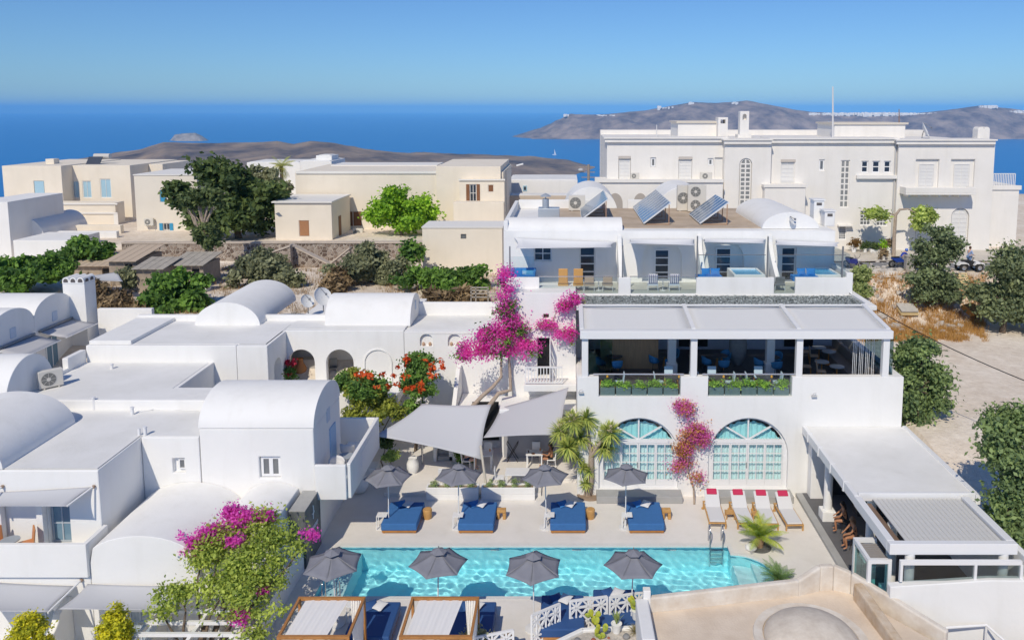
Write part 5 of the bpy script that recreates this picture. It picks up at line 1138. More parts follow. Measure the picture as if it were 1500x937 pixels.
# tall palm far behind
def fronds(t, c, n, L, w_, m, seed, el0=-.5, el1=1.3, droop=.5, seg=6, name='fronds', leaflets=True, nl=14, tw=.5):
    "arching feather fronds around a crown point"
    rg_ = random.Random(seed); V = []; T = []
    for i in range(n):
        az = 2 * math.pi * i / n + rg_.uniform(-.2, .2); el = el0 + (el1 - el0) * rg_.random(); l = L * rg_.uniform(.8, 1.1)
        pts = []; p = Vector(c); e = el
        for s_i in range(seg + 1):
            pts.append(p.copy()); p = p + Vector((math.cos(az) * math.cos(e), math.sin(az) * math.cos(e), math.sin(e))) * (l / seg); e -= droop / seg * (1 + s_i * .35)
        side = Vector((-math.sin(az), math.cos(az), 0)); tn = rg_.random()
        for j in range(nl):
            f = (j + 1) / nl; x = f * seg; k = min(int(x), seg - 1); q = pts[k].lerp(pts[k + 1], x - k); d = (pts[k + 1] - pts[k]).normalized(); upv = side.cross(d)
            ll = w_ * (math.sin(math.pi * min(1, f * .85 + .15)) * .9 + .15)
            for sg in (-1, 1):
                tip = q + side * sg * ll * .8 + d * ll * .65 - Vector((0, 0, ll * .25)) + upv * ll * .15; wv = d * (l / nl * tw)
                V += [tuple(q - wv * .5), tuple(q + wv * .5), tuple(tip + wv * .12), tuple(tip - wv * .12)]; T += [min(1, max(0, tn + rg_.uniform(-.25, .25)))] * 4
    return facemesh(name, m, t, np.array(V), np.array(T))
b_ = on(412, 262, 92); t = thing('palm_tree', 'palm with a shaggy crown standing behind the dark evergreen', 'palm', b_)
c = PY(412, 243, 92); MB().tube([(c.x, c.y, b_[2]), (c.x, c.y, c.z)], [.25, .2], 8).build('trunk', BARK(), t); fronds(t, c, 30, 1.7, .55, leafmat('palm_yellow_green', (.34, .33, .08), (.14, .17, .04)), 5, -.9, 1.2)
bush('grey_tree', 'bare greyish tree behind the palm at the cream house corner', [pb(385, 268, 26, 24, 84), pb(412, 285, 20, 28, 84)], leafmat('grey_green_leaf', (.24, .24, .14), (.10, .11, .06)), 6000, .24, 31, cat='tree')
# right side of the lot
Y = 56.5
tree('pepper_tree', 'dark green tree standing at the roadside between the parked vehicles', 'tree', on(1372, 432, Y), [pb(1374, 350, 32, 18, Y), pb(1366, 376, 30, 20, Y), pb(1388, 366, 20, 18, Y), pb(1356, 402, 34, 16, Y), pb(1378, 412, 30, 16, Y), pb(1362, 428, 28, 12, Y), pb(1388, 430, 24, 12, Y)], leafmat('bluish_green_leaf', (.17, .21, .10), (.06, .08, .045)), 12000, .16, .16, seed=41, clump=.42)
Y = 53
tree('spreading_tree', 'broad olive-green tree at the right edge of the dirt lot', 'tree', on(1470, 452, Y), [pb(1478, 395, 40, 40, Y), pb(1512, 400, 44, 46, Y), pb(1455, 432, 36, 24, Y), pb(1490, 442, 50, 26, Y), pb(1535, 440, 44, 34, Y), pb(1458, 456, 32, 14, Y), pb(1505, 460, 46, 16, Y)], leafmat('olive_green_leaf', (.20, .23, .11), (.07, .09, .05)), 21000, .16, .18, seed=42, clump=.5)
Y = 37.8
tree('young_carob', 'green tree growing against the right side of the restaurant', 'tree', on(1340, 632, Y), [pb(1340, 520, 30, 24, Y), pb(1335, 560, 32, 26, Y), pb(1360, 545, 26, 24, Y), pb(1345, 598, 34, 22, Y), pb(1325, 585, 24, 24, Y), pb(1325, 622, 22, 16, Y), pb(1350, 505, 18, 16, Y), pb(1368, 580, 18, 16, Y)], leafmat('carob_leaf', (.18, .24, .09), (.06, .09, .04)), 14000, .125, .1, seed=43, clump=.36, bs=1.0)
Y = 28.6
tree('young_carob', 'tall green tree at the right edge beside the pool bar', 'tree', on(1490, 800, Y), [pb(1480, 635, 44, 26, Y), pb(1490, 675, 46, 28, Y), pb(1500, 720, 44, 30, Y), pb(1478, 762, 34, 26, Y), pb(1490, 800, 34, 28, Y), pb(1470, 785, 24, 20, Y), pb(1462, 655, 26, 20, Y)], MATS['carob_leaf'], 17000, .115, .1, seed=44, clump=.34, bs=1.05)
Y = 57
bush('caper_bush', 'pale green bush beside the suite terrace at the lot corner', [pb(1260, 404, 10, 12, 55), pb(1262, 425, 8, 10, 54)], leafmat('pale_green_leaf', (.28, .32, .13), (.11, .14, .05)), 2600, .15, 45)
Y = 65.5; t = thing('bent_tree', 'wind-bent bare tree with two small tufts before the mansion wall', 'tree', on(1310, 372, Y))
pt = [PY(u, v, Y) for u, v in ((1309, 375), (1310, 345), (1312, 315), (1318, 307), (1330, 306), (1342, 312))]; mb = MB(); mb.tube(pt, [.17, .15, .13, .1, .07, .04], 8); mb.tube([pt[2], PY(1300, 312, Y), PY(1290, 316, Y)], [.08, .05, .03], 6); mb.build('trunk', PALEB, t, smooth=50)
leaves('crown', leafmat('lime_leaf', (.36, .42, .12), (.14, .18, .05)), t, [pb(1284, 314, 14, 6, Y), pb(1352, 316, 14, 9, Y), pb(1350, 330, 8, 6, Y)], 2200, .2, 46, clump=.22)
# dry weeds and rubble on the slope of the lot
rgn = np.random.default_rng(8); V = []; T = []
def tuft(x, y, h, n, out):
    z = ground_z(x, y)
    for k in range(n):
        a = rgn.uniform(0, 6.28); l = h * rgn.uniform(.5, 1.1); w_ = .010 + .010 * h; ox, oy = rgn.normal(0, .12, 2); dx, dy = math.cos(a) * l * .45, math.sin(a) * l * .45; px_, py_ = -math.sin(a) * w_, math.cos(a) * w_
        b = np.array([x + ox, y + oy, z]); out[0].extend([b + [px_, py_, 0], b - [px_, py_, 0], b + [dx - px_ * .2, dy - py_ * .2, l], b + [dx + px_ * .2, dy + py_ * .2, l]]); out[1].extend([rgn.random()] * 4)
o_ = ([], [])
for k in range(5200):
    p = PZ(rgn.uniform(1252, 1445), rgn.uniform(400, 474), 4.2)
    x, y = p.x, p.y
    if y < 59.3 + .3 * rgn.random() and MN.fractal(Vector((x * .5, y * .5, 2)), 1, 2, 3) > -.3: tuft(x, y, rgn.uniform(.2, .5), 8, o_)
tag(facemesh('dry_weeds', leafmat('straw', (.66, .40, .13), (.44, .23, .06), transl=.25), None, np.array(o_[0]), np.array(o_[1])), 'golden dry weeds on the slope beside the dirt lot', 'weeds', kind='stuff')
o_ = ([], [])
for k in range(3600):
    x, y = rgn.uniform(-38, -3), rgn.uniform(49, 70)
    if MN.fractal(Vector((x * .3, y * .3, 7)), 1, 2, 3) > -.22: tuft(x, y, rgn.uniform(.2, .55), 6, o_)
tag(facemesh('dry_grass', leafmat('dry_grass', (.46, .31, .15), (.24, .15, .07), transl=.2), None, np.array(o_[0]), np.array(o_[1])), 'dry brown grass across the garden behind the white roofs', 'grass', kind='stuff')
mb = MB(); rr = random.Random(3)
for k in range(300):
    p = PZ(rr.uniform(1250, 1420), rr.uniform(405, 472), 4); r_ = rr.choice([.06, .08, .1, .16, .3]) * rr.uniform(.7, 1.3)
    mb.cbox((p.x, p.y, ground_z(p.x, p.y) + r_ * .25), r_ * 1.6, r_ * 1.3, r_, rr.uniform(0, 3), rr.uniform(-.4, .4), rr.uniform(-.4, .4))
tag(mb.build('rubble', mat('pale_rubble', (.60, .56, .51), .9, var=.2, scale=3)), 'pale stones and rubble scattered among the dry weeds', 'rubble', kind='stuff')
# ---- bougainvilleas
def vine(label, blobs, m1, m2, nf, nl, size, trunk, seed, tr=.08, extra=None, clump=.16, name='bougainvillea', bark=None, base=None):
    base = base or trunk[0][0]; t = thing(name, label, 'bougainvillea', base)
    mb = MB()
    for path in trunk: mb.tube(path, [tr * (1 - .6 * i / (len(path) - 1)) for i in range(len(path))], 7)
    mb.build('trunk', bark or PALEB, t, smooth=60)
    if nl: leaves('foliage', m2, t, blobs, nl, size * 1.05, seed, clump=clump, shell=.2)
    leaves('blossom', m1, t, blobs, nf, size, seed + 1, clump=clump, shell=.45, aspect=1.2); return t
Y = 40.0
TR = [[PY(690, 597, 39.2), PY(706, 580, 39.4), PY(722, 566, 39.7), PY(734, 552, 40.0), PY(734, 530, 40.1), PY(738, 500, 40.1)], [PY(714, 597, 39.2), PY(730, 576, 39.4), PY(748, 571, 39.8), PY(747, 545, 40.1), PY(745, 520, 40.1), PY(745, 470, 40.2)], [PY(745, 470, 40.2), PY(742, 440, 40.3), PY(738, 410, 40.6)]]
vine('big magenta bougainvillea spreading over the white wall by the entrance', [pb(735, 505, 32, 20, Y, .5), pb(700, 512, 26, 14, Y, .45), pb(772, 508, 16, 14, Y, .35), pb(745, 478, 22, 18, Y, .45), pb(742, 452, 13, 14, Y, .35), pb(737, 422, 11, 14, Y, .3), pb(743, 402, 7, 8, Y, .25), pb(678, 516, 10, 10, Y, .35), pb(715, 490, 16, 10, Y, .4), pb(765, 485, 10, 10, Y, .3)], PINK, G_MID, 9500, 2400, .08, TR, 61, .12, clump=.2)
vine('magenta bougainvillea strand hanging below the suite terrace corner', [pb(842, 437, 10, 6, 39.6, .3), pb(826, 448, 10, 6, 40, .3), pb(778, 438, 12, 5, 41, .2), pb(766, 448, 8, 5, 41.1, .2)], PINK, G_MID, 2600, 200, .07, [[PY(745, 470, 41.0), PY(765, 450, 41.1), PY(785, 434, 41.2)], [PY(810, 470, 40), PY(815, 455, 40), PY(830, 442, 39.8), PY(848, 434, 39.5)]], 63, .025)
vine('magenta bougainvillea strand arching over the entrance doorway', [pb(800, 476, 14, 4, 40.1, .2), pb(825, 489, 12, 5, 39.9, .2), pb(835, 482, 6, 6, 39.8, .2), pb(838, 502, 3, 4, 39.8, .15)], PINK, G_MID, 1700, 150, .07, [[PY(775, 487, 40.3), PY(790, 476, 40.2), PY(812, 480, 40), PY(838, 484, 39.8), PY(839, 500, 39.8)]], 65, .02)
Y = 35.5
vine('purple-pink bougainvillea climbing between the two arched doors', [pb(1020, 633, 16, 14, Y, .25), pb(1003, 655, 10, 12, Y, .25), pb(1030, 645, 10, 8, Y, .2), pb(1005, 598, 9, 9, Y, .2), pb(996, 595, 6, 4, Y, .2), pb(1000, 680, 9, 8, Y, .25), pb(1022, 697, 6, 4, Y, .2), pb(988, 686, 6, 3, Y, .2)], PINK2, RUST, 4600, 3400, .055, [[PZ(1017, 738, .02), PY(1016, 715, Y), PY(1008, 690, Y), PY(1006, 660, Y), PY(1012, 630, Y), PY(1006, 600, Y)]], 67, .05, clump=.17)
# flowering shrubs in the garden corner
bush('trumpet_vine', 'dense shrub with orange trumpet flowers beside the stair wall', [pb(608, 545, 26, 20, 40.5), pb(610, 570, 26, 16, 40.3), pb(622, 525, 14, 10, 40.6), pb(605, 595, 16, 12, 40)], leafmat('deep_green_leaf', (.14, .24, .05), (.04, .08, .02)), 9000, .1, 71, clump=.16)
t = bpy.data.objects['trumpet_vine']; leaves('flowers', ORNG, t, [pb(608, 548, 32, 26, 40.1), pb(640, 535, 10, 8, 40.2)], 520, .12, 72, clump=.09, nclump=26, shell=.8)
t = bush('trumpet_vine', 'green and olive shrubs with a few orange flowers beside the villa balcony', [pb(525, 570, 26, 18, 39.5), pb(550, 580, 24, 20, 39.3), pb(515, 550, 14, 14, 40), pb(545, 610, 26, 18, 38.7), pb(520, 610, 20, 20, 38.8), pb(575, 600, 14, 16, 38.8)], leafmat('yellow_olive_leaf', (.28, .30, .05), (.08, .10, .02)), 13000, .1, 73, clump=.17)
leaves('flowers', ORNG, t, [pb(510, 550, 14, 14, 39.3), pb(545, 560, 28, 16, 39)], 260, .12, 74, clump=.08, nclump=16, shell=.85)
leaves('foliage', MATS['deep_green_leaf'], t, [pb(538, 565, 26, 12, 39.1), pb(500, 560, 10, 10, 39.6)], 3600, .1, 75, clump=.15)
bush('lavender_bush', 'low light green bush by the patio path under the sail', [pb(575, 665, 11, 9, 37.6)], leafmat('fresh_green', (.34, .40, .10), (.14, .18, .05)), 1600, .08, 76, clump=.1)
bush('box_hedge', 'clipped dark green hedge beside the garden stairs', [pb(676, 668, 9, 12, 38.9), pb(690, 668, 8, 11, 39)], G_MID, 2600, .08, 77, cat='hedge', clump=.1)
bush('patio_bush', 'dark leafy bush in the shade below the villa balcony', [pb(562, 650, 14, 14, 38.3)], G_DARK, 1800, .1, 78, clump=.12)
# ---- yucca by the arches
def spikes(t, c, n, L, w_, m, seed, lo=-.9, name='leaves'):
    rg_ = random.Random(seed); V = []; T = []
    for i in range(n):
        az = rg_.uniform(0, 6.28); el = rg_.uniform(lo, 1.5); l = L * rg_.uniform(.7, 1.1); d = Vector((math.cos(az) * math.cos(el), math.sin(az) * math.cos(el), math.sin(el))); s2 = Vector((-math.sin(az), math.cos(az), 0)) * w_
        p0 = Vector(c); p1 = p0 + d * l * .55; p2 = p0 + d * l - Vector((0, 0, l * .12)); tn = rg_.random()
        V += [tuple(p0 - s2 * .6), tuple(p0 + s2 * .6), tuple(p1 + s2), tuple(p1 - s2), tuple(p1 - s2), tuple(p1 + s2), tuple(p2 + s2 * .1), tuple(p2 - s2 * .1)]; T += [tn] * 8
    return facemesh(name, m, t, np.array(V), np.array(T))
Y = 35.0; bs = PZ(861, 724, .02); YU = bs.y - .2
t = thing('yucca_tree', 'branching yucca with spiky rosettes at the corner of the arched doors', 'yucca', bs)
hd = [(822, 632), (838, 618), (858, 612), (878, 622), (893, 634), (850, 640), (872, 645), (832, 655), (885, 655), (858, 628)]
fk = PY(866, 668, YU); mb = MB(); mb.tube([bs, PY(866, 700, YU), fk], [.24, .15, .13], 9); fk2 = PY(848, 668, YU + .3); mb.tube([bs + Vector((-.2, .1, 0)), PY(850, 695, YU + .2), fk2], [.2, .11, .09], 8)
heads = [PY(u, v, YU + (.5 if i % 3 == 0 else -.35 if i % 3 == 1 else .1)) for i, (u, v) in enumerate(hd)]
for i, h_ in enumerate(heads): mb.tube([fk if h_.x > fk2.x + .25 else fk2, (fk if h_.x > fk2.x + .25 else fk2).lerp(h_, .5) + Vector((0, 0, .1)), h_], [.09, .075, .06], 7)
mb.build('trunk', PALEB, t, smooth=50)
for i, h_ in enumerate(heads): spikes(t, h_, 230, .72, .034, G_YUC, 80 + i, name='rosette')
for i, (u, v) in enumerate([(846, 672), (858, 708), (862, 690), (853, 685)]): spikes(t, PY(u, v, YU - .1), 70, .45, .026, G_YUC, 95 + i, name='rosette')
for i in (1, 4, 0): 
    leaves('bloom', leafmat('cream_bloom', (.75, .68, .48), (.5, .45, .28)), t, [(heads[i].x, heads[i].y - .1, heads[i].z + .25, .09, .09, .22)], 160, .05, 99 + i, clump=.05)
MB().lathe((bs.x + .1, bs.y, 0.004), [(.62, 0), (.6, .09), (.5, .1), (.5, .05)], 24).build('tree_ring', mat('tree_pit', (.30, .22, .16), .95), t)
# cycads
def cycad(label, c, L, n, trunk_h, m, seed):
    t = thing('sago_palm', label, 'palm', c); c = Vector(c)
    MB().lathe(c, [(.16, 0), (.19, trunk_h * .5), (.14, trunk_h)], 12).build('trunk', mat('cycad_trunk', (.42, .28, .17), .95, var=.4, scale=10, bump=.8, bscale=25), t, smooth=60)
    fronds(t, c + Vector((0, 0, trunk_h)), n, L, L * .22, m, seed, .25, 1.35, .55, nl=18, tw=.75)
    return t
t = cycad('sago palm with arching fronds beside the sun loungers', PZ(1112, 800, .02), 1.15, 30, .45, leafmat('cycad_leaf', (.30, .34, .05), (.10, .15, .025)), 101)
c = t.location; MB().lathe((c.x, c.y, .004), [(.5, 0), (.48, .025)], 24).build('pebble_bed', mat('dark_pebbles', (.16, .16, .16), .9, var=.5, scale=25), t)
cycad('low sago palm beside the rounded end of the pool', PZ(1140, 852, .02), .85, 24, .12, leafmat('cycad_dark', (.14, .22, .07), (.05, .09, .03)), 102)
tag(MB().lathe(PZ(1100, 804, .01), [(.05, 0), (.22, .02), (.25, .1), (.18, .19), (.02, .22)], 14).build('white_boulder', W, smooth=80), 'rounded white stone at the foot of the sago palm', 'stone')
# golden conifers in the yard
for i, (u, lb) in enumerate(((38, 'golden green conifer at the bottom left corner'), (167, 'golden green conifer between the yard divider walls'))):
    Y = 24.6; top = PY(u, 905 if i == 0 else 893, Y); ru = (31, 20)[i]
    t = thing('golden_conifer', lb, 'conifer', (top.x, Y, -1.6), 'golden conifers in the front yard')
    MB().tube([(top.x, Y, -1.6), (top.x, Y, top.z - .3)], [.07, .02], 6).build('trunk', BARK(), t)
    k = Y * 1.15 / F
    leaves('crown', G_YEL, t, [(top.x, Y, top.z - .55, ru * k * .75, ru * k * .75, .5), (top.x, Y, top.z - 1.2, ru * k, ru * k, .7), (top.x, Y, top.z - .2, ru * k * .4, ru * k * .4, .3)], 9000, .055, 110 + i, clump=.08, shell=.75, up=1.0)
# pergola with bougainvillea
PG = thing('pergola', 'white slatted pergola under the bougainvillea at the yard corner', 'pergola', (-11.8, 25, -1.6))
for k in range(7):
    y = 23.6 + .62 * k; MB().box(-14.6, -11.0, y - .05, y + .05, .62 + .0, .74).build('slat', METALW(), PG)
for x in (-14.4, -12.6, -11.2): MB().box(x - .06, x + .06, 23.4, 27.6, .46, .615).build('beam', METALW(), PG)
for x, y in ((-14.4, 23.6), (-12.6, 23.6), (-11.2, 23.6), (-14.4, 27), (-12.6, 27)): MB().box(x - .06, x + .06, y - .06, y + .06, -1.61, .455).build('post', METALW(), PG)
b_ = Vector((-12.7, 25.0, -1.6))
bl = [pb(370, 765, 40, 16, 28.4, .6), pb(330, 785, 36, 16, 27.9, .7), pb(410, 785, 34, 16, 27.8, .6), pb(300, 810, 30, 14, 27.3, .6), pb(370, 815, 50, 16, 26.9, .8), pb(440, 805, 18, 12, 27.0, .4), pb(330, 850, 54, 14, 26.0, .7), pb(400, 850, 40, 14, 26.1, .6), pb(265, 868, 28, 12, 25.6, .5), pb(350, 888, 60, 12, 25.0, .5), pb(235, 892, 16, 8, 25.2, .3), pb(370, 930, 14, 20, 24.6, .3)]
t = thing('bougainvillea', 'bougainvillea with green leaves and pink sprays over the white pergola', 'bougainvillea', b_)
mb = MB(); branches(mb, b_, [Vector(q[:3]) for q in bl], .09, 5, n=7); mb.build('trunk', BARK(), t)
leaves('foliage', leafmat('pergola_leaf', (.31, .36, .07), (.12, .16, .03)), t, lumpy(bl, 5, 3, .85), 14000, .08, 121, clump=.2, shell=.2)
leaves('blossom', leafmat('violet_pink_bract', (.93, .16, .68), (.74, .08, .52), transl=.5), t, [pb(345, 758, 34, 14, 28.3, .5), pb(305, 788, 28, 14, 27.8, .5), pb(345, 750, 24, 8, 28.4, .4), pb(395, 757, 16, 5, 28.4, .3), pb(310, 775, 20, 9, 27.9, .4), pb(285, 800, 16, 14, 27.4, .3), pb(268, 783, 6, 5, 27.6, .2), pb(456, 781, 11, 5, 26.8, .2), pb(340, 795, 18, 8, 27.2, .3), pb(355, 903, 20, 5, 24.8, .2), pb(300, 822, 14, 8, 27.0, .3), pb(385, 868, 8, 5, 25.8, .2)], 6800, .07, 122, clump=.12, shell=.3, aspect=1.2)
# ================================================================== POOL TERRACE FURNITURE
WOOD = mat('teak', (.48, .22, .07), .5, var=.25, scale=5, stretch=(1, 6, 1))
WOODL = mat('light_teak', (.60, .34, .12), .5, var=.2, scale=5)
BLUEF = mat('blue_canvas', (.055, .165, .40), .8, spec=.1, var=.08, scale=6)
NAVYF = mat('navy_canvas', (.03, .085, .24), .6, spec=.3)
GREYF = mat('charcoal_canvas', (.235, .24, .275), .8, spec=.1, var=.08, scale=5)
CUSHW = mat('linen_cushion', (.66, .66, .67), .9, spec=.05)
STEEL = mat('chrome_steel', (.62, .63, .65), .18, metal=1)
def umbrella():
    t = thing('parasol', '', 'parasol', (0, 0, 0), 'charcoal parasols round the pool')
    MB().lathe((0, 0, 0), [(.3, 0), (.3, .035), (.06, .06), (.045, .3)], 20).build('base', mat('parasol_base', (.70, .70, .70), .5), t, smooth=40)
    MB().tube([(0, 0, .05), (0, 0, 2.55)], .024, 10).build('pole', METALW(), t, smooth=60)
    Rr, zt, ze = 1.05, 2.55, 2.14; n = 6; rot = .26
    pt = lambda k, r_, z: Vector((r_ * math.cos(2 * math.pi * k / n + rot), r_ * math.sin(2 * math.pi * k / n + rot), z))
    for k in range(n):
        g = MB(); a, b = pt(k, Rr, ze), pt(k + 1, Rr, ze); c = Vector((0, 0, zt))
        def fn(u, v, a=a, b=b, c=c):
            e = a.lerp(b, u); e = e.lerp(Vector((0, 0, ze)), .05 * 4 * u * (1 - u)); p = c.lerp(e, v); p.z -= .05 * math.sin(math.pi * v) * (.6 + .4 * math.sin(math.pi * u)); return p
        g.grid(6, 6, fn); o = g.build('canopy_panel', GREYF, t, smooth=180); sm = o.modifiers.new('solid', 'SOLIDIFY'); sm.thickness = .006
        MB().tube([(0, 0, zt - .03), pt(k, Rr * .97, ze - .01)], .009, 5).build('rib', MATS['grey_metal'], t)
        MB().tube([(0, 0, 1.95), pt(k, Rr * .5, (zt + ze) / 2 - .05)], .008, 5).build('strut', MATS['grey_metal'], t)
    g = MB()
    for k in range(n):
        a, b, c = pt(k, .3, zt - .035), pt(k + 1, .3, zt - .035), Vector((0, 0, zt + .09)); g.add([a, b, c], [(0, 1, 2)])
    o = g.build('vent_cap', GREYF, t); sm = o.modifiers.new('solid', 'SOLIDIFY'); sm.thickness = .008
    MB().lathe((0, 0, zt + .08), [(.02, 0), (.02, .07), (.005, .09)], 8).build('finial', MATS['grey_metal'], t)
    return t
U0 = umbrella()
ul = [(-7.75, 32.95, 'leftmost parasol of the far row, beside the villa'), (-4.72, 32.95, 'parasol in front of the left half of the white planters, far row'), (-.88, 32.95, 'parasol beside the yucca, far row'), (2.56, 32.95, 'rightmost parasol of the far row, before the left arched door'), (-8.15, 26.35, 'leftmost parasol of the near row, beside the bougainvillea pergola'), (-4.56, 26.3, 'parasol above the right cabana, near row'), (-1.16, 26.1, 'parasol above the open deck left of the lattice fence, near row'), (2.26, 26.15, 'rightmost parasol of the near row, behind the lattice fence')]
for i, (x, y, lb) in enumerate(ul):
    o = U0 if i == 0 else dup(U0, (x, y, 0.002)); o.location = (x, y, .002); o.rotation_euler = ([.02, -.015, .01, -.02, .03, -.01, .025, -.03][i], [.015, .02, -.02, .01, -.02, .03, .0, .02][i], [.0, .1, -.06, .05, .35, .02, .22, -.2][i]); o['label'] = lb
    if i < 4: o.scale = (1, 1, 1.09)
def cushion(mb, c, sx, sy, sz, rz=0, rx=0, ry=0, n=8):
    M = Matrix.Translation(c) @ Matrix.Rotation(rz, 4, 'Z') @ Matrix.Rotation(rx, 4, 'X') @ Matrix.Rotation(ry, 4, 'Y'); b = len(mb.v)
    for s_ in (1, -1):
        mb.grid(n, n, lambda a, bb: M @ Vector(((a - .5) * sx * (1 - .1 * math.sin(math.pi * bb)), (bb - .5) * sy * (1 - .1 * math.sin(math.pi * a)), s_ * sz * .5 * (math.sin(math.pi * a) * math.sin(math.pi * bb)) ** .45)))
    return mb
def daybed(name, m, m2, wood=True):
    t = thing(name, '', 'daybed', (0, 0, 0), 'blue daybeds on the far side of the pool')
    b = MB(); b.box(-.74, .74, -.95, .95, .05, .14); b.build('frame', WOOD, t, bevel=.01)
    for x in (-.66, .66):
        for y in (-.87, .87): MB().box(x - .04, x + .04, y - .04, y + .04, 0, .05).build('foot', WOOD, t)
    b = MB(); b.box(-.77, .77, -.98, .98, .145, .46); b.build('mattress', m, t, bevel=.045)
    b = MB(); cushion(b, (-.22, .64, .54), .48, .44, .15, .5, .22); b.build('blue_pillow', m2, t, smooth=180)
    b = MB(); cushion(b, (.1, .56, .58), .44, .44, .15, -.55, .25); b.build('white_pillow', CUSHW, t, smooth=180)
    return t
D0 = daybed('daybed', BLUEF, mat('bright_blue_pillow', (.04, .19, .48), .8))
def c_table(label, loc, g):
    t = thing('side_table', label, 'side table', loc, g); x, y, z = loc
    MB().box(x - .12, x + .33, y - .2, y + .2, z + .60, z + .63).build('top', METALW(), t, bevel=.006)
    for dy in (-.17, .17): MB().box(x - .12, x - .09, y + dy - .015, y + dy + .015, z + .02, z + .60).build('leg', METALW(), t)
    MB().box(x - .12, x + .25, y - .185, y + .185, z, z + .02).build('foot_plate', METALW(), t); return t
bx = [-7.2, -3.9, .06, 3.44]; who = ['leftmost blue daybed', 'second blue daybed from the left', 'third blue daybed from the left', 'rightmost blue daybed']
for i, x in enumerate(bx):
    o = D0 if i == 0 else dup(D0, (x, 33.4, 0)); o.location = (x, 33.38, .002); o['label'] = ['leftmost blue daybed on the far side, nearest the villa', 'second blue daybed from the left in the far row', 'third blue daybed from the left in the far row, near the yucca', 'rightmost blue daybed of the far row, before the left arched door'][i]
    c_table('white metal side table over the %s' % who[i], (x - .92, 32.9, .002), 'white side tables at the daybeds')
    if i in (0, 2):
        t = tag(MB().lathe((x + 1.0, 33.75, .002), [(.17, 0), (.2, .1), (.19, .25), (.21, .4), (.18, .44), (.02, .44)], 14).build('log_stool', WOODL, smooth=50), 'round honey-coloured log stool beside the %s' % who[i], 'stool', 'wooden stools at the daybeds')
    else:
        b = MB(); X = x + 1.0; b.box(X - .2, X + .2, 33.6, 33.9, .3, .44); b.box(X - .2, X - .08, 33.6, 33.9, .002, .3); b.box(X + .06, X + .2, 33.6, 33.9, .002, .3)
        tag(b.build('log_stool', WOODL, bevel=.03), 'square-cut wooden stool beside the %s' % who[i], 'stool', 'wooden stools at the daybeds')
# near side beds
NB0 = daybed('daybed', NAVYF, NAVYF)
nb = [(-6.75, 26.0, 'dark blue daybed at the pool edge between the parasol and the left cabana'), (-3.3, 26.0, 'dark blue daybed at the pool edge behind the right cabana'), (-.15, 26.4, 'blue daybed at the pool edge behind the lattice fence, left'), (1.75, 26.75, 'blue daybed behind the right lattice panels')]
for i, (x, y, lb) in enumerate(nb):
    o = NB0 if i == 0 else dup(NB0, (x, y, 0)); o.location = (x, y, .002); o['label'] = lb; o['group'] = 'blue daybeds on the near side of the pool'
c_table('white metal side table at the near left daybed', (-7.7, 26.6, .002), 'white side tables at the daybeds')
for i, (x, y, lb) in enumerate([(-5.45, 24.95, 'carved wooden stump stool beside the left cabana'), (-1.95, 25.1, 'carved wooden stump stool beside the right cabana')]):
    b = MB(); b.lathe((x, y, .002), [(.17, 0), (.2, .1), (.17, .22), (.2, .36), (.18, .45), (.02, .45)], 10); tag(b.build('stump_stool', mat('dark_stump', (.22, .13, .07), .7, var=.5, scale=9), smooth=40), lb, 'stool', 'stump stools at the cabanas')
# cabanas
SHEER = leafmat('sheer_curtain', (.90, .88, .85), (.90, .88, .85), transl=.15)
def cabana(x0, x1, y0, y1, h_, lb, seed):
    t = thing('cabana', lb, 'cabana', ((x0 + x1) / 2, (y0 + y1) / 2, 0), 'curtained cabanas on the near side')
    for x in (x0, x1):
        for y in (y0, y1): MB().box(x - .045, x + .045, y - .045, y + .045, .002, h_ - .1).build('post', WOOD, t)
    for y in (y0, y1): MB().box(x0 - .045, x1 + .045, y - .045, y + .045, h_ - .098, h_).build('beam', WOOD, t)
    for x in (x0, x1): MB().box(x - .04, x + .04, y0 + .047, y1 - .047, h_ - .095, h_ - .005).build('beam', WOOD, t)
    MB().box(x0 + .05, x1 - .05, y0 + .06, y1 - .06, .12, .42).build('mattress', NAVYF, t, bevel=.04); MB().box(x0 + .02, x1 - .02, y0 + .05, y1 - .05, .04, .115).build('bed_frame', WOOD, t)
    def curt(name, a, b, c, d, folds, amp, nx=50, ny=10, gather=0.0):
        a, b, c, d = map(Vector, (a, b, c, d)); nrm = (b - a).cross(d - a).normalized()
        def fn(u, v):
            p = a.lerp(b, u).lerp(d.lerp(c, u), v); g_ = gather * math.sin(math.pi * min(1, v * 1.1)); p = p.lerp(a.lerp(d, v), g_); return p + nrm * (amp * math.sin(u * folds + v * 2.2 + seed) + amp * .5 * math.sin(u * folds * 2.3 + seed) - .0)
        g = MB(); g.grid(nx, ny, fn); o = g.build(name, SHEER, t, smooth=180); return o
    m_ = (x1 - x0)
    curt('canopy_cloth', (x0 + .22, y1 - .06, h_ - .07), (x1 - .5, y1 - .06, h_ - .07), (x1 - .72, y0 + .06, h_ - .12), (x0 + .1, y0 + .06, h_ - .12), 26, .009)
    curt('curtain', (x1 - .42, y1 - .1, h_ - .06), (x1 - .05, y1 - .1, h_ - .06), (x1 - .05, y1 - .5, .15), (x1 - .25, y1 - .5, .15), 30, .03, gather=.2)
    curt('curtain', (x0 + .05, y0 + .02, h_ - .1), (x0 + .6, y0 + .02, h_ - .1), (x0 + .5, y0 + .05, .1), (x0 + .05, y0 + .05, .1), 30, .03)
    curt('curtain', (x1 - .02, y0 + .5, h_ - .1), (x1 - .02, y1 - .1, h_ - .1), (x1 - .02, y1 - .3, .1), (x1 - .02, y1 - .5, .1), 30, .03)
    return t
cabana(-8.88, -6.74, 22.9, 24.85, 2.0, 'wooden cabana with gathered white curtains, left of the two', .3)
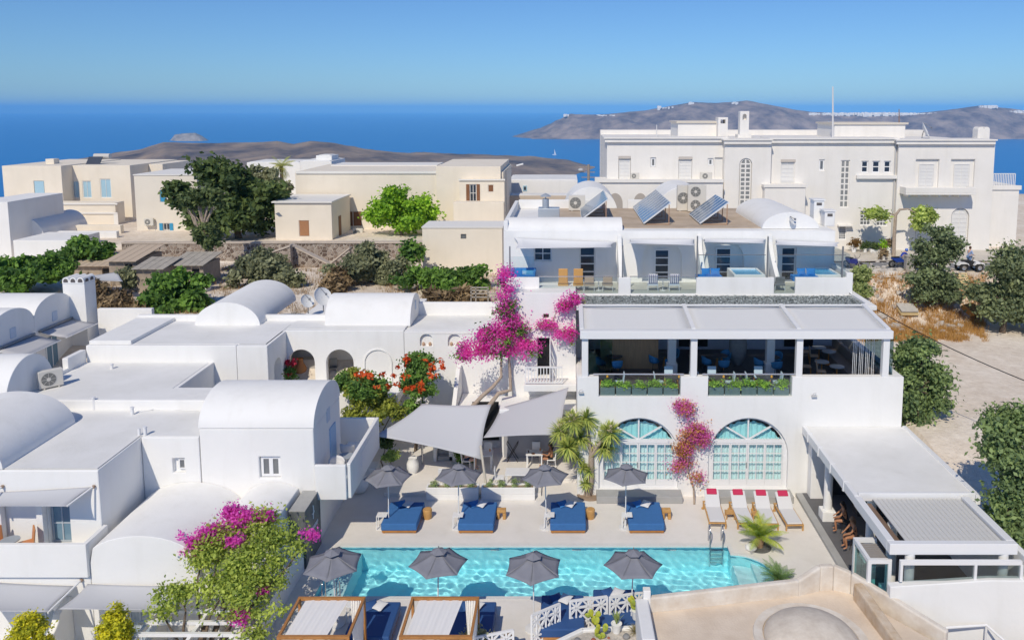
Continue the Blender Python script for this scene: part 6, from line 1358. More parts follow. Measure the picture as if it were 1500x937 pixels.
cabana(-5.12, -2.95, 22.9, 24.85, 2.0, 'wooden cabana with drawn white curtains, right of the two', 1.9)
# sun loungers
def lounger():
    t = thing('sun_lounger', '', 'sun lounger', (0, 0, 0), 'white sun loungers before the right arched door'); W_ = .36; L = 1.95
    f = MB()
    for x in (-W_, W_): f.box(x - .025, x + .025, -L / 2, L / 2, .24, .30)
    for y in (-L / 2 + .02, 0, L / 2 - .02): f.box(-W_ + .026, W_ - .026, y - .025, y + .025, .245, .295)
    f.build('frame', WOODL, t)
    for x in (-W_, W_):
        for y in (-L / 2 + .06, L / 2 - .12): MB().box(x - .03, x + .03, y - .035, y + .035, 0, .238).build('leg', WOODL, t)
    for x in (-W_ - .035, W_ + .035): MB().lathe((x, L / 2 - .2, .0), [(.02, .02), (.07, .02), (.07, .06), (.02, .06)], 12).build('wheel', WOODL, t)
    MB().box(-W_ + .03, W_ - .03, -L / 2 + .03, .28, .302, .37).build('seat_cushion', CUSHW, t, bevel=.025)
    MB().cbox((0, .28 + .36, .302 + .26), W_ * 2 - .06, .86, .07, rx=.62).build('back_cushion', CUSHW, t, bevel=.025)
    b = MB(); b.cbox((0, .28 + .60, .302 + .50), .46, .28, .07, rx=.62); b.build('red_pillow', mat('red_cushion', (.52, .035, .10), .85), t, bevel=.03)
    MB().bar((0, .75, .26), (0, .85, .6), .03).build('back_prop', WOODL, t)
    return t
L0 = lounger()
for i, (u, lb) in enumerate(((1051, 'leftmost white sun lounger with a red pillow'), (1092, 'second sun lounger from the left with a red pillow'), (1127, 'third sun lounger from the left, half behind the sago palm'), (1162, 'rightmost white sun lounger with a red pillow'))):
    p = PZ(u, 763 + 1.2 * i, .25); o = L0 if i == 0 else dup(L0, (0, 0, 0)); o.location = (p.x, 33.78 - .06 * i, .002); o.rotation_euler = (0, 0, [-.03, 0, -.02, .03][i]); o['label'] = lb
for i, (u, v) in enumerate(((1069, 750), (1108, 752))):
    p = PZ(u, v, .25); t = thing('slatted_table', ('small slatted wooden table right of the leftmost lounger', 'small slatted wooden table right of the second lounger')[i], 'table', (p.x, p.y, 0), 'slatted tables between loungers')
    for k in range(4): MB().box(p.x - .2, p.x + .2, p.y - .2 + .105 * k, p.y - .115 + .105 * k, .26, .285).build('slat', WOODL, t)
    for dx in (-.17, .17):
        for dy in (-.17, .17): MB().box(p.x + dx - .02, p.x + dx + .02, p.y + dy - .02, p.y + dy + .02, .002, .258).build('leg', WOODL, t)
# pool ladders
for i, (x, y, sg, lb) in enumerate(((PZ(1048, 795, 0).x, 31.55, -1, 'steel pool ladder at the far edge near the sago palm'), (PZ(490, 868, 0).x, 27.9, 1, 'steel pool ladder at the near left end of the pool'))):
    t = thing('pool_ladder', lb, 'pool ladder', (x, y, 0), 'pool ladders')
    for dx in (-.27, .27): MB().tube([(x + dx, y - sg * .32, .02), (x + dx, y - sg * .32, .62), (x + dx, y - sg * .22, .78), (x + dx, y - sg * .05, .78), (x + dx, y + sg * .1, .6), (x + dx, y + sg * .12, -1.2)], .026, 8).build('rail', STEEL, t, smooth=60)
    for k in range(4): MB().box(x - .25, x + .25, y + sg * .08, y + sg * .16, -.25 - .26 * k, -.22 - .26 * k).build('tread', STEEL, t)
# planters on the patio edge
PLG = leafmat('rosemary_leaf', (.26, .32, .14), (.10, .14, .06))
for i, (u0, u1, lb) in enumerate(((626, 702, 'long white planter with small bushes, left of the sail mast'), (706, 784, 'long white planter with small bushes, right of the sail mast'))):
    a, c = PZ(u0, 728, 0), PZ(u1, 728, 0); y = 35.35; t = thing('white_planter', lb, 'planter', ((a.x + c.x) / 2, y, 0), 'white planters along the patio edge')
    b = MB(); b.slabZ([(a.x, y), (c.x, y), (c.x, y + .5), (a.x, y + .5)], [[(a.x + .08, y + .08), (c.x - .08, y + .08), (c.x - .08, y + .42), (a.x + .08, y + .42)]], .3, .62); b.box(a.x, c.x, y, y + .5, .002, .299); b.build('trough', W, t, bevel=.02)
    MB().box(a.x + .07, c.x - .07, y + .07, y + .43, .45, .55).build('soil', mat('soil', (.30, .23, .16), .95), t)
    for k in range(4): x = a.x + .35 + (c.x - a.x - .7) * k / 3; leaves('small_bush', PLG, t, [(x, y + .25, .72, .13, .13, .2)], 320, .04, 200 + k + 4 * i, clump=.06, up=1.2)
# sails over the patio
SG = mat('grey_sail', (.52, .53, .56), .85, spec=.1)
s1 = [PY(547, 638, 36.7), PY(706, 673, 36.3), PY(720, 592, 38.7), PY(619, 591, 38.7)]
tag(sail(None, 'shade_sail', s1, SG, sag=.15, inset=.07), 'large grey shade sail over the stairs and left patio tables', 'shade sail', 'grey sails over the patio')
s2 = [PY(708, 641, 37.0), PY(822, 637, 36.6), PY(833, 567, 38.0), PY(733, 597, 38.9)]
tag(sail(None, 'shade_sail', s2, mat('grey_sail_dark', (.46, .46, .49), .85, spec=.1), sag=.1, inset=.05), 'large grey shade sail hung from the white restaurant corner', 'shade sail', 'grey sails over the patio')
def mast(a, b, lb, r_=.06, m=STEEL): tag(MB().tube([a, b], r_, 10).build('sail_mast', m, smooth=60), lb, 'mast', 'sail masts')
mast((PY(713, 713, 36.0).x, 36.0, .17), PY(704, 652, 36.2), 'leaning steel sail mast at the planter', m=mat('pale_mast', (.62, .57, .48), .5))
mast((PY(619, 680, 38.9).x, 38.9, .17), PY(616, 586, 38.9), 'steel sail mast left of the garden stairs', .05)
# left sails: terrace and yard
SGL = mat('pale_grey_sail', (.50, .51, .54), .85, spec=.1)
def boom(pts, parent_label):
    t = thing('sail_boom', parent_label, 'sail boom', pts[0]); MB().tube(pts, .035, 8).build('spar', METALW(), t, smooth=60); MB().lathe(Vector(pts[0]) - Vector((0, 0, .06)), [(.05, 0), (.07, .04), (.05, .1)], 8).build('bracket', mat('rusty_bracket', (.35, .25, .18), .7), t)
tag(sail(None, 'shade_sail', [PY(-60, 741, 27.6), PY(97, 741, 27.45), PY(133, 713, 28.42), PY(-40, 722, 28.42)], SGL, sag=.1, inset=.05), 'grey shade sail over the upper left terrace with orange chairs', 'shade sail', 'sails on the left villas')
boom([PY(137, 712, 28.44), PY(98, 741, 27.45)], 'white spar holding the sail over the upper left terrace'); boom([PY(3, 712, 28.44), PY(-30, 741, 27.4)], 'white spar at the left edge of the upper terrace')
tag(sail(None, 'shade_sail', [PY(-60, 896, 25.6), PY(69, 896, 25.6), PY(110, 858, 27.18), PY(-40, 850, 27.18)], SGL, sag=.15, inset=.05), 'grey shade sail over the yard at the bottom left corner', 'shade sail', 'sails on the left villas')
tag(sail(None, 'shade_sail', [PY(86, 892, 25.8), PY(262, 895, 25.6), PY(275, 858, 27.1), PY(128, 855, 27.18)], SGL, sag=.15, inset=.05), 'grey shade sail over the yard left of the pergola', 'shade sail', 'sails on the left villas')
boom([PY(119, 849, 27.2), PY(70, 897, 25.6)], 'white spar between the two yard sails')
# lattice fence panels and cactus bed at the near edge
def lattice(lb, a, b, h_, cols, z0=.02):
    t = thing('lattice_panel', lb, 'fence', ((a[0] + b[0]) / 2, (a[1] + b[1]) / 2, z0), 'white lattice fence panels'); a = Vector((a[0], a[1], z0)); b = Vector((b[0], b[1], b[2] if len(b) > 2 else z0)); d = b - a
    def P3(u, v): return a + d * u + Vector((0, 0, h_ * v))
    f = MB()
    for q in ((0, 0, 1, 0), (0, 1, 1, 1), (0, 0, 0, 1), (1, 0, 1, 1)): f.bar(P3(q[0], q[1]), P3(q[2], q[3]), .07, .07)
    f.build('frame', METALW(), t); n_ = 2
    for i in range(cols):
        for j in range(n_):
            u0, u1, v0, v1 = i / cols, (i + 1) / cols, j / n_, (j + 1) / n_; uc, vc = (u0 + u1) / 2, (v0 + v1) / 2; m_ = MB()
            for q in ((u0, v0, u1, v1), (u0, v1, u1, v0), (uc, v0, uc, v1), (u0, vc, u1, vc)): m_.bar(P3(q[0], q[1]), P3(q[2], q[3]), .06, .06)
            m_.build('star_panel', METALW(), t)
p = lambda u, v, z=.05: PZ(u, v, z)
q = p(835, 921); q2 = p(889, 914); lattice('white star-pattern lattice fence panel, middle of three', (q.x, q.y), (q2.x, q2.y), 1.08, 3)
q = p(893, 915); q2 = p(944, 907); lattice('white star-pattern lattice fence panel next to the tan roof', (q.x, q.y), (q2.x, q2.y), 1.08, 3)
q = p(779, 940); q2 = p(820, 925); lattice('white star-pattern lattice fence panel at the left, set at an angle', (q.x, q.y - .1), (q2.x, q2.y), 1.08, 3)
q = p(690, 975); q2 = p(752, 962); lattice('white star-pattern lattice fence panel cut by the bottom edge', (q.x, q.y), (q2.x, q2.y), 1.0, 3)
bed = thing('cactus_bed', 'white walled rock bed of cactus pots at the bottom edge', 'planter', (1.6, 24, 0))
b = MB(); b.slabZ([(-.4, 22.2), (2.8, 22.2), (2.75, 25.3), (.6, 25.15), (-.4, 24.4)], [], -.3, .55); b.build('bed', mat('pale_stones', (.62, .57, .50), .9, var=.35, scale=8, bump=.6, bscale=10), bed, bevel=.05)
mb = pwall([(2.6, 25.45), (.5, 25.3), (-.6, 24.5)], .16, [.62, .62, .62], z0=0); mb.build('wall', W, bed, bevel=.03)
rr = random.Random(9); STG = [mat('grey_pebble', (.25, .25, .25), .8), mat('pale_pebble', (.6, .56, .5), .8), mat('red_pebble', (.36, .12, .07), .8), mat('black_pebble', (.09, .09, .09), .7)]
for k in range(34):
    x, y, r_ = rr.uniform(.3, 2.5), rr.uniform(23.4, 25.0), rr.choice([.05, .07, .09, .13]); tag(MB().lathe((x, y, .54), [(.01, -.01), (r_ * .8, .0), (r_, r_ * .4), (r_ * .7, r_ * .9), (.01, r_)], 9).build('stone', STG[k % 4 if r_ < .1 else (0, 3, 0, 2)[k % 4]], bed, smooth=80))
CACT = leafmat('cactus_green', (.50, .52, .05), (.26, .32, .05), transl=.1)
def cactus(lb, u, v, seed, pot=True):
    c = PZ(u, v, .56); t = thing('potted_cactus', lb, 'cactus', c, 'cacti in the rock bed'); rg_ = random.Random(seed)
    if pot: MB().lathe(c, [(.13, 0), (.18, .3), (.19, .32), (.16, .32), (.15, .28)], 16).build('pot', W, t, smooth=40)
    zb = c.z + (.28 if pot else 0); m_ = mat('prickly_pear', (.52, .50, .04), .55, col2=(.22, .32, .06), scale=5)
    for k in range(7):
        a = rg_.uniform(-.7, .7); h_ = rg_.uniform(.2, .34); z = zb + (0 if k < 3 else .22); x = c.x + math.sin(a) * (.08 if k < 3 else .2); b = MB(); M = Matrix.Translation((x, c.y + rg_.uniform(-.08, .08), z)) @ Matrix.Rotation(a * .8, 4, 'Y') @ Matrix.Rotation(rg_.uniform(-.7, .7), 4, 'Z')
        b.lathe((0, 0, 0), [(.02, 0), (.07, h_ * .25), (.1, h_ * .6), (.07, h_ * .9), (.01, h_)], 10); b.v = [tuple(M @ Vector((p_[0], p_[1] * .3, p_[2]))) for p_ in b.v]; b.build('pad', m_, t, smooth=80)
    return t
cactus('yellow-green prickly pear in a white pot beside the tan roof', 932, 905, 1); cactus('yellow prickly pear in the middle of the rock bed', 868, 913, 2, False); cactus('low yellow-green prickly pear at the bottom edge', 880, 935, 4, False)
c = PZ(903, 925, .56); t = thing('potted_agave', 'upright snake plant in a white pot in the rock bed', 'plant', c); MB().lathe(c, [(.13, 0), (.18, .3), (.19, .32), (.16, .32), (.15, .28)], 16).build('pot', W, t, smooth=40); spikes(t, c + Vector((0, 0, .3)), 22, .5, .03, leafmat('snake_leaf', (.30, .34, .12), (.14, .18, .06)), 7, 1.0)
c = PZ(930, 925, .56); t = thing('grass_tuft', 'dry spiky tufts between the cactus pots', 'plant', c); spikes(t, c, 60, .35, .012, leafmat('tuft_leaf', (.48, .42, .22), (.26, .22, .10)), 8, .1); spikes(t, c + Vector((.45, .1, 0)), 50, .3, .012, MATS['tuft_leaf'], 9, .1)
c = PZ(697, 930, .5); t = thing('grey_shrub', 'grey rounded shrub in front of the right cabana', 'bush', (c.x, c.y, 0)); leaves('foliage', leafmat('grey_sage', (.33, .33, .20), (.16, .16, .09)), t, [(c.x, c.y - .5, .75, .42, .35, .3)], 1900, .06, 33, clump=.08); MB().tube([(c.x, c.y - .5, 0), (c.x, c.y - .5, .7)], .04, 6).build('stem', BARK(), t)
tag(MB().lathe((PY(528, 705, 36.4).x, 36.2, .0), [(.02, .0), (.3, .06), (.45, .3), (.45, .55), (.3, .82), (.02, .88)], 22).build('stone_ball', W, smooth=80), 'big white stone ball below the villa balcony', 'ball')
tag(MB().lathe((PY(605, 670, 38.0).x, 37.9, .17), [(.2, 0), (.3, .25), (.3, .5), (.2, .7), (.22, .76), (.15, .74)], 18).build('white_jar', W, smooth=60), 'white round jar at the foot of the garden stairs', 'jar')
tag(MB().box(PY(534, 690, 37.5).x - .35, PY(552, 690, 37.5).x, 37.3, 38.2, .17, .62).build('white_block', W, bevel=.03), 'low white block under the villa balcony', 'block')
# ================================================================== RESTAURANT, SUITES, ROOF
TUBB = mat('blue_velvet', (.06, .24, .46), .75); LBL = mat('light_blue_seat', (.50, .64, .74), .7); WLEG = mat('orange_wood', (.55, .27, .07), .5); DTOP = mat('dark_table_top', (.06, .065, .075), .35); BEI = mat('beige_seat', (.50, .38, .28), .8); GTOP = mat('grey_stone_top', (.34, .38, .42), .4)
FZ = 4.724
def tub_chair(m, leg, nm='tub_chair', grp='tub chairs in the restaurant'):
    t = thing(nm, '', 'chair', (0, 0, 0), grp)
    MB().lathe((0, 0, .36), [(.02, 0), (.22, .01), (.25, .06), (.24, .11), (.02, .11)], 16).build('seat', m, t, smooth=50)
    g = MB(); g.grid(14, 4, lambda a, b: (.27 * math.cos(math.pi * (1.15 * a - .075)) * (1 + .1 * b), .27 * math.sin(math.pi * (1.15 * a - .075)) * (1 + .1 * b), .42 + b * (.22 + .14 * math.sin(math.pi * a)))); o = g.build('backrest', m, t, smooth=180); sm = o.modifiers.new('solid', 'SOLIDIFY'); sm.thickness = .04
    for x, y in ((-.17, -.17), (.17, -.17), (-.17, .17), (.17, .17)): MB().tube([(x * .8, y * .8, .37), (x * 1.2, y * 1.2, 0)], [.018, .012], 6).build('leg', leg, t)
    return t
def side_chair(m, leg, nm='dining_chair', grp='pale blue chairs at the restaurant railing', hb=.92):
    t = thing(nm, '', 'chair', (0, 0, 0), grp)
    MB().box(-.22, .22, -.22, .22, .43, .48).build('seat', m, t, bevel=.02); b = MB(); b.cbox((0, .22, .70), .42, .05, .46, rx=-.12); b.build('backrest', m, t, bevel=.02)
    for x in (-.19, .19):
        for y in (-.19, .19): MB().tube([(x, y, .43), (x * 1.1, y * 1.15, 0)], .016, 6).build('leg', leg, t)
    return t
def round_table(top, leg, r_=.42, h_=.74, grp='round tables in the restaurant', four=True):
    t = thing('dining_table', '', 'table', (0, 0, 0), grp); MB().lathe((0, 0, h_ - .035), [(r_ - .01, 0), (r_, .01), (r_, .03), (r_ - .01, .035)], 28).build('top', top, t, smooth=40)
    if four:
        for k in range(4): a = math.pi / 4 + k * math.pi / 2; MB().tube([(math.cos(a) * .12, math.sin(a) * .12, h_ - .036), (math.cos(a) * .27, math.sin(a) * .27, 0)], [.025, .018], 6).build('leg', leg, t)
    else: MB().lathe((0, 0, 0), [(.2, 0), (.2, .02), (.035, .05), (.03, h_ - .036)], 14).build('pedestal', leg, t, smooth=40)
    return t
TC, SC, RT, GT = tub_chair(TUBB, mat('dark_leg', (.05, .04, .035), .5)), side_chair(LBL, WLEG), round_table(DTOP, WLEG), round_table(GTOP, WLEG, .36, .72, 'grey round tables in the lounge corner', False)
BC = side_chair(BEI, WLEG, 'lounge_chair', 'beige lounge chairs in the restaurant corner')
_used = set()
def setp(proto, x, y, z, rz, lb):
    o = proto if proto.name not in _used else dup(proto, (x, y, z), rz); _used.add(o.name); _used.add(proto.name)
    o.location = (x, y, z); o.rotation_euler = (0, 0, rz); o['label'] = lb; return o
tabs = [(900, 521, 'left'), (977, 518, 'middle left'), (1054, 520, 'middle right'), (1130, 522, 'right of centre')]
for u, v, w_ in tabs:
    p = PZ(u, v, FZ + .74); setp(RT, p.x, p.y, FZ, 0, 'dark round restaurant table, %s of the row of four' % w_)
    for k, (dx, dy, rz, side) in enumerate(((-.68, -.25, 1.9, 'left'), (.1, -.68, 3.3, 'near'), (.45, .6, -.6, 'far'))): setp(TC, p.x + dx, p.y + dy, FZ, rz - 0, 'blue tub chair on the %s side of the %s round table' % (side, w_))
xs = [(888, 'first'), (985, 'second'), (1050, 'third'), (1120, 'fourth')]
for i, (u, w_) in enumerate(xs):
    x = PY(u, 545, 36.75).x; t = thing('dining_table', 'square dark table with orange legs at the railing, %s from the left' % w_, 'table', (x, 36.8, FZ), 'square tables at the railing')
    MB().box(x - .36, x + .36, 36.5, 37.15, FZ + .72, FZ + .75).build('top', DTOP, t)
    for dx in (-.28, .28):
        for dy in (-.24, .24): MB().tube([(x + dx * .8, 36.82 + dy, FZ + .719), (x + dx, 36.82 + dy * 1.1, FZ)], [.03, .02], 6).build('leg', WLEG, t)
    MB().lathe((x + (.3 if i else .05), 36.6, FZ + .751), [(.04, 0), (.06, .05), (.03, .12), (.045, .17), (.01, .2)], 10).build('lantern', mat('amber_lantern', (.75, .38, .04), .3), t)
    setp(SC, x - .62, 36.85, FZ, math.pi / 2, 'pale blue chair left of the %s railing table' % w_); setp(SC, x + .62, 36.85, FZ, -math.pi / 2, 'pale blue chair right of the %s railing table' % w_)
    if i: setp(SC, x - .05, 37.55, FZ, 0, 'pale blue chair behind the %s railing table' % w_)
for i, (u, v, w_) in enumerate(((1226, 536, 'nearest'), (1204, 529, 'second'), (1214, 514, 'third'), (1200, 508, 'farthest'))):
    p = PZ(u, v, FZ + .72); setp(GT, p.x, p.y, FZ, 0, 'grey round lounge table, %s from the front' % w_); setp(BC, p.x - .75, p.y + .05, FZ, math.pi / 2 - .2, 'beige lounge chair left of the %s grey table' % w_)
b = MB(); b.box(13.9, 14.6, 37.2, 42.8, FZ, FZ + .45); b.box(14.6, 14.8, 37.2, 42.8, FZ, FZ + .95); tag(b.build('banquette', mat('taupe_bench', (.22, .20, .19), .8), bevel=.04), 'long taupe banquette along the right side of the restaurant', 'bench')
for i, (u, w_) in enumerate(((948, 'left'), (1083, 'right'))):
    x = PY(u, 500, 40.6).x; tag(MB().lathe((x, 40.9, FZ), [(.2, 0), (.42, .5), (.48, 1.1), (.4, 1.7), (.3, 1.95), (.36, 2.05), (.3, 2.05)], 20).build('clay_urn', mat('grey_urn', (.28, .28, .29), .8, var=.2, scale=4), smooth=60), 'tall grey urn in the restaurant, %s one' % w_, 'urn', 'tall urns in the restaurant')
# strip blind on the right side
t = thing('string_curtain', 'pale string curtain at the right end of the restaurant', 'curtain', (14.2, 36.4, 5.8))
for k in range(11): x = 13.5 + .1 * k; MB().tube([(x, 36.55 + .05 * (k % 3), 5.5), (x, 36.55 + .05 * (k % 3), 7.6)], .012, 4).build('strand', mat('pale_string', (.82, .84, .86), .7), t)
# planter boxes behind the glass
PBX = mat('slate_planter', (.16, .22, .22), .6); GP = leafmat('planter_green', (.26, .40, .06), (.09, .17, .03)); k_ = 0
for (a, c), w_, nn_ in ((p1, 'left', 5), (p2, 'right', 5)):
    wd = (c - a - .1) / nn_
    for k in range(nn_):
        x = a + .05 + wd * k; t = thing('planter_box', 'slate planter box with green herbs, number %s from the left in the %s opening' % (('one', 'two', 'three', 'four', 'five')[k], w_), 'planter', (x + wd / 2, 36.15, ZP), 'planter boxes behind the restaurant railing')
        MB().box(x + .03, x + wd - .03, 36.0, 36.35, ZP - .14, ZP + .36).build('box', PBX, t, bevel=.01); leaves('herbs', GP, t, [(x + wd / 2, 36.18, ZP + .48, wd * .4, .16, .16)], 420, .06, 300 + k_, clump=.09); k_ += 1
for u, v in ((851, 572), (1192, 577)):
    p = PY(u, v, 35.8); t = thing('wall_lamp', 'small white wall lamp on the restaurant wall, %s one' % ('left' if u < 1000 else 'right'), 'lamp', p, 'wall lamps'); MB().box(p.x - .12, p.x + .12, 35.66, 35.78, p.z - .1, p.z - .04).build('body', mat('lamp_grey', (.5, .5, .5), .5), t); MB().tube([(p.x - .1, 35.7, p.z - .04), (p.x - .05, 35.62, p.z + .1), (p.x + .08, 35.7, p.z + .1)], .012, 5).build('arm', MATS['lamp_grey'], t)
# suites: furniture
ORC = mat('ochre_seat', (.66, .36, .12), .7); STR = mat('striped_seat', (.72, .72, .74), .7)
z0 = ZFL + .002
def armchair(lb, x, y, m, hb=.95, g=None, rz=0):
    t = thing('terrace_chair', lb, 'chair', (x, y, z0), g)
    MB().box(x - .28, x + .28, y - .25, y + .25, z0 + .3, z0 + .42).build('seat', m, t, bevel=.03); b = MB(); b.cbox((x, y - .24, z0 + .42 + (hb - .42) / 2), .5, .07, hb - .4, rx=.18); b.build('backrest', m, t, bevel=.03)
    for dx in (-.25, .25):
        for dy in (-.22, .22): MB().tube([(x + dx, y + dy, z0 + .3), (x + dx * 1.1, y + dy * 1.1, z0)], .016, 6).build('leg', METALW(), t)
    return t
Yc = 42.3
for i, (u, lb, m, hb) in enumerate(((825, 'ochre high-backed chair on the left suite terrace, left one', ORC, 1.25), (847, 'ochre high-backed chair on the left suite terrace, right one', ORC, 1.25), (863, 'small tan chair left of the terrace table on the left suite', BEI, .85), (890, 'small tan chair right of the terrace table on the left suite', BEI, .85), (956, 'blue-striped armchair left of the glass table', STR, .95), (987, 'blue-striped armchair right of the glass table', STR, .95), (1141, 'small grey chair behind the low glass on the right suite', MATS['grey_metal'], .8))):
    x = PY(u, 415, Yc).x; t = armchair(lb, x, Yc, m, hb, 'chairs on the suite terraces')
    if m is STR:
        for k in range(5): MB().cbox((x - .2 + .1 * k, Yc - .285, z0 + .68), .035, .02, .5, rx=.18).build('stripe', mat('navy_stripe', (.05, .08, .25), .8), t)
for u, lb in ((877, 'small dark terrace table between the tan chairs'), (971, 'small glass terrace table between the striped chairs')):
    x = PY(u, 418, Yc).x; t = thing('terrace_table', lb, 'table', (x, Yc, z0)); MB().lathe((x, Yc, z0 + .58), [(.3, 0), (.3, .02)], 20).build('top', GTOP, t); MB().lathe((x, Yc, z0), [(.18, 0), (.02, .03), (.02, .58)], 10).build('pedestal', METALW(), t)
JB = mat('spa_water', (.10, .42, .72), .1, spec=.6)
for u0, u1, lb in ((748, 784, 'blue plunge tub at the left end of the suite terraces'), (1073, 1118, 'white plunge pool with blue water on the third suite terrace'), (1190, 1228, 'pale plunge pool on the rightmost suite terrace')):
    a, c = PY(u0, 400, 42.4).x, PY(u1, 400, 42.4).x; t = thing('plunge_pool', lb, 'plunge pool', ((a + c) / 2, 42.9, z0)); b = MB(); b.slabZ([(a, 41.9), (c, 41.9), (c, 43.9), (a, 43.9)], [[(a + .12, 42.05), (c - .12, 42.05), (c - .12, 43.75), (a + .12, 43.75)]], z0, 9.32); b.build('rim', W if u0 > 800 else mat('blue_tub', (.05, .22, .55), .5), t, bevel=.02); MB().box(a + .12, c - .12, 42.05, 43.75, z0, 9.24).build('water', JB, t)
for u, lb in ((1041, 'pair of blue cushions on the third suite terrace'), (1181, 'pair of bright blue cushions on the rightmost suite terrace'), (752, 'blue cushion beside the left plunge tub')):
    x = PY(u, 398, 41.95).x; t = thing('blue_cushions', lb, 'cushion', (x, 41.95, 9.2)); MB().box(x - .75, x + .6, 41.72, 42.35, 9.0, 9.28).build('pad', mat('azure_cushion', (.04, .22, .58), .8), t, bevel=.03); b = MB(); cushion(b, (x - .25, 41.98, 9.47), .5, .42, .16, .1, 1.2); cushion(b, (x + .25, 41.98, 9.47), .5, .42, .16, -.1, 1.2); b.build('pillows', MATS['azure_cushion'], t, smooth=180)
# roof of the suites
ZR = Zt + .02
MB().slabZ([(3.3, 45.3), (13.8, 45.3), (13.8, 54.4), (-1.0, 54.4), (-1.0, 46.6), (3.3, 46.6)], [], ZR - .015, ZR + .02).build('roof_deck', mat('tan_roof_screed', (.56, .46, .36), .95, col2=(.44, .35, .26), scale=.7, bump=.2, bscale=8), HOTEL)
b = MB(); vaultX(b, hx0 + .15, 3.15, 45.5, 1.05, Zt - .01, .62, 16); b.build('roof_vault', W, HOTEL, smooth=40, bevel=.03)
b = MB(); b.box(hx0, hx0 + .25, 44.45, 54.6, Zt, Zt + .55); b.box(hx0 + .26, 2.6, 54.3, 54.6, Zt, Zt + .62); b.box(4.2, 5.4, 54.3, 54.6, Zt, Zt + .62); b.build('roof_parapet', W, HOTEL, bevel=.04)
def dome_vault(lb, y0, y1, xc, hw, rise, z=None):
    b = MB(); vaultY(b, y0, y1, xc, hw, (z or ZR), rise, 22); tag(b.build('roof_vault', W, smooth=40, bevel=.03), lb, 'vault')
x = PY(1158, 336, 45).x; dome_vault('white barrel vault at the right end of the suite roof', 45.0, 52.2, x, 1.62, .95)
x = PY(865, 300, 56).x; dome_vault('white round vault behind the left solar panels', 55, 60, x, 1.85, 1.85, 10.9)
x = PY(1000, 300, 56).x; dome_vault('white round vault behind the middle solar panels', 55, 60, x, 2.1, 2.2, 10.6)
for u, v0, v1, Yq, lb in ((1201, 294, 337, 47, 'white chimney block at the right roof end, taller one'), (1217, 310, 337, 46, 'white chimney block at the right roof end, lower one')):
    q = px2(u - 9, v0, u + 6, v1, Yq); t = thing('roof_chimney', lb, 'chimney', ((q[0] + q[2]) / 2, Yq, Zt)); b = MB(); b.box(q[0], q[2], Yq, Yq + .8, Zt, q[3]); b.build('shaft', W, t, bevel=.04); MB().box(q[0] + .15, q[2] - .15, Yq - .02, Yq + .02, q[3] - .28, q[3] - .12).build('vent', MATS['opening_shade'], t)  # vent is a plate with the hollow's shade as its colour
    MB().box(q[0] - .06, q[2] + .06, Yq - .06, Yq + .86, q[3] + .002, q[3] + .07).build('cap', W, t)
PANEL = mat('solar_glass', (.10, .17, .27), .12, spec=.9, col2=(.22, .28, .36), scale=2)
def array(lb, x, y0, y1, n, dx=1.6, dz=1.22):
    t = thing('solar_array', lb, 'solar panel', (x, (y0 + y1) / 2, ZR), 'solar collectors on the suite roof'); w_ = (y1 - y0) / n; L = math.hypot(dx, dz); ry = -math.atan2(dz, dx); me = mf = None
    for k in range(n):
        c = (x + dx / 2, y0 + w_ * (k + .5), ZR + .12 + dz / 2)
        f = MB().cbox((0, 0, -.03), L, w_ * .97, .07, ry=0).build('panel_frame', mat('alu_frame', (.70, .71, .72), .4)) if mf is None else bpy.data.objects.new('panel_frame', mf)
        if mf is None: mf = f.data
        else: COL.objects.link(f)
        f.rotation_euler = (0, ry, 0); f.location = c; put(f, t)
        o = MB().cbox((0, 0, .0), L * .96, w_ * .70, .03).build('panel', PANEL) if me is None else bpy.data.objects.new('panel', me)
        if me is None: me = o.data
        else: COL.objects.link(o)
        o.parent = f; o.location = (0, 0, .012)
    for k in range(0, n + 1, 2): y = y0 + w_ * k; MB().tube([(x + dx - .1, y, ZR), (x + dx - .1, y, ZR + dz)], .03, 6).build('stand', mat('rusty_stand', (.45, .28, .18), .7), t); MB().tube([(x + .2, y, ZR + .06), (x + dx - .1, y, ZR + .06)], .025, 6).build('stand', MATS['rusty_stand'], t)
array('long tilted solar array in the middle of the suite roof', 4.5, 46.4, 54.2, 9); array('shorter tilted solar array right of the long one', 7.8, 46.4, 50.6, 6, 1.7, 1.25); array('tilted solar array at the left behind the roof vault', .9, 48.2, 53.5, 6)
def ac_unit(lb, c, rz=0, w_=.85, h_=.65, fans=1, g='air-conditioning units'):
    t = thing('air_conditioner', lb, 'air conditioner', c, g); x, y, z = c
    M = Matrix.Translation(c) @ Matrix.Rotation(rz, 4, 'Z')
    def bld(mb, nm, m, **k): mb.v = [tuple(M @ Vector(p)) for p in mb.v]; return mb.build(nm, m, t, **k)
    AW = mat('ac_cream', (.66, .63, .57), .5); bld(MB().box(-w_ / 2, w_ / 2, -.16, .16, .06, .06 + h_), 'case', AW, bevel=.02)
    for k in range(fans):
        zc = .06 + h_ * (k + .5) / fans; r_ = min(w_, h_ / fans) * .38; m_ = MB(); m_.wallY([(-.1 + r_ * math.cos(a * .3927), zc + r_ * math.sin(a * .3927)) for a in range(16)], [], -.175, -.161); bld(m_, 'fan_grille', mat('ac_grille', (.20, .20, .19), .6)); m_ = MB(); m_.wallY([(-.1 + r_ * .3 * math.cos(a * .785), zc + r_ * .3 * math.sin(a * .785)) for a in range(8)], [], -.185, -.176); bld(m_, 'fan_hub', AW)
        for j in range(4): m_ = MB(); m_.cbox((-.1, -.18, zc), r_ * 2, .008, .012, ry=j * math.pi / 4); bld(m_, 'grille_bar', AW)
    for sx in (-.3, .3): bld(MB().box(sx * w_ - .03, sx * w_ + .03, -.18, .18, 0, .06), 'foot', AW)
    return t
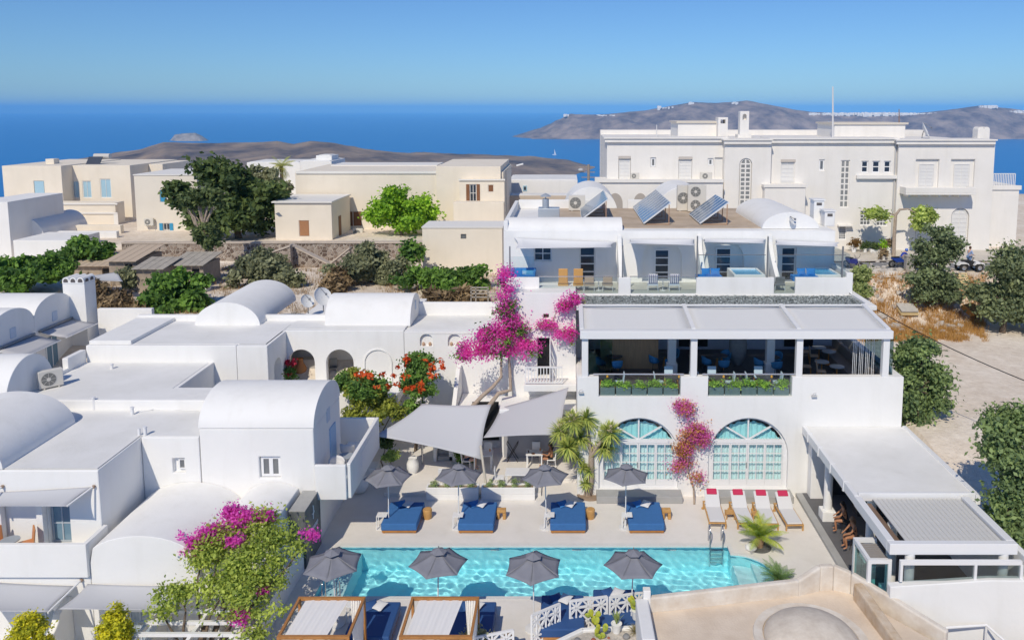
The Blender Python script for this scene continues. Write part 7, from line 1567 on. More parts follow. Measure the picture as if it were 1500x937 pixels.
def acp(lb, u, v, Y, z=None, **k): p = PY(u, v, Y); return ac_unit(lb, (p.x, Y, z if z is not None else p.z), **k)
ac_unit('cream air-conditioning unit at the end of the vaulted room on the left roofs', (-24.25, 36.3, 5.11), rz=.8, w_=1.0, h_=.8)
acp('air-conditioning unit beside the left solar array', 845, 309, 53.0, ZR, w_=1.1, h_=1.0); acp('tall double-fan air-conditioning unit behind the right solar array', 1020, 320, 52.4, ZR, w_=1.2, h_=1.75, fans=2); acp('white cabinet unit left of the double-fan unit', 1002, 320, 52.8, ZR, w_=1.0, h_=1.7)
acp('air-conditioning unit on the pale house wall', 219, 331, 81.7, w_=.95, h_=.75); acp('air-conditioning unit at the long cream house corner', 525, 349, 80.5, w_=1.0, h_=.95)
acp('small air-conditioning unit on the mansion roof terrace, left', 930, 263, 67.2, w_=.7, h_=.5); acp('small air-conditioning unit on the mansion roof terrace, right', 1034, 264, 67.2, w_=1.0, h_=.6)
p = PY(804, 306, 48.5); t = thing('kitchen_duct', 'grey metal duct box with a round capped flue on the suite roof', 'duct', (p.x, 48.5, ZR)); MB().box(p.x - .65, p.x + .65, 48.2, 49.2, ZR, ZR + .75).build('box', mat('zinc', (.48, .52, .56), .4, metal=.4), t, bevel=.02); MB().lathe((p.x - .2, 48.7, ZR + .75), [(.2, 0), (.2, .55)], 14).build('flue', MATS['zinc'], t, smooth=50); MB().lathe((p.x - .2, 48.7, ZR + 1.45), [(.34, 0), (.28, .06), (.02, .2)], 14).build('cowl', MATS['zinc'], t, smooth=50); MB().lathe((p.x - .2, 48.7, ZR + 1.3), [(.03, 0), (.03, .16)], 6).build('cowl_stem', MATS['zinc'], t)
p = PY(451, 452, 46.2); dish('satellite_dish', 'grey satellite dish behind the long vault, left one', (p.x, 46, 6.85), .42, .9, 1.0, 'dishes on the arcade house'); p = PY(477, 447, 47); dish('satellite_dish', 'larger satellite dish against the roof vault', (p.x, 46.3, 7.05), .58, .9, 1.05, 'dishes on the arcade house')
p = PY(1150, 330, 46.2); dish('satellite_dish', 'small white dish in front of the right roof vault', (p.x, 44.9, ZR + .45), .28, .8, 1.0)
# utility pole, street lamp, cable
p = PY(862, 300, 62); q = PY(862, 241, 62); t = thing('utility_pole', 'wooden utility pole with insulators in front of the sea', 'utility pole', (p.x, 62, 7)); MB().tube([(p.x, 62, 5), (p.x, 62, q.z)], [.13, .1], 8).build('pole', mat('grey_wood', (.32, .27, .23), .9), t)
for k in range(3): MB().bar((p.x - .75 + .1 * k, 62, q.z - .2 - .4 * k), (p.x + .5, 62, q.z - .2 - .4 * k), .06).build('crossarm', MATS['grey_wood'], t)
MB().lathe((p.x - .6, 61.95, q.z - .5), [(.05, 0), (.22, .05), (.2, .15), (.04, .22)], 10).build('lamp_head', mat('lamp_grey', (.5, .5, .5), .5), t)
p = PY(742, 262, 80); q = PY(757, 242, 79); t = thing('street_lamp', 'street lamp arm reaching out beside the cream house', 'street lamp', p); MB().tube([(p.x, 79, 5), (p.x, 79, q.z - .5), q], [.07, .06, .05], 8).build('pole', MATS['grey_metal'], t); MB().cbox(q + Vector((.3, 0, .05)), .7, .25, .14, ry=-.25).build('lamp_head', METALW(), t)
a, c = PY(1242, 428, 41.6), PY(1560, 580, 31); pts = []
for i in range(25): f = i / 24; q = a.lerp(c, f); q.z -= .9 * 4 * f * (1 - f) * .35; pts.append(q)
tag(MB().tube(pts, .022, 6).build('overhead_cable', mat('black_cable', (.02, .02, .02), .6)), 'black overhead cable sagging across the dirt lot', 'cable')
t = thing('cable_bracket', 'thin forked metal bracket at the terrace corner holding the cable', 'bracket', a); MB().tube([a - Vector((0, 0, .5)), a + Vector((0, 0, .3)), a + Vector((-.3, 0, .7))], .02, 5).build('stem', MATS['grey_metal'], t); MB().tube([a + Vector((0, 0, .2)), a + Vector((.3, 0, .6))], .02, 5).build('fork', MATS['grey_metal'], t)
# small roof pipes on the left roofs
for i, (u, v, h_, lb) in enumerate(((164, 540, .22, 'small white vent pipe on the upper left roof'), (138, 600, .55, 'white bollard pipe at the roof edge'), (194, 607, .3, 'white pipe stub with a loose cable on the lower roof'), (213, 637, .32, 'pair of white pipes at the lower roof edge'), (64, 545, .75, 'white post beside the air conditioner'))):
    p = PZ(u, v, 5.1 if v < 590 else 4.74); z = 5.1 if (v < 590) else 4.74; t = thing('roof_pipe', lb, 'pipe', (p.x, p.y, z), 'pipes on the left roofs'); MB().lathe((p.x, p.y, z), [(.07, 0), (.07, h_), (.09, h_), (.09, h_ + .05), (.05, h_ + .05)], 10).build('stub', METALW(), t, smooth=40)
    if i == 3: MB().lathe((p.x - .25, p.y, z), [(.06, 0), (.06, h_ * .9)], 10).build('stub', METALW(), t, smooth=40)
p = PZ(200, 604, 4.75); tag(MB().tube([(p.x, p.y, 4.75), (p.x + .6, p.y + .3, 4.8), (p.x + 1.3, p.y + .35, 4.76), (p.x + 2.6, p.y + .2, 4.76)], .018, 5).build('roof_cable', METALW()), 'white loose cable on the lower left roof', 'cable')
# terrace chairs on the left
for i, (x, y, z, rz, lb, m) in enumerate(((-19.9, 27.75, 1.7, -.9, 'orange-backed chair right of the table on the upper left terrace', mat('terracotta_seat', (.55, .24, .10), .7)), (-20.95, 27.75, 1.7, .9, 'orange-backed chair left of the table on the upper left terrace', None))):
    m = m or MATS['terracotta_seat']; o = side_chair(m, METALW(), 'terrace_chair', 'orange chairs on the upper left terrace'); o.location = (x, y, z + .01); o.rotation_euler = (0, 0, rz); o.scale = (1.15, 1.15, 1.15); o['label'] = lb
t = thing('terrace_table', 'round grey table between the orange chairs', 'table', (-20.45, 27.7, 1.7)); MB().lathe((-20.45, 27.7, 2.38), [(.33, 0), (.33, .025)], 18).build('top', GTOP, t); MB().lathe((-20.45, 27.7, 1.71), [(.2, 0), (.025, .03), (.025, .67)], 10).build('pedestal', METALW(), t)
for i, (y, lb) in enumerate(((32.7, 'white cushioned chair at the near end of the villa balcony'), (34.4, 'white cushioned chair at the far end of the villa balcony'))):
    o = tub_chair(CUSHW, METALW(), 'balcony_chair', 'chairs on the villa balcony'); o.location = (-9.85, y, 2.41); o.rotation_euler = (0, 0, .5 + i * 2.4); o['label'] = lb; o.scale = (1.15, 1.15, 1.1)
t = thing('balcony_table', 'small round grey table on the villa balcony', 'table', (-9.7, 33.55, 2.4)); MB().lathe((-9.7, 33.55, 2.98), [(.34, 0), (.34, .03)], 20).build('top', GTOP, t); MB().lathe((-9.7, 33.55, 2.41), [(.16, 0), (.02, .02), (.02, .57)], 8).build('pedestal', METALW(), t)
# porch of the arcade house
p = PY(440, 556, 43.8); tag(MB().lathe((p.x - .1, 44.2, 3.01), [(.18, 0), (.34, .25), (.34, .45), (.16, .75), (.14, .95), (.2, 1.0), (.12, 1.0)], 16).build('clay_jar', mat('terracotta_jar', (.48, .22, .09), .8), smooth=60), 'round terracotta jar inside the left porch arch', 'jar')
p = PY(424, 556, 42.7); t = thing('potted_geranium', 'tall red-flowering plant in a white pot by the left porch arch', 'plant', (p.x, 42.75, 3.0)); MB().lathe((p.x, 42.75, 2.7), [(.16, 0), (.22, .4), (.2, .42)], 14).build('pot', W, t); leaves('foliage', G_MID, t, [(p.x, 42.75, 3.6, .22, .2, .55)], 700, .09, 401, clump=.12); leaves('flowers', leafmat('rose_red', (.75, .05, .10), (.5, .02, .06)), t, [(p.x + .05, 42.7, 4.2, .2, .2, .15), (p.x - .1, 42.65, 3.6, .2, .1, .2)], 200, .1, 402, clump=.1)
for u, lb in ((456, 'pale cabinet with a painted plate inside the left porch arch'),): p = PY(u, 545, 44.6); b = MB(); b.box(p.x - .45, p.x + .35, 44.3, 44.9, 3.01, 3.9); tag(b.build('cabinet', mat('grey_cabinet', (.45, .43, .40), .8), bevel=.02), lb, 'cabinet')
p = PY(490, 550, 44.4); o = side_chair(MATS['grey_metal'], MATS['grey_metal'], 'porch_chair', 'porch chairs'); o.location = (p.x, 44.2, 3.01); o.rotation_euler = (0, 0, .2); o['label'] = 'dark metal chair inside the right porch arch'
b = MB(); b.box(-15.6, -9.0, 41.2, 42.95, 2.5, 2.98); b.box(-15.5, -9.0, 41.0, 41.2, 1.0, 3.1); tag(b.build('porch_terrace', W, bevel=.03), 'white terrace ledge in front of the arched porch', 'terrace')
# ================================================================== PATIO TABLES, PEOPLE, VEHICLES, ODDMENTS
def wheel(t, c, r_, w_, ax='Y', tyre=None, rim=None):
    "tyre with a rim as its sub-part; axle along Y"
    def turn(prof, nm, m, par):
        mb = MB(); mb.lathe((0, 0, 0), prof, 20, cap=False); mb.v = [(c[0] + p[0], c[1] + p[2], c[2] + p[1]) for p in mb.v]; return mb.build(nm, m, par, smooth=50)
    ty = turn([(r_ * .58, -w_ / 2), (r_ * .92, -w_ / 2), (r_, -w_ * .25), (r_, w_ * .25), (r_ * .92, w_ / 2), (r_ * .58, w_ / 2), (r_ * .58, -w_ / 2)], 'wheel', tyre or mat('tyre_rubber', (.03, .03, .03), .8), t)
    turn([(.01, -w_ * .3), (r_ * .57, -w_ * .42), (r_ * .57, w_ * .42), (.01, w_ * .3)], 'rim', rim or mat('alloy_rim', (.55, .55, .56), .35, metal=.7), ty); return ty
POSE = {
 'sit': dict(pelvis=(0, 0, .50), spine=(-.02, 0, .72), chest=(0, 0, .92), neck=(.02, 0, 1.05), head=(.05, 0, 1.17), crown=(.05, 0, 1.25), nose=(.15, 0, 1.17), hip=(.03, .09, .48), knee=(.44, .11, .50), ankle=(.45, .11, .09), toe=(.60, .11, .035), shoulder=(.0, .17, .96), elbow=(.12, .22, .72), wrist=(.34, .15, .74), hand=(.41, .14, .75)),
 'stool': dict(pelvis=(0, 0, .72), spine=(.02, 0, .94), chest=(.08, 0, 1.13), neck=(.12, 0, 1.26), head=(.16, 0, 1.38), crown=(.16, 0, 1.46), nose=(.26, 0, 1.37), hip=(.03, .09, .70), knee=(.42, .12, .66), ankle=(.36, .12, .25), toe=(.50, .12, .20), shoulder=(.08, .17, 1.17), elbow=(.22, .22, .95), wrist=(.40, .12, .84), hand=(.46, .11, .80)),
 'stand': dict(pelvis=(0, 0, .92), spine=(0, 0, 1.12), chest=(.02, 0, 1.32), neck=(.04, 0, 1.47), head=(.07, 0, 1.60), crown=(.07, 0, 1.70), nose=(.17, 0, 1.59), hip=(0, .09, .90), knee=(.03, .1, .50), ankle=(0, .1, .09), toe=(.16, .11, .03), shoulder=(.02, .18, 1.38), elbow=(.10, .24, 1.12), wrist=(.32, .18, 1.02), hand=(.39, .16, 1.01)),
 'ride': dict(pelvis=(0, 0, .80), spine=(.10, 0, .98), chest=(.26, 0, 1.14), neck=(.36, 0, 1.24), head=(.46, 0, 1.34), crown=(.48, 0, 1.42), nose=(.57, 0, 1.31), hip=(.03, .1, .78), knee=(.32, .18, .56), ankle=(.14, .16, .28), toe=(.28, .16, .24), shoulder=(.26, .18, 1.16), elbow=(.46, .22, .96), wrist=(.60, .26, .95), hand=(.66, .26, .95)),
}
def skinned(name, pts, edges, rad, m, t, M, root=0, sub=2):
    me = bpy.data.meshes.new(name); me.from_pydata([tuple(M @ Vector(p)) for p in pts], edges, []); me.materials.append(m)
    o = bpy.data.objects.new(name, me); COL.objects.link(o); md = o.modifiers.new('skin', 'SKIN'); md.use_smooth_shade = True
    if not me.skin_vertices: me.skin_vertices.new() if hasattr(me.skin_vertices, 'new') else None
    if me.skin_vertices:
        for i, r_ in enumerate(rad): me.skin_vertices[0].data[i].radius = (r_, r_) if not isinstance(r_, tuple) else r_
        me.skin_vertices[0].data[root].use_root = True
    s_ = o.modifiers.new('sub', 'SUBSURF'); s_.levels = sub; s_.render_levels = sub; put(o, t); return o
def person(label, loc, rz, pose, skin, top, bottom, hair, group=None, long_hair=True, helmet=None, sleeves=False, legs=False, shoes=None, one_piece=False):
    P_ = POSE[pose]; t = thing('person', label, 'person', loc, group); M = Matrix.Translation(loc) @ Matrix.Rotation(rz, 4, 'Z')
    pts = []; ed = []; rad = []; ix = {}
    def add(k, p, r_, par=None):
        ix[k] = len(pts); pts.append(p); rad.append(r_)
        if par is not None: ed.append((ix[par], ix[k]))
    add('pelvis', P_['pelvis'], (.14, .11)); add('spine', P_['spine'], (.125, .09), 'pelvis'); add('chest', P_['chest'], (.15, .10), 'spine'); add('neck', P_['neck'], .05, 'chest'); add('head', P_['head'], .085, 'neck'); add('crown', P_['crown'], .075, 'head')
    nz = Vector(P_['head']).lerp(Vector(P_['nose']), .92); add('nose', tuple(nz), .014, 'head')
    for s_ in (1, -1):
        f = lambda k: (P_[k][0], P_[k][1] * s_, P_[k][2]); a = str(s_)
        add('hip' + a, f('hip'), .09, 'pelvis'); add('knee' + a, f('knee'), .058, 'hip' + a); add('ankle' + a, f('ankle'), .036, 'knee' + a); add('toe' + a, f('toe'), .032, 'ankle' + a)
        add('shoulder' + a, f('shoulder'), .062, 'chest'); add('elbow' + a, f('elbow'), .04, 'shoulder' + a); add('wrist' + a, f('wrist'), .027, 'elbow' + a); add('hand' + a, f('hand'), .03, 'wrist' + a)
        w_, h_ = Vector(f('wrist')), Vector(f('hand')); d = (h_ - w_).normalized(); sd = Vector((0, 1, 0)); dn = d.cross(sd).normalized()
        for k, (off, L) in enumerate(((-.027, .055), (-.009, .07), (.009, .075), (.026, .065))):
            p1_ = h_ + sd * off + d * .03; p2_ = p1_ + d * L * .5 - dn * .01; add('f%d%s' % (k, a), tuple(p1_), .009, 'hand' + a); add('g%d%s' % (k, a), tuple(p2_), .008, 'f%d%s' % (k, a))
        add('th' + a, tuple(h_ - sd * s_ * .045 + d * .01), .010, 'hand' + a)
    skinned('body', pts, ed, rad, skin, t, M)
    g = 1.13
    c_ = [P_['pelvis'], P_['spine'], P_['chest']]; r2 = [(.15, .125), (.14, .105), (.165, .115)]; e2 = [(0, 1), (1, 2)]
    if sleeves:
        for s_ in (1, -1): b = len(c_); c_ += [(P_['shoulder'][0], P_['shoulder'][1] * s_, P_['shoulder'][2]), (P_['elbow'][0], P_['elbow'][1] * s_, P_['elbow'][2])]; r2 += [.075, .055]; e2 += [(2, b), (b, b + 1)]
    if not one_piece: skinned('top', c_, e2, r2, top, t, M)
    else: skinned('swimsuit', c_, e2, r2, top, t, M)
    hp = [P_['pelvis']]; r3 = [(.155, .13)]; e3 = []
    for s_ in (1, -1):
        f = lambda k: (P_[k][0], P_[k][1] * s_, P_[k][2]); b = len(hp); mid = tuple(Vector(f('hip')).lerp(Vector(f('knee')), .45)); hp += [f('hip'), f('knee') if legs else mid]; r3 += [.105, .075 if legs else .09]; e3 += [(0, b), (b, b + 1)]
        if legs: hp.append(f('ankle')); r3.append(.06); e3.append((b + 1, b + 2))
    if not one_piece: skinned('trousers' if legs else 'shorts', hp, e3, r3, bottom, t, M)
    hc = Vector(P_['head']) + Vector((-.02, 0, .035)); hb = MB(); hb.lathe((0, 0, 0), [(.01, -.1), (.085, -.08), (.105, .0), (.09, .07), (.05, .105), (.005, .115)], 14)
    if helmet is None: hb.v = [(p[0] * 1.02 - (.02 if p[0] > 0 else 0), p[1], p[2]) for p in hb.v if True]
    hb.v = [tuple(M @ (hc + Vector((p[0] * (1.25 if helmet else 1) - (.03 if not helmet and p[2] < 0 else 0), p[1] * (1.25 if helmet else 1), p[2] * (1.2 if helmet else 1))))) for p in hb.v]; hb.build('helmet' if helmet else 'hair', helmet or hair, t, smooth=80)
    if long_hair and not helmet: MB().tube([M @ (hc + Vector((-.07, 0, -.02))), M @ (hc + Vector((-.11, 0, -.18))), M @ (hc + Vector((-.1, 0, -.34)))], [.07, .065, .02], 8).build('hair', hair, t, smooth=60)
    return t
SK1 = mat('fair_skin', (.62, .38, .28), .5); SK2 = mat('tanned_skin', (.40, .19, .10), .45); HB = mat('brown_hair', (.06, .03, .02), .6); HD = mat('dark_hair', (.02, .014, .012), .55)
PZ0 = .172
def patio_chair(lb, x, y, rz, h_=None): 
    o = side_chair(METALW(), METALW(), 'patio_chair', 'white patio chairs'); o.location = (x, y, PZ0); o.rotation_euler = (0, 0, rz); o['label'] = lb; return o
def patio_table(lb, x, y, sx, sy, dishes=0):
    t = thing('patio_table', lb, 'table', (x, y, PZ0), 'white patio tables'); MB().box(x - sx / 2, x + sx / 2, y - sy / 2, y + sy / 2, PZ0 + .71, PZ0 + .75).build('top', METALW(), t, bevel=.01)
    for dx in (-1, 1):
        for dy in (-1, 1): MB().box(x + dx * (sx / 2 - .06) - .03, x + dx * (sx / 2 - .06) + .03, y + dy * (sy / 2 - .06) - .03, y + dy * (sy / 2 - .06) + .03, PZ0, PZ0 + .709).build('leg', METALW(), t)
    rr = random.Random(dishes)
    for k in range(dishes):
        X, Y_ = x + rr.uniform(-.4, .4) * sx, y + rr.uniform(-.4, .4) * sy; m_ = (mat('plate_white', (.75, .75, .75), .3), mat('food_brown', (.25, .12, .07), .7), mat('glass_dark', (.10, .07, .08), .2), mat('juice_orange', (.65, .25, .05), .4))[k % 4]
        wh = 'left' if x < -2 else 'right'
        o = MB().lathe((X, Y_, PZ0 + .752), [(.08, 0), (.11, .015), (.09, .02)] if k % 4 < 2 else [(.03, 0), (.035, .12), (.02, .12)], 12).build(('plate', 'serving_dish', 'cup', 'juice_glass')[k], m_); tag(o, ('white plate', 'brown dish of food', 'dark cup', 'glass of orange juice')[k] + ' on the %s patio table' % wh, ('plate', 'dish', 'cup', 'glass')[k])
y1 = 38.25
p = PZ(708, 663, .92); patio_table('white patio table with breakfast behind the leaning mast', p.x, p.y, .95, .75, 4); q = p
xa = PZ(691, 690, .2); patio_chair('white patio chair under the woman at the left table', q.x - .85, q.y - .15, math.pi / 2); patio_chair('empty white patio chair behind the left table', q.x + .15, q.y + .65, 0)
person('person in a pale pink top and dark shorts seated at the left patio table', (q.x - .83, q.y - .15, PZ0), 0, 'sit', SK1, mat('pale_pink_top', (.72, .50, .50), .8), mat('navy_shorts', (.03, .04, .09), .8), HB)
p = PZ(783, 662, .92); patio_table('white patio table with breakfast beside the yucca', p.x, p.y, .85, .7, 4); q = p
patio_chair('white patio chair under the tanned guest by the yucca', q.x + .85, q.y - .1, -math.pi / 2); patio_chair('empty white patio chair behind the right table', q.x + .05, q.y + .62, 0)
person('tanned person in dark swimwear seated at the patio table by the yucca', (q.x + .83, q.y - .1, PZ0), math.pi, 'sit', SK2, SK2, mat('black_swimwear', (.015, .015, .018), .7), HD)
p = PZ(758, 690, .92); patio_table('empty white slatted patio table behind the right planter', p.x, p.y, 1.15, .8, 0)
patio_chair('white patio chair left of the empty table', p.x - .85, p.y, math.pi / 2); patio_chair('white patio chair right of the empty table', p.x + .85, p.y, -math.pi / 2)
p = PZ(640, 697, .92); patio_chair('white patio chair behind the left planter', p.x + .2, 36.6, math.pi)
p = PZ(751, 674, PZ0); t = thing('tray_stand', 'black folding tray stand under the right sail', 'stand', (p.x, p.y, PZ0))
for dy in (-.2, .2):
    for sg in (-1, 1): MB().tube([(p.x - sg * .28, p.y + dy, PZ0), (p.x + sg * .28, p.y + dy, PZ0 + .95)], .018, 6).build('leg', mat('black_metal', (.015, .015, .015), .5), t)
for sg in (-1, 1): MB().tube([(p.x + sg * .28, p.y - .2, PZ0 + .95), (p.x + sg * .28, p.y + .2, PZ0 + .95)], .018, 6).build('bar', MATS['black_metal'], t)
# guests at the pool bar
def bar_stool(lb, x, y):
    t = thing('bar_stool', lb, 'stool', (x, y, .16), 'bar stools'); MB().lathe((x, y, .78), [(.17, 0), (.19, .03), (.17, .07)], 16).build('seat', mat('dark_seat', (.05, .045, .04), .6), t)
    for k in range(4): a = math.pi / 4 + k * math.pi / 2; MB().tube([(x + .1 * math.cos(a), y + .1 * math.sin(a), .78), (x + .2 * math.cos(a), y + .2 * math.sin(a), .16)], .014, 6).build('leg', MATS['dark_leg'], t)
bar_stool('dark bar stool under the nearer bar guest', 11.75, 30.75); bar_stool('dark bar stool under the farther bar guest', 11.8, 32.0)
person('tanned long-haired person in dark swimwear seated at the pool bar, nearer one', (11.75, 30.75, .16), math.pi, 'stool', SK2, MATS['black_swimwear'], MATS['black_swimwear'], mat('dark_blond_hair', (.16, .09, .05), .6), one_piece=True)
person('tanned person in dark swimwear at the pool bar, farther one', (11.8, 32.0, .16), math.pi - .3, 'stool', SK2, MATS['black_swimwear'], MATS['black_swimwear'], HD)
t = thing('beach_bag', 'blue and white beach bag hanging by the nearer bar guest', 'bag', (12.0, 30.1, .5)); b = MB(); cushion(b, (12.0, 30.1, .75), .42, .34, .2, .3, 1.4); b.build('body', mat('bag_blue', (.35, .45, .68), .8, col2=(.7, .72, .78), scale=14), t, smooth=180); MB().tube([(11.87, 30.1, .9), (12.0, 30.1, 1.1), (12.13, 30.1, .9)], .012, 6).build('strap', MATS['bag_blue'], t)
# ---- vehicles on the road
def gpt(u, v, Y): p = PY(u, v, Y); return Vector((p.x, Y, ground_z(p.x, Y) + .055))
YQ = 60.6; c = gpt(1419, 395, YQ); t = thing('quad_bike', 'white and black quad bike parked on the road below the man', 'quad bike', c); x, y, z = c
for dx in (-.6, .6):
    for dy in (-.42, .42): wheel(t, (x + dx, y + dy, z + .29), .29, .22)
WP = mat('white_paint_gloss', (.75, .75, .76), .25, spec=.6); BP = mat('black_plastic', (.025, .025, .028), .5)
for sg in (-1, 1): b = MB(); b.plate([(-.42, .45), (-.3, .66), (.1, .72), (.36, .6), (.42, .42), (.25, .58), (-.2, .58)], [], lambda a, k: (x + sg * .6 + a, y - .48, z + k), lambda a, k: (x + sg * .6 + a, y + .48, z + k)); b.build('fender', WP, t, bevel=.02)
b = MB(); b.plate([(-.75, .35), (.75, .35), (.7, .6), (.2, .78), (-.15, .7), (-.7, .68)], [], lambda a, k: (x + a, y - .2, z + k), lambda a, k: (x + a, y + .2, z + k)); b.build('body', BP, t, bevel=.03)
MB().box(x - .6, x - .0, y - .17, y + .17, z + .71, z + .84).build('seat', BP, t, bevel=.04); MB().tube([(x + .25, y, z + .75), (x + .3, y, z + 1.0)], .03, 6).build('steering_post', BP, t); MB().tube([(x + .22, y - .4, z + 1.02), (x + .3, y, z + 1.0), (x + .22, y + .4, z + 1.02)], .02, 6).build('handlebar', BP, t)
for k in range(4): MB().tube([(x - .9, y - .3 + .2 * k, z + .8), (x - .5, y - .3 + .2 * k, z + .8)], .012, 5).build('rack_bar', BP, t)
for dy in (-.25, .25): MB().lathe((x + .8, y + dy, z + .55), [(.01, -.06), (.07, -.05), (.07, .05), (.01, .06)], 10).build('headlight', MATS['plate_white'], t)
person('man in a light blue shirt and jeans standing behind the quad bike', (x + .45, y + .9, z), .3, 'stand', SK1, mat('light_blue_shirt', (.35, .45, .68), .8), mat('denim', (.16, .25, .42), .8), mat('short_brown_hair', (.10, .05, .03), .7), long_hair=False, sleeves=True, legs=True)
def motorbike(lb, c, rz, col, nm='motorbike'):
    t = thing(nm, lb, 'motorbike', (0, 0, 0), 'motorbikes by the mansion')
    for dx in (-.66, .68): wheel(t, (dx, 0, .3), .3, .11)
    P1 = mat('bike_' + col, {'blue': (.02, .06, .32), 'navy': (.02, .03, .20)}[col], .3, spec=.6)
    b = MB(); b.plate([(-.35, .42), (.25, .35), (.42, .55), (.40, .80), (.1, .86), (-.1, .76), (-.75, .80), (-.7, .68)], [], lambda a, k: (a, -.13, k), lambda a, k: (a, .13, k)); b.build('body', P1, t, bevel=.04)
    MB().box(-.7, -.08, -.13, .13, .78, .88).build('seat', BP, t, bevel=.04); b = MB(); b.box(-.25, .25, -.15, .15, .2, .45); b.build('engine', mat('engine_metal', (.2, .2, .2), .4, metal=.6), t, bevel=.03)
    for dy in (-.08, .08): MB().tube([(.42, dy, .82), (.68, dy, .3)], .022, 6).build('fork', MATS['grey_metal'], t)
    MB().tube([(.3, -.36, 1.0), (.42, 0, .93), (.3, .36, 1.0)], .018, 6).build('handlebar', BP, t); MB().lathe((.5, 0, .78), [(.01, -.06), (.09, -.04), (.09, .05), (.01, .07)], 10).build('headlight', MATS['plate_white'], t); MB().tube([(-.1, -.17, .25), (-.75, -.19, .38)], .045, 8).build('exhaust', MATS['engine_metal'], t)
    for sg in (-1, 1): MB().tube([(.36, sg * .2, .98), (.33, sg * .34, 1.16)], .008, 4).build('mirror_stem', BP, t); MB().lathe((.33, sg * .34, 1.16), [(.005, -.03), (.05, 0), (.005, .03)], 8).build('mirror', BP, t)
    MB().tube([(-.05, .15, .25), (-.08, .32, .0)], .015, 5).build('kickstand', BP, t)
    t.location = c; t.rotation_euler = (0, 0, rz); return t
c = gpt(1318, 386, 61.8); motorbike('blue motorbike parked by the pavement with a rider in blue', c, .15, 'blue')
person('person in blue jacket and blue helmet leaning over the motorbike', (c.x + .1, c.y + .05, c.z), .15, 'ride', SK1, mat('blue_jacket', (.03, .07, .42), .7), mat('grey_trousers', (.28, .28, .30), .8), HD, helmet=mat('blue_helmet', (.10, .20, .60), .3, spec=.6), sleeves=True, legs=True)
c = gpt(1250, 391, 61.2); motorbike('dark blue scooter at the end of the suite terraces', c, -1.0, 'navy', 'scooter')
q = PY(1330, 392, 60.8); t = thing('stone_pillar', 'short grey stone pillar at the roadside by the motorbike', 'pillar', (q.x, 60.6, 5.6)); zg = ground_z(q.x, 60.6); MB().box(q.x - .3, q.x + .3, 60.4, 60.9, zg - .2, zg + 1.15).build('shaft', mat('grey_pillar', (.42, .40, .37), .9, var=.2, scale=4), t, bevel=.03); MB().box(q.x - .34, q.x + .34, 60.36, 60.94, zg + 1.152, zg + 1.24).build('cap', MATS['grey_pillar'], t)
x = q.x + .85; tag(MB().box(x - .3, x + .3, 60.7, 61.2, zg, zg + 1.15).build('litter_bin', mat('dark_bin', (.07, .07, .075), .6), bevel=.05), 'dark litter bin beside the stone pillar', 'bin')
# pots along the mansion wall
for i, (u, v, w_, h_, lb, m, rb) in enumerate(((1251, 362, 8, 8, 'white pot with a round rust-brown topiary', leafmat('rust_topiary', (.36, .22, .07), (.20, .11, .04)), 8), (1267, 363, 7, 6, 'white pot with a small dark plant', G_DARK, 5), (1281, 364, 14, 5, 'long white trough of low green plants', G_DARK, 6), (1292, 366, 8, 7, 'white pot with a yellow-green shrub', G_BRIGHT, 8), (1302, 366, 8, 9, 'tall white pot with reddish foliage by the drain pipe', G_DRY, 6), (1294, 377, 6, 6, 'white pot with an ochre plant at the pavement edge', G_DRY, 5))):
    Yp = 66.8 if i < 5 else 64.2; c = PY(u, v, Yp); z = ground_z(c.x, Yp) + .142; k = Yp / F; t = thing('potted_plant', lb, 'potted plant', (c.x, Yp, z), 'pots along the mansion wall'); r_ = w_ * k / 2
    if i == 2: MB().box(c.x - r_, c.x + r_, Yp - .2, Yp + .2, z, z + h_ * k).build('trough', W, t, bevel=.02)
    else: MB().lathe((c.x, Yp, z), [(r_ * .75, 0), (r_, h_ * k), (r_ * .85, h_ * k)], 14).build('pot', W, t, smooth=40)
    leaves('foliage', m, t, [(c.x, Yp, z + h_ * k + rb * k * .7, max(rb * k * .8, r_ if i == 2 else 0), rb * k * .7, rb * k * .8)], 600, .1, 500 + i, clump=.12)
# pallets and rubble slab on the lot
def pallet(lb, c, rz, tilt, m):
    t = thing('pallet', lb, 'pallet', (0, 0, 0), 'wooden pallets on the lot')
    for k in range(6): MB().box(-.6, .6, -.5 + .18 * k, -.4 + .18 * k, .11, .135).build('slat', m, t)
    for k in range(3): MB().box(-.6 + .55 * k, -.5 + .55 * k, -.5, .5, .0, .108).build('runner', m, t)
    t.location = c; t.rotation_euler = (tilt, 0, rz); return t
p = PZ(1404, 447, 3.6); pallet('pale yellow wooden pallet leaning on the weedy slope', (p.x, p.y, ground_z(p.x, p.y) + .45), .1, 1.0, mat('pale_pallet_wood', (.66, .52, .28), .8)); p = PY(1422, 432, 55.9)
for k in range(3): pallet(('orange-brown pallet in the tilted stack, bottom one', 'orange-brown pallet in the tilted stack, middle one', 'orange-brown pallet in the tilted stack, top one')[k], (p.x, p.y - .2 * k, ground_z(p.x, p.y) + .3 + .1 * k), .6, .6, mat('orange_pallet_wood', (.52, .27, .07), .8))
p = PZ(1328, 466, 3.2); t = thing('concrete_slab', 'square concrete slab lying on a wooden pallet in the lot', 'slab', (p.x, p.y, 3)); zg = ground_z(p.x, p.y); MB().cbox((p.x, p.y, zg + .45), 1.2, 1.1, .12, rx=.3).build('slab', mat('concrete_grey', (.55, .52, .47), .9, var=.15, scale=4), t, bevel=.02); MB().cbox((p.x, p.y - .1, zg + .2), 1.25, .9, .14, rx=.3).build('pallet_base', MATS['pale_pallet_wood'], t)
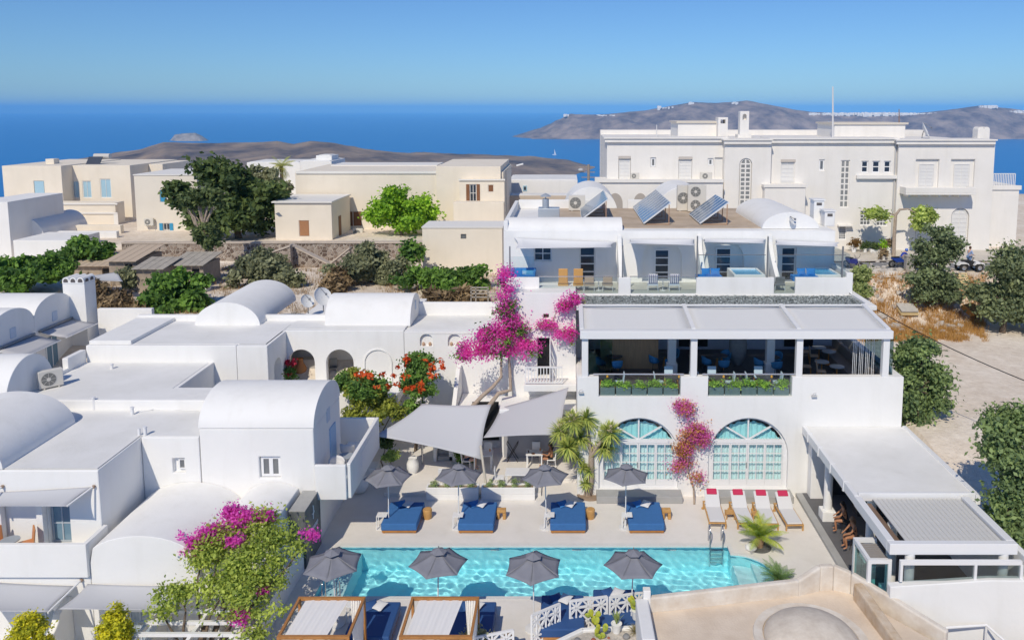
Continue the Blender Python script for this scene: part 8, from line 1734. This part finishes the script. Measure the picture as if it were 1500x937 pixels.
# sheds in the garden
SHM = mat('shed_stone', (.42, .35, .28), .95, var=.3, scale=2, bump=.4, bscale=6); CORR = mat('corrugated_sheet', (.46, .42, .36), .7, var=.25, scale=2)
def shed(lb, u0, u1, vt, vb, Y, d, roof, slope=.4):
    q = px2(u0, vt, u1, vb, Y); zg = ground_z((q[0] + q[2]) / 2, Y); t = thing('garden_shed', lb, 'shed', ((q[0] + q[2]) / 2, Y, zg), 'sheds in the garden')
    b = MB(); solidY(b, rect(q[0], zg - .3, q[2], q[3]), [rect(q[2] - .9, zg, q[2] - .3, q[3] - .3)], Y, Y + d, .3); b.build('wall', SHM, t); n = max(3, int((q[2] - q[0]) / .45))
    for k in range(n): x = q[0] - .2 + (q[2] - q[0] + .4) * (k + .5) / n; MB().cbox((x, Y + d / 2 - .1, q[3] + .12 + slope * .3), (q[2] - q[0] + .4) / n * .94, d + .6, .05, rx=slope * .3).build('roof_sheet', roof, t)
    MB().box(q[2] - .88, q[2] - .32, Y + .15, Y + .2, zg, q[3] - .32).build('door', mat('dark_opening', (.02, .02, .022), .6), t)
shed('stone shed with a ribbed sheet roof beside the clipped tree', 250, 298, 388, 410, 61, 3, CORR); shed('low stone shed with a flat roof left of the fig bush', 160, 200, 381, 405, 61.5, 4, mat('tan_sheet', (.52, .42, .32), .9)); shed('small shed with pale roof sheets in the middle of the garden', 200, 240, 394, 412, 59.5, 2.5, CORR)
shed('long tan-roofed shed behind the left fig trees', 95, 165, 388, 402, 66, 4, MATS['tan_sheet'] if 'tan_sheet' in MATS else CORR)
o = sail(None, 'tarpaulin', [PY(120, 410, 57), PY(180, 412, 56.5), PY(172, 398, 60), PY(130, 404, 60)], mat('grey_tarp', (.50, .51, .53), .8), sag=.2, inset=.03); tag(o, 'grey tarpaulin stretched over the garden sheds', 'tarpaulin')
t = thing('hutch', 'small white hutch with dark openings by the clipped tree', 'hutch', on(292, 412, 59.5)); c = on(292, 412, 59.5); b = MB(); solidY(b, rect(c[0] - .5, c[2], c[0] + .5, c[2] + 1.1), [rect(c[0] - .35, c[2] + .15, c[0] + .35, c[2] + .45), rect(c[0] - .35, c[2] + .6, c[0] + .35, c[2] + .9)], 59.5, 60.3, .4); b.build('body', W, t); MB().cbox((c[0], 59.9, c[2] + 1.15), 1.2, 1.0, .06).build('lid', CORR, t)
# slatted bench frame behind the niche wall
p = PY(706, 437, 50); t = thing('garden_bench', 'weathered slatted wooden bench behind the white parapet', 'bench', (p.x, 50, 4.4)); GW = mat('weathered_wood', (.42, .38, .33), .9)
for k, v in enumerate((421, 425, 430, 435)): a, c = PY(689, v, 50), PY(716 if k < 2 else 735, v, 50); MB().bar(a, c, .07).build('slat', GW, t)
for v in (443, 449): a, c = PY(693, v, 49.2), PY(736, v, 49.2); MB().bar(a, c, .09).build('slat', GW, t)
for u in (690, 697, 715, 733): a, c = PY(u, 421, 50), PY(u, 460, 50); MB().bar(a, c, .07).build('post', GW, t)
# ================================================================== haze over the sea
hz = MB(); hz.box(-60000, 60000, -60000, 60000, SEA - 1, 230)
m = bpy.data.materials.new('haze'); m.use_nodes = True; n_ = m.node_tree; n_.nodes.clear()
o_ = n_.nodes.new('ShaderNodeOutputMaterial'); pv = n_.nodes.new('ShaderNodeVolumePrincipled')
pv.inputs['Color'].default_value = (0.24, 0.62, 1.0, 1); pv.inputs['Density'].default_value = 0.000046; pv.inputs['Anisotropy'].default_value = -0.3
n_.links.new(pv.outputs[0], o_.inputs['Volume'])
ho = hz.build('haze', m); tag(ho, 'pale blue haze over the sea and islands', 'haze', kind='stuff')
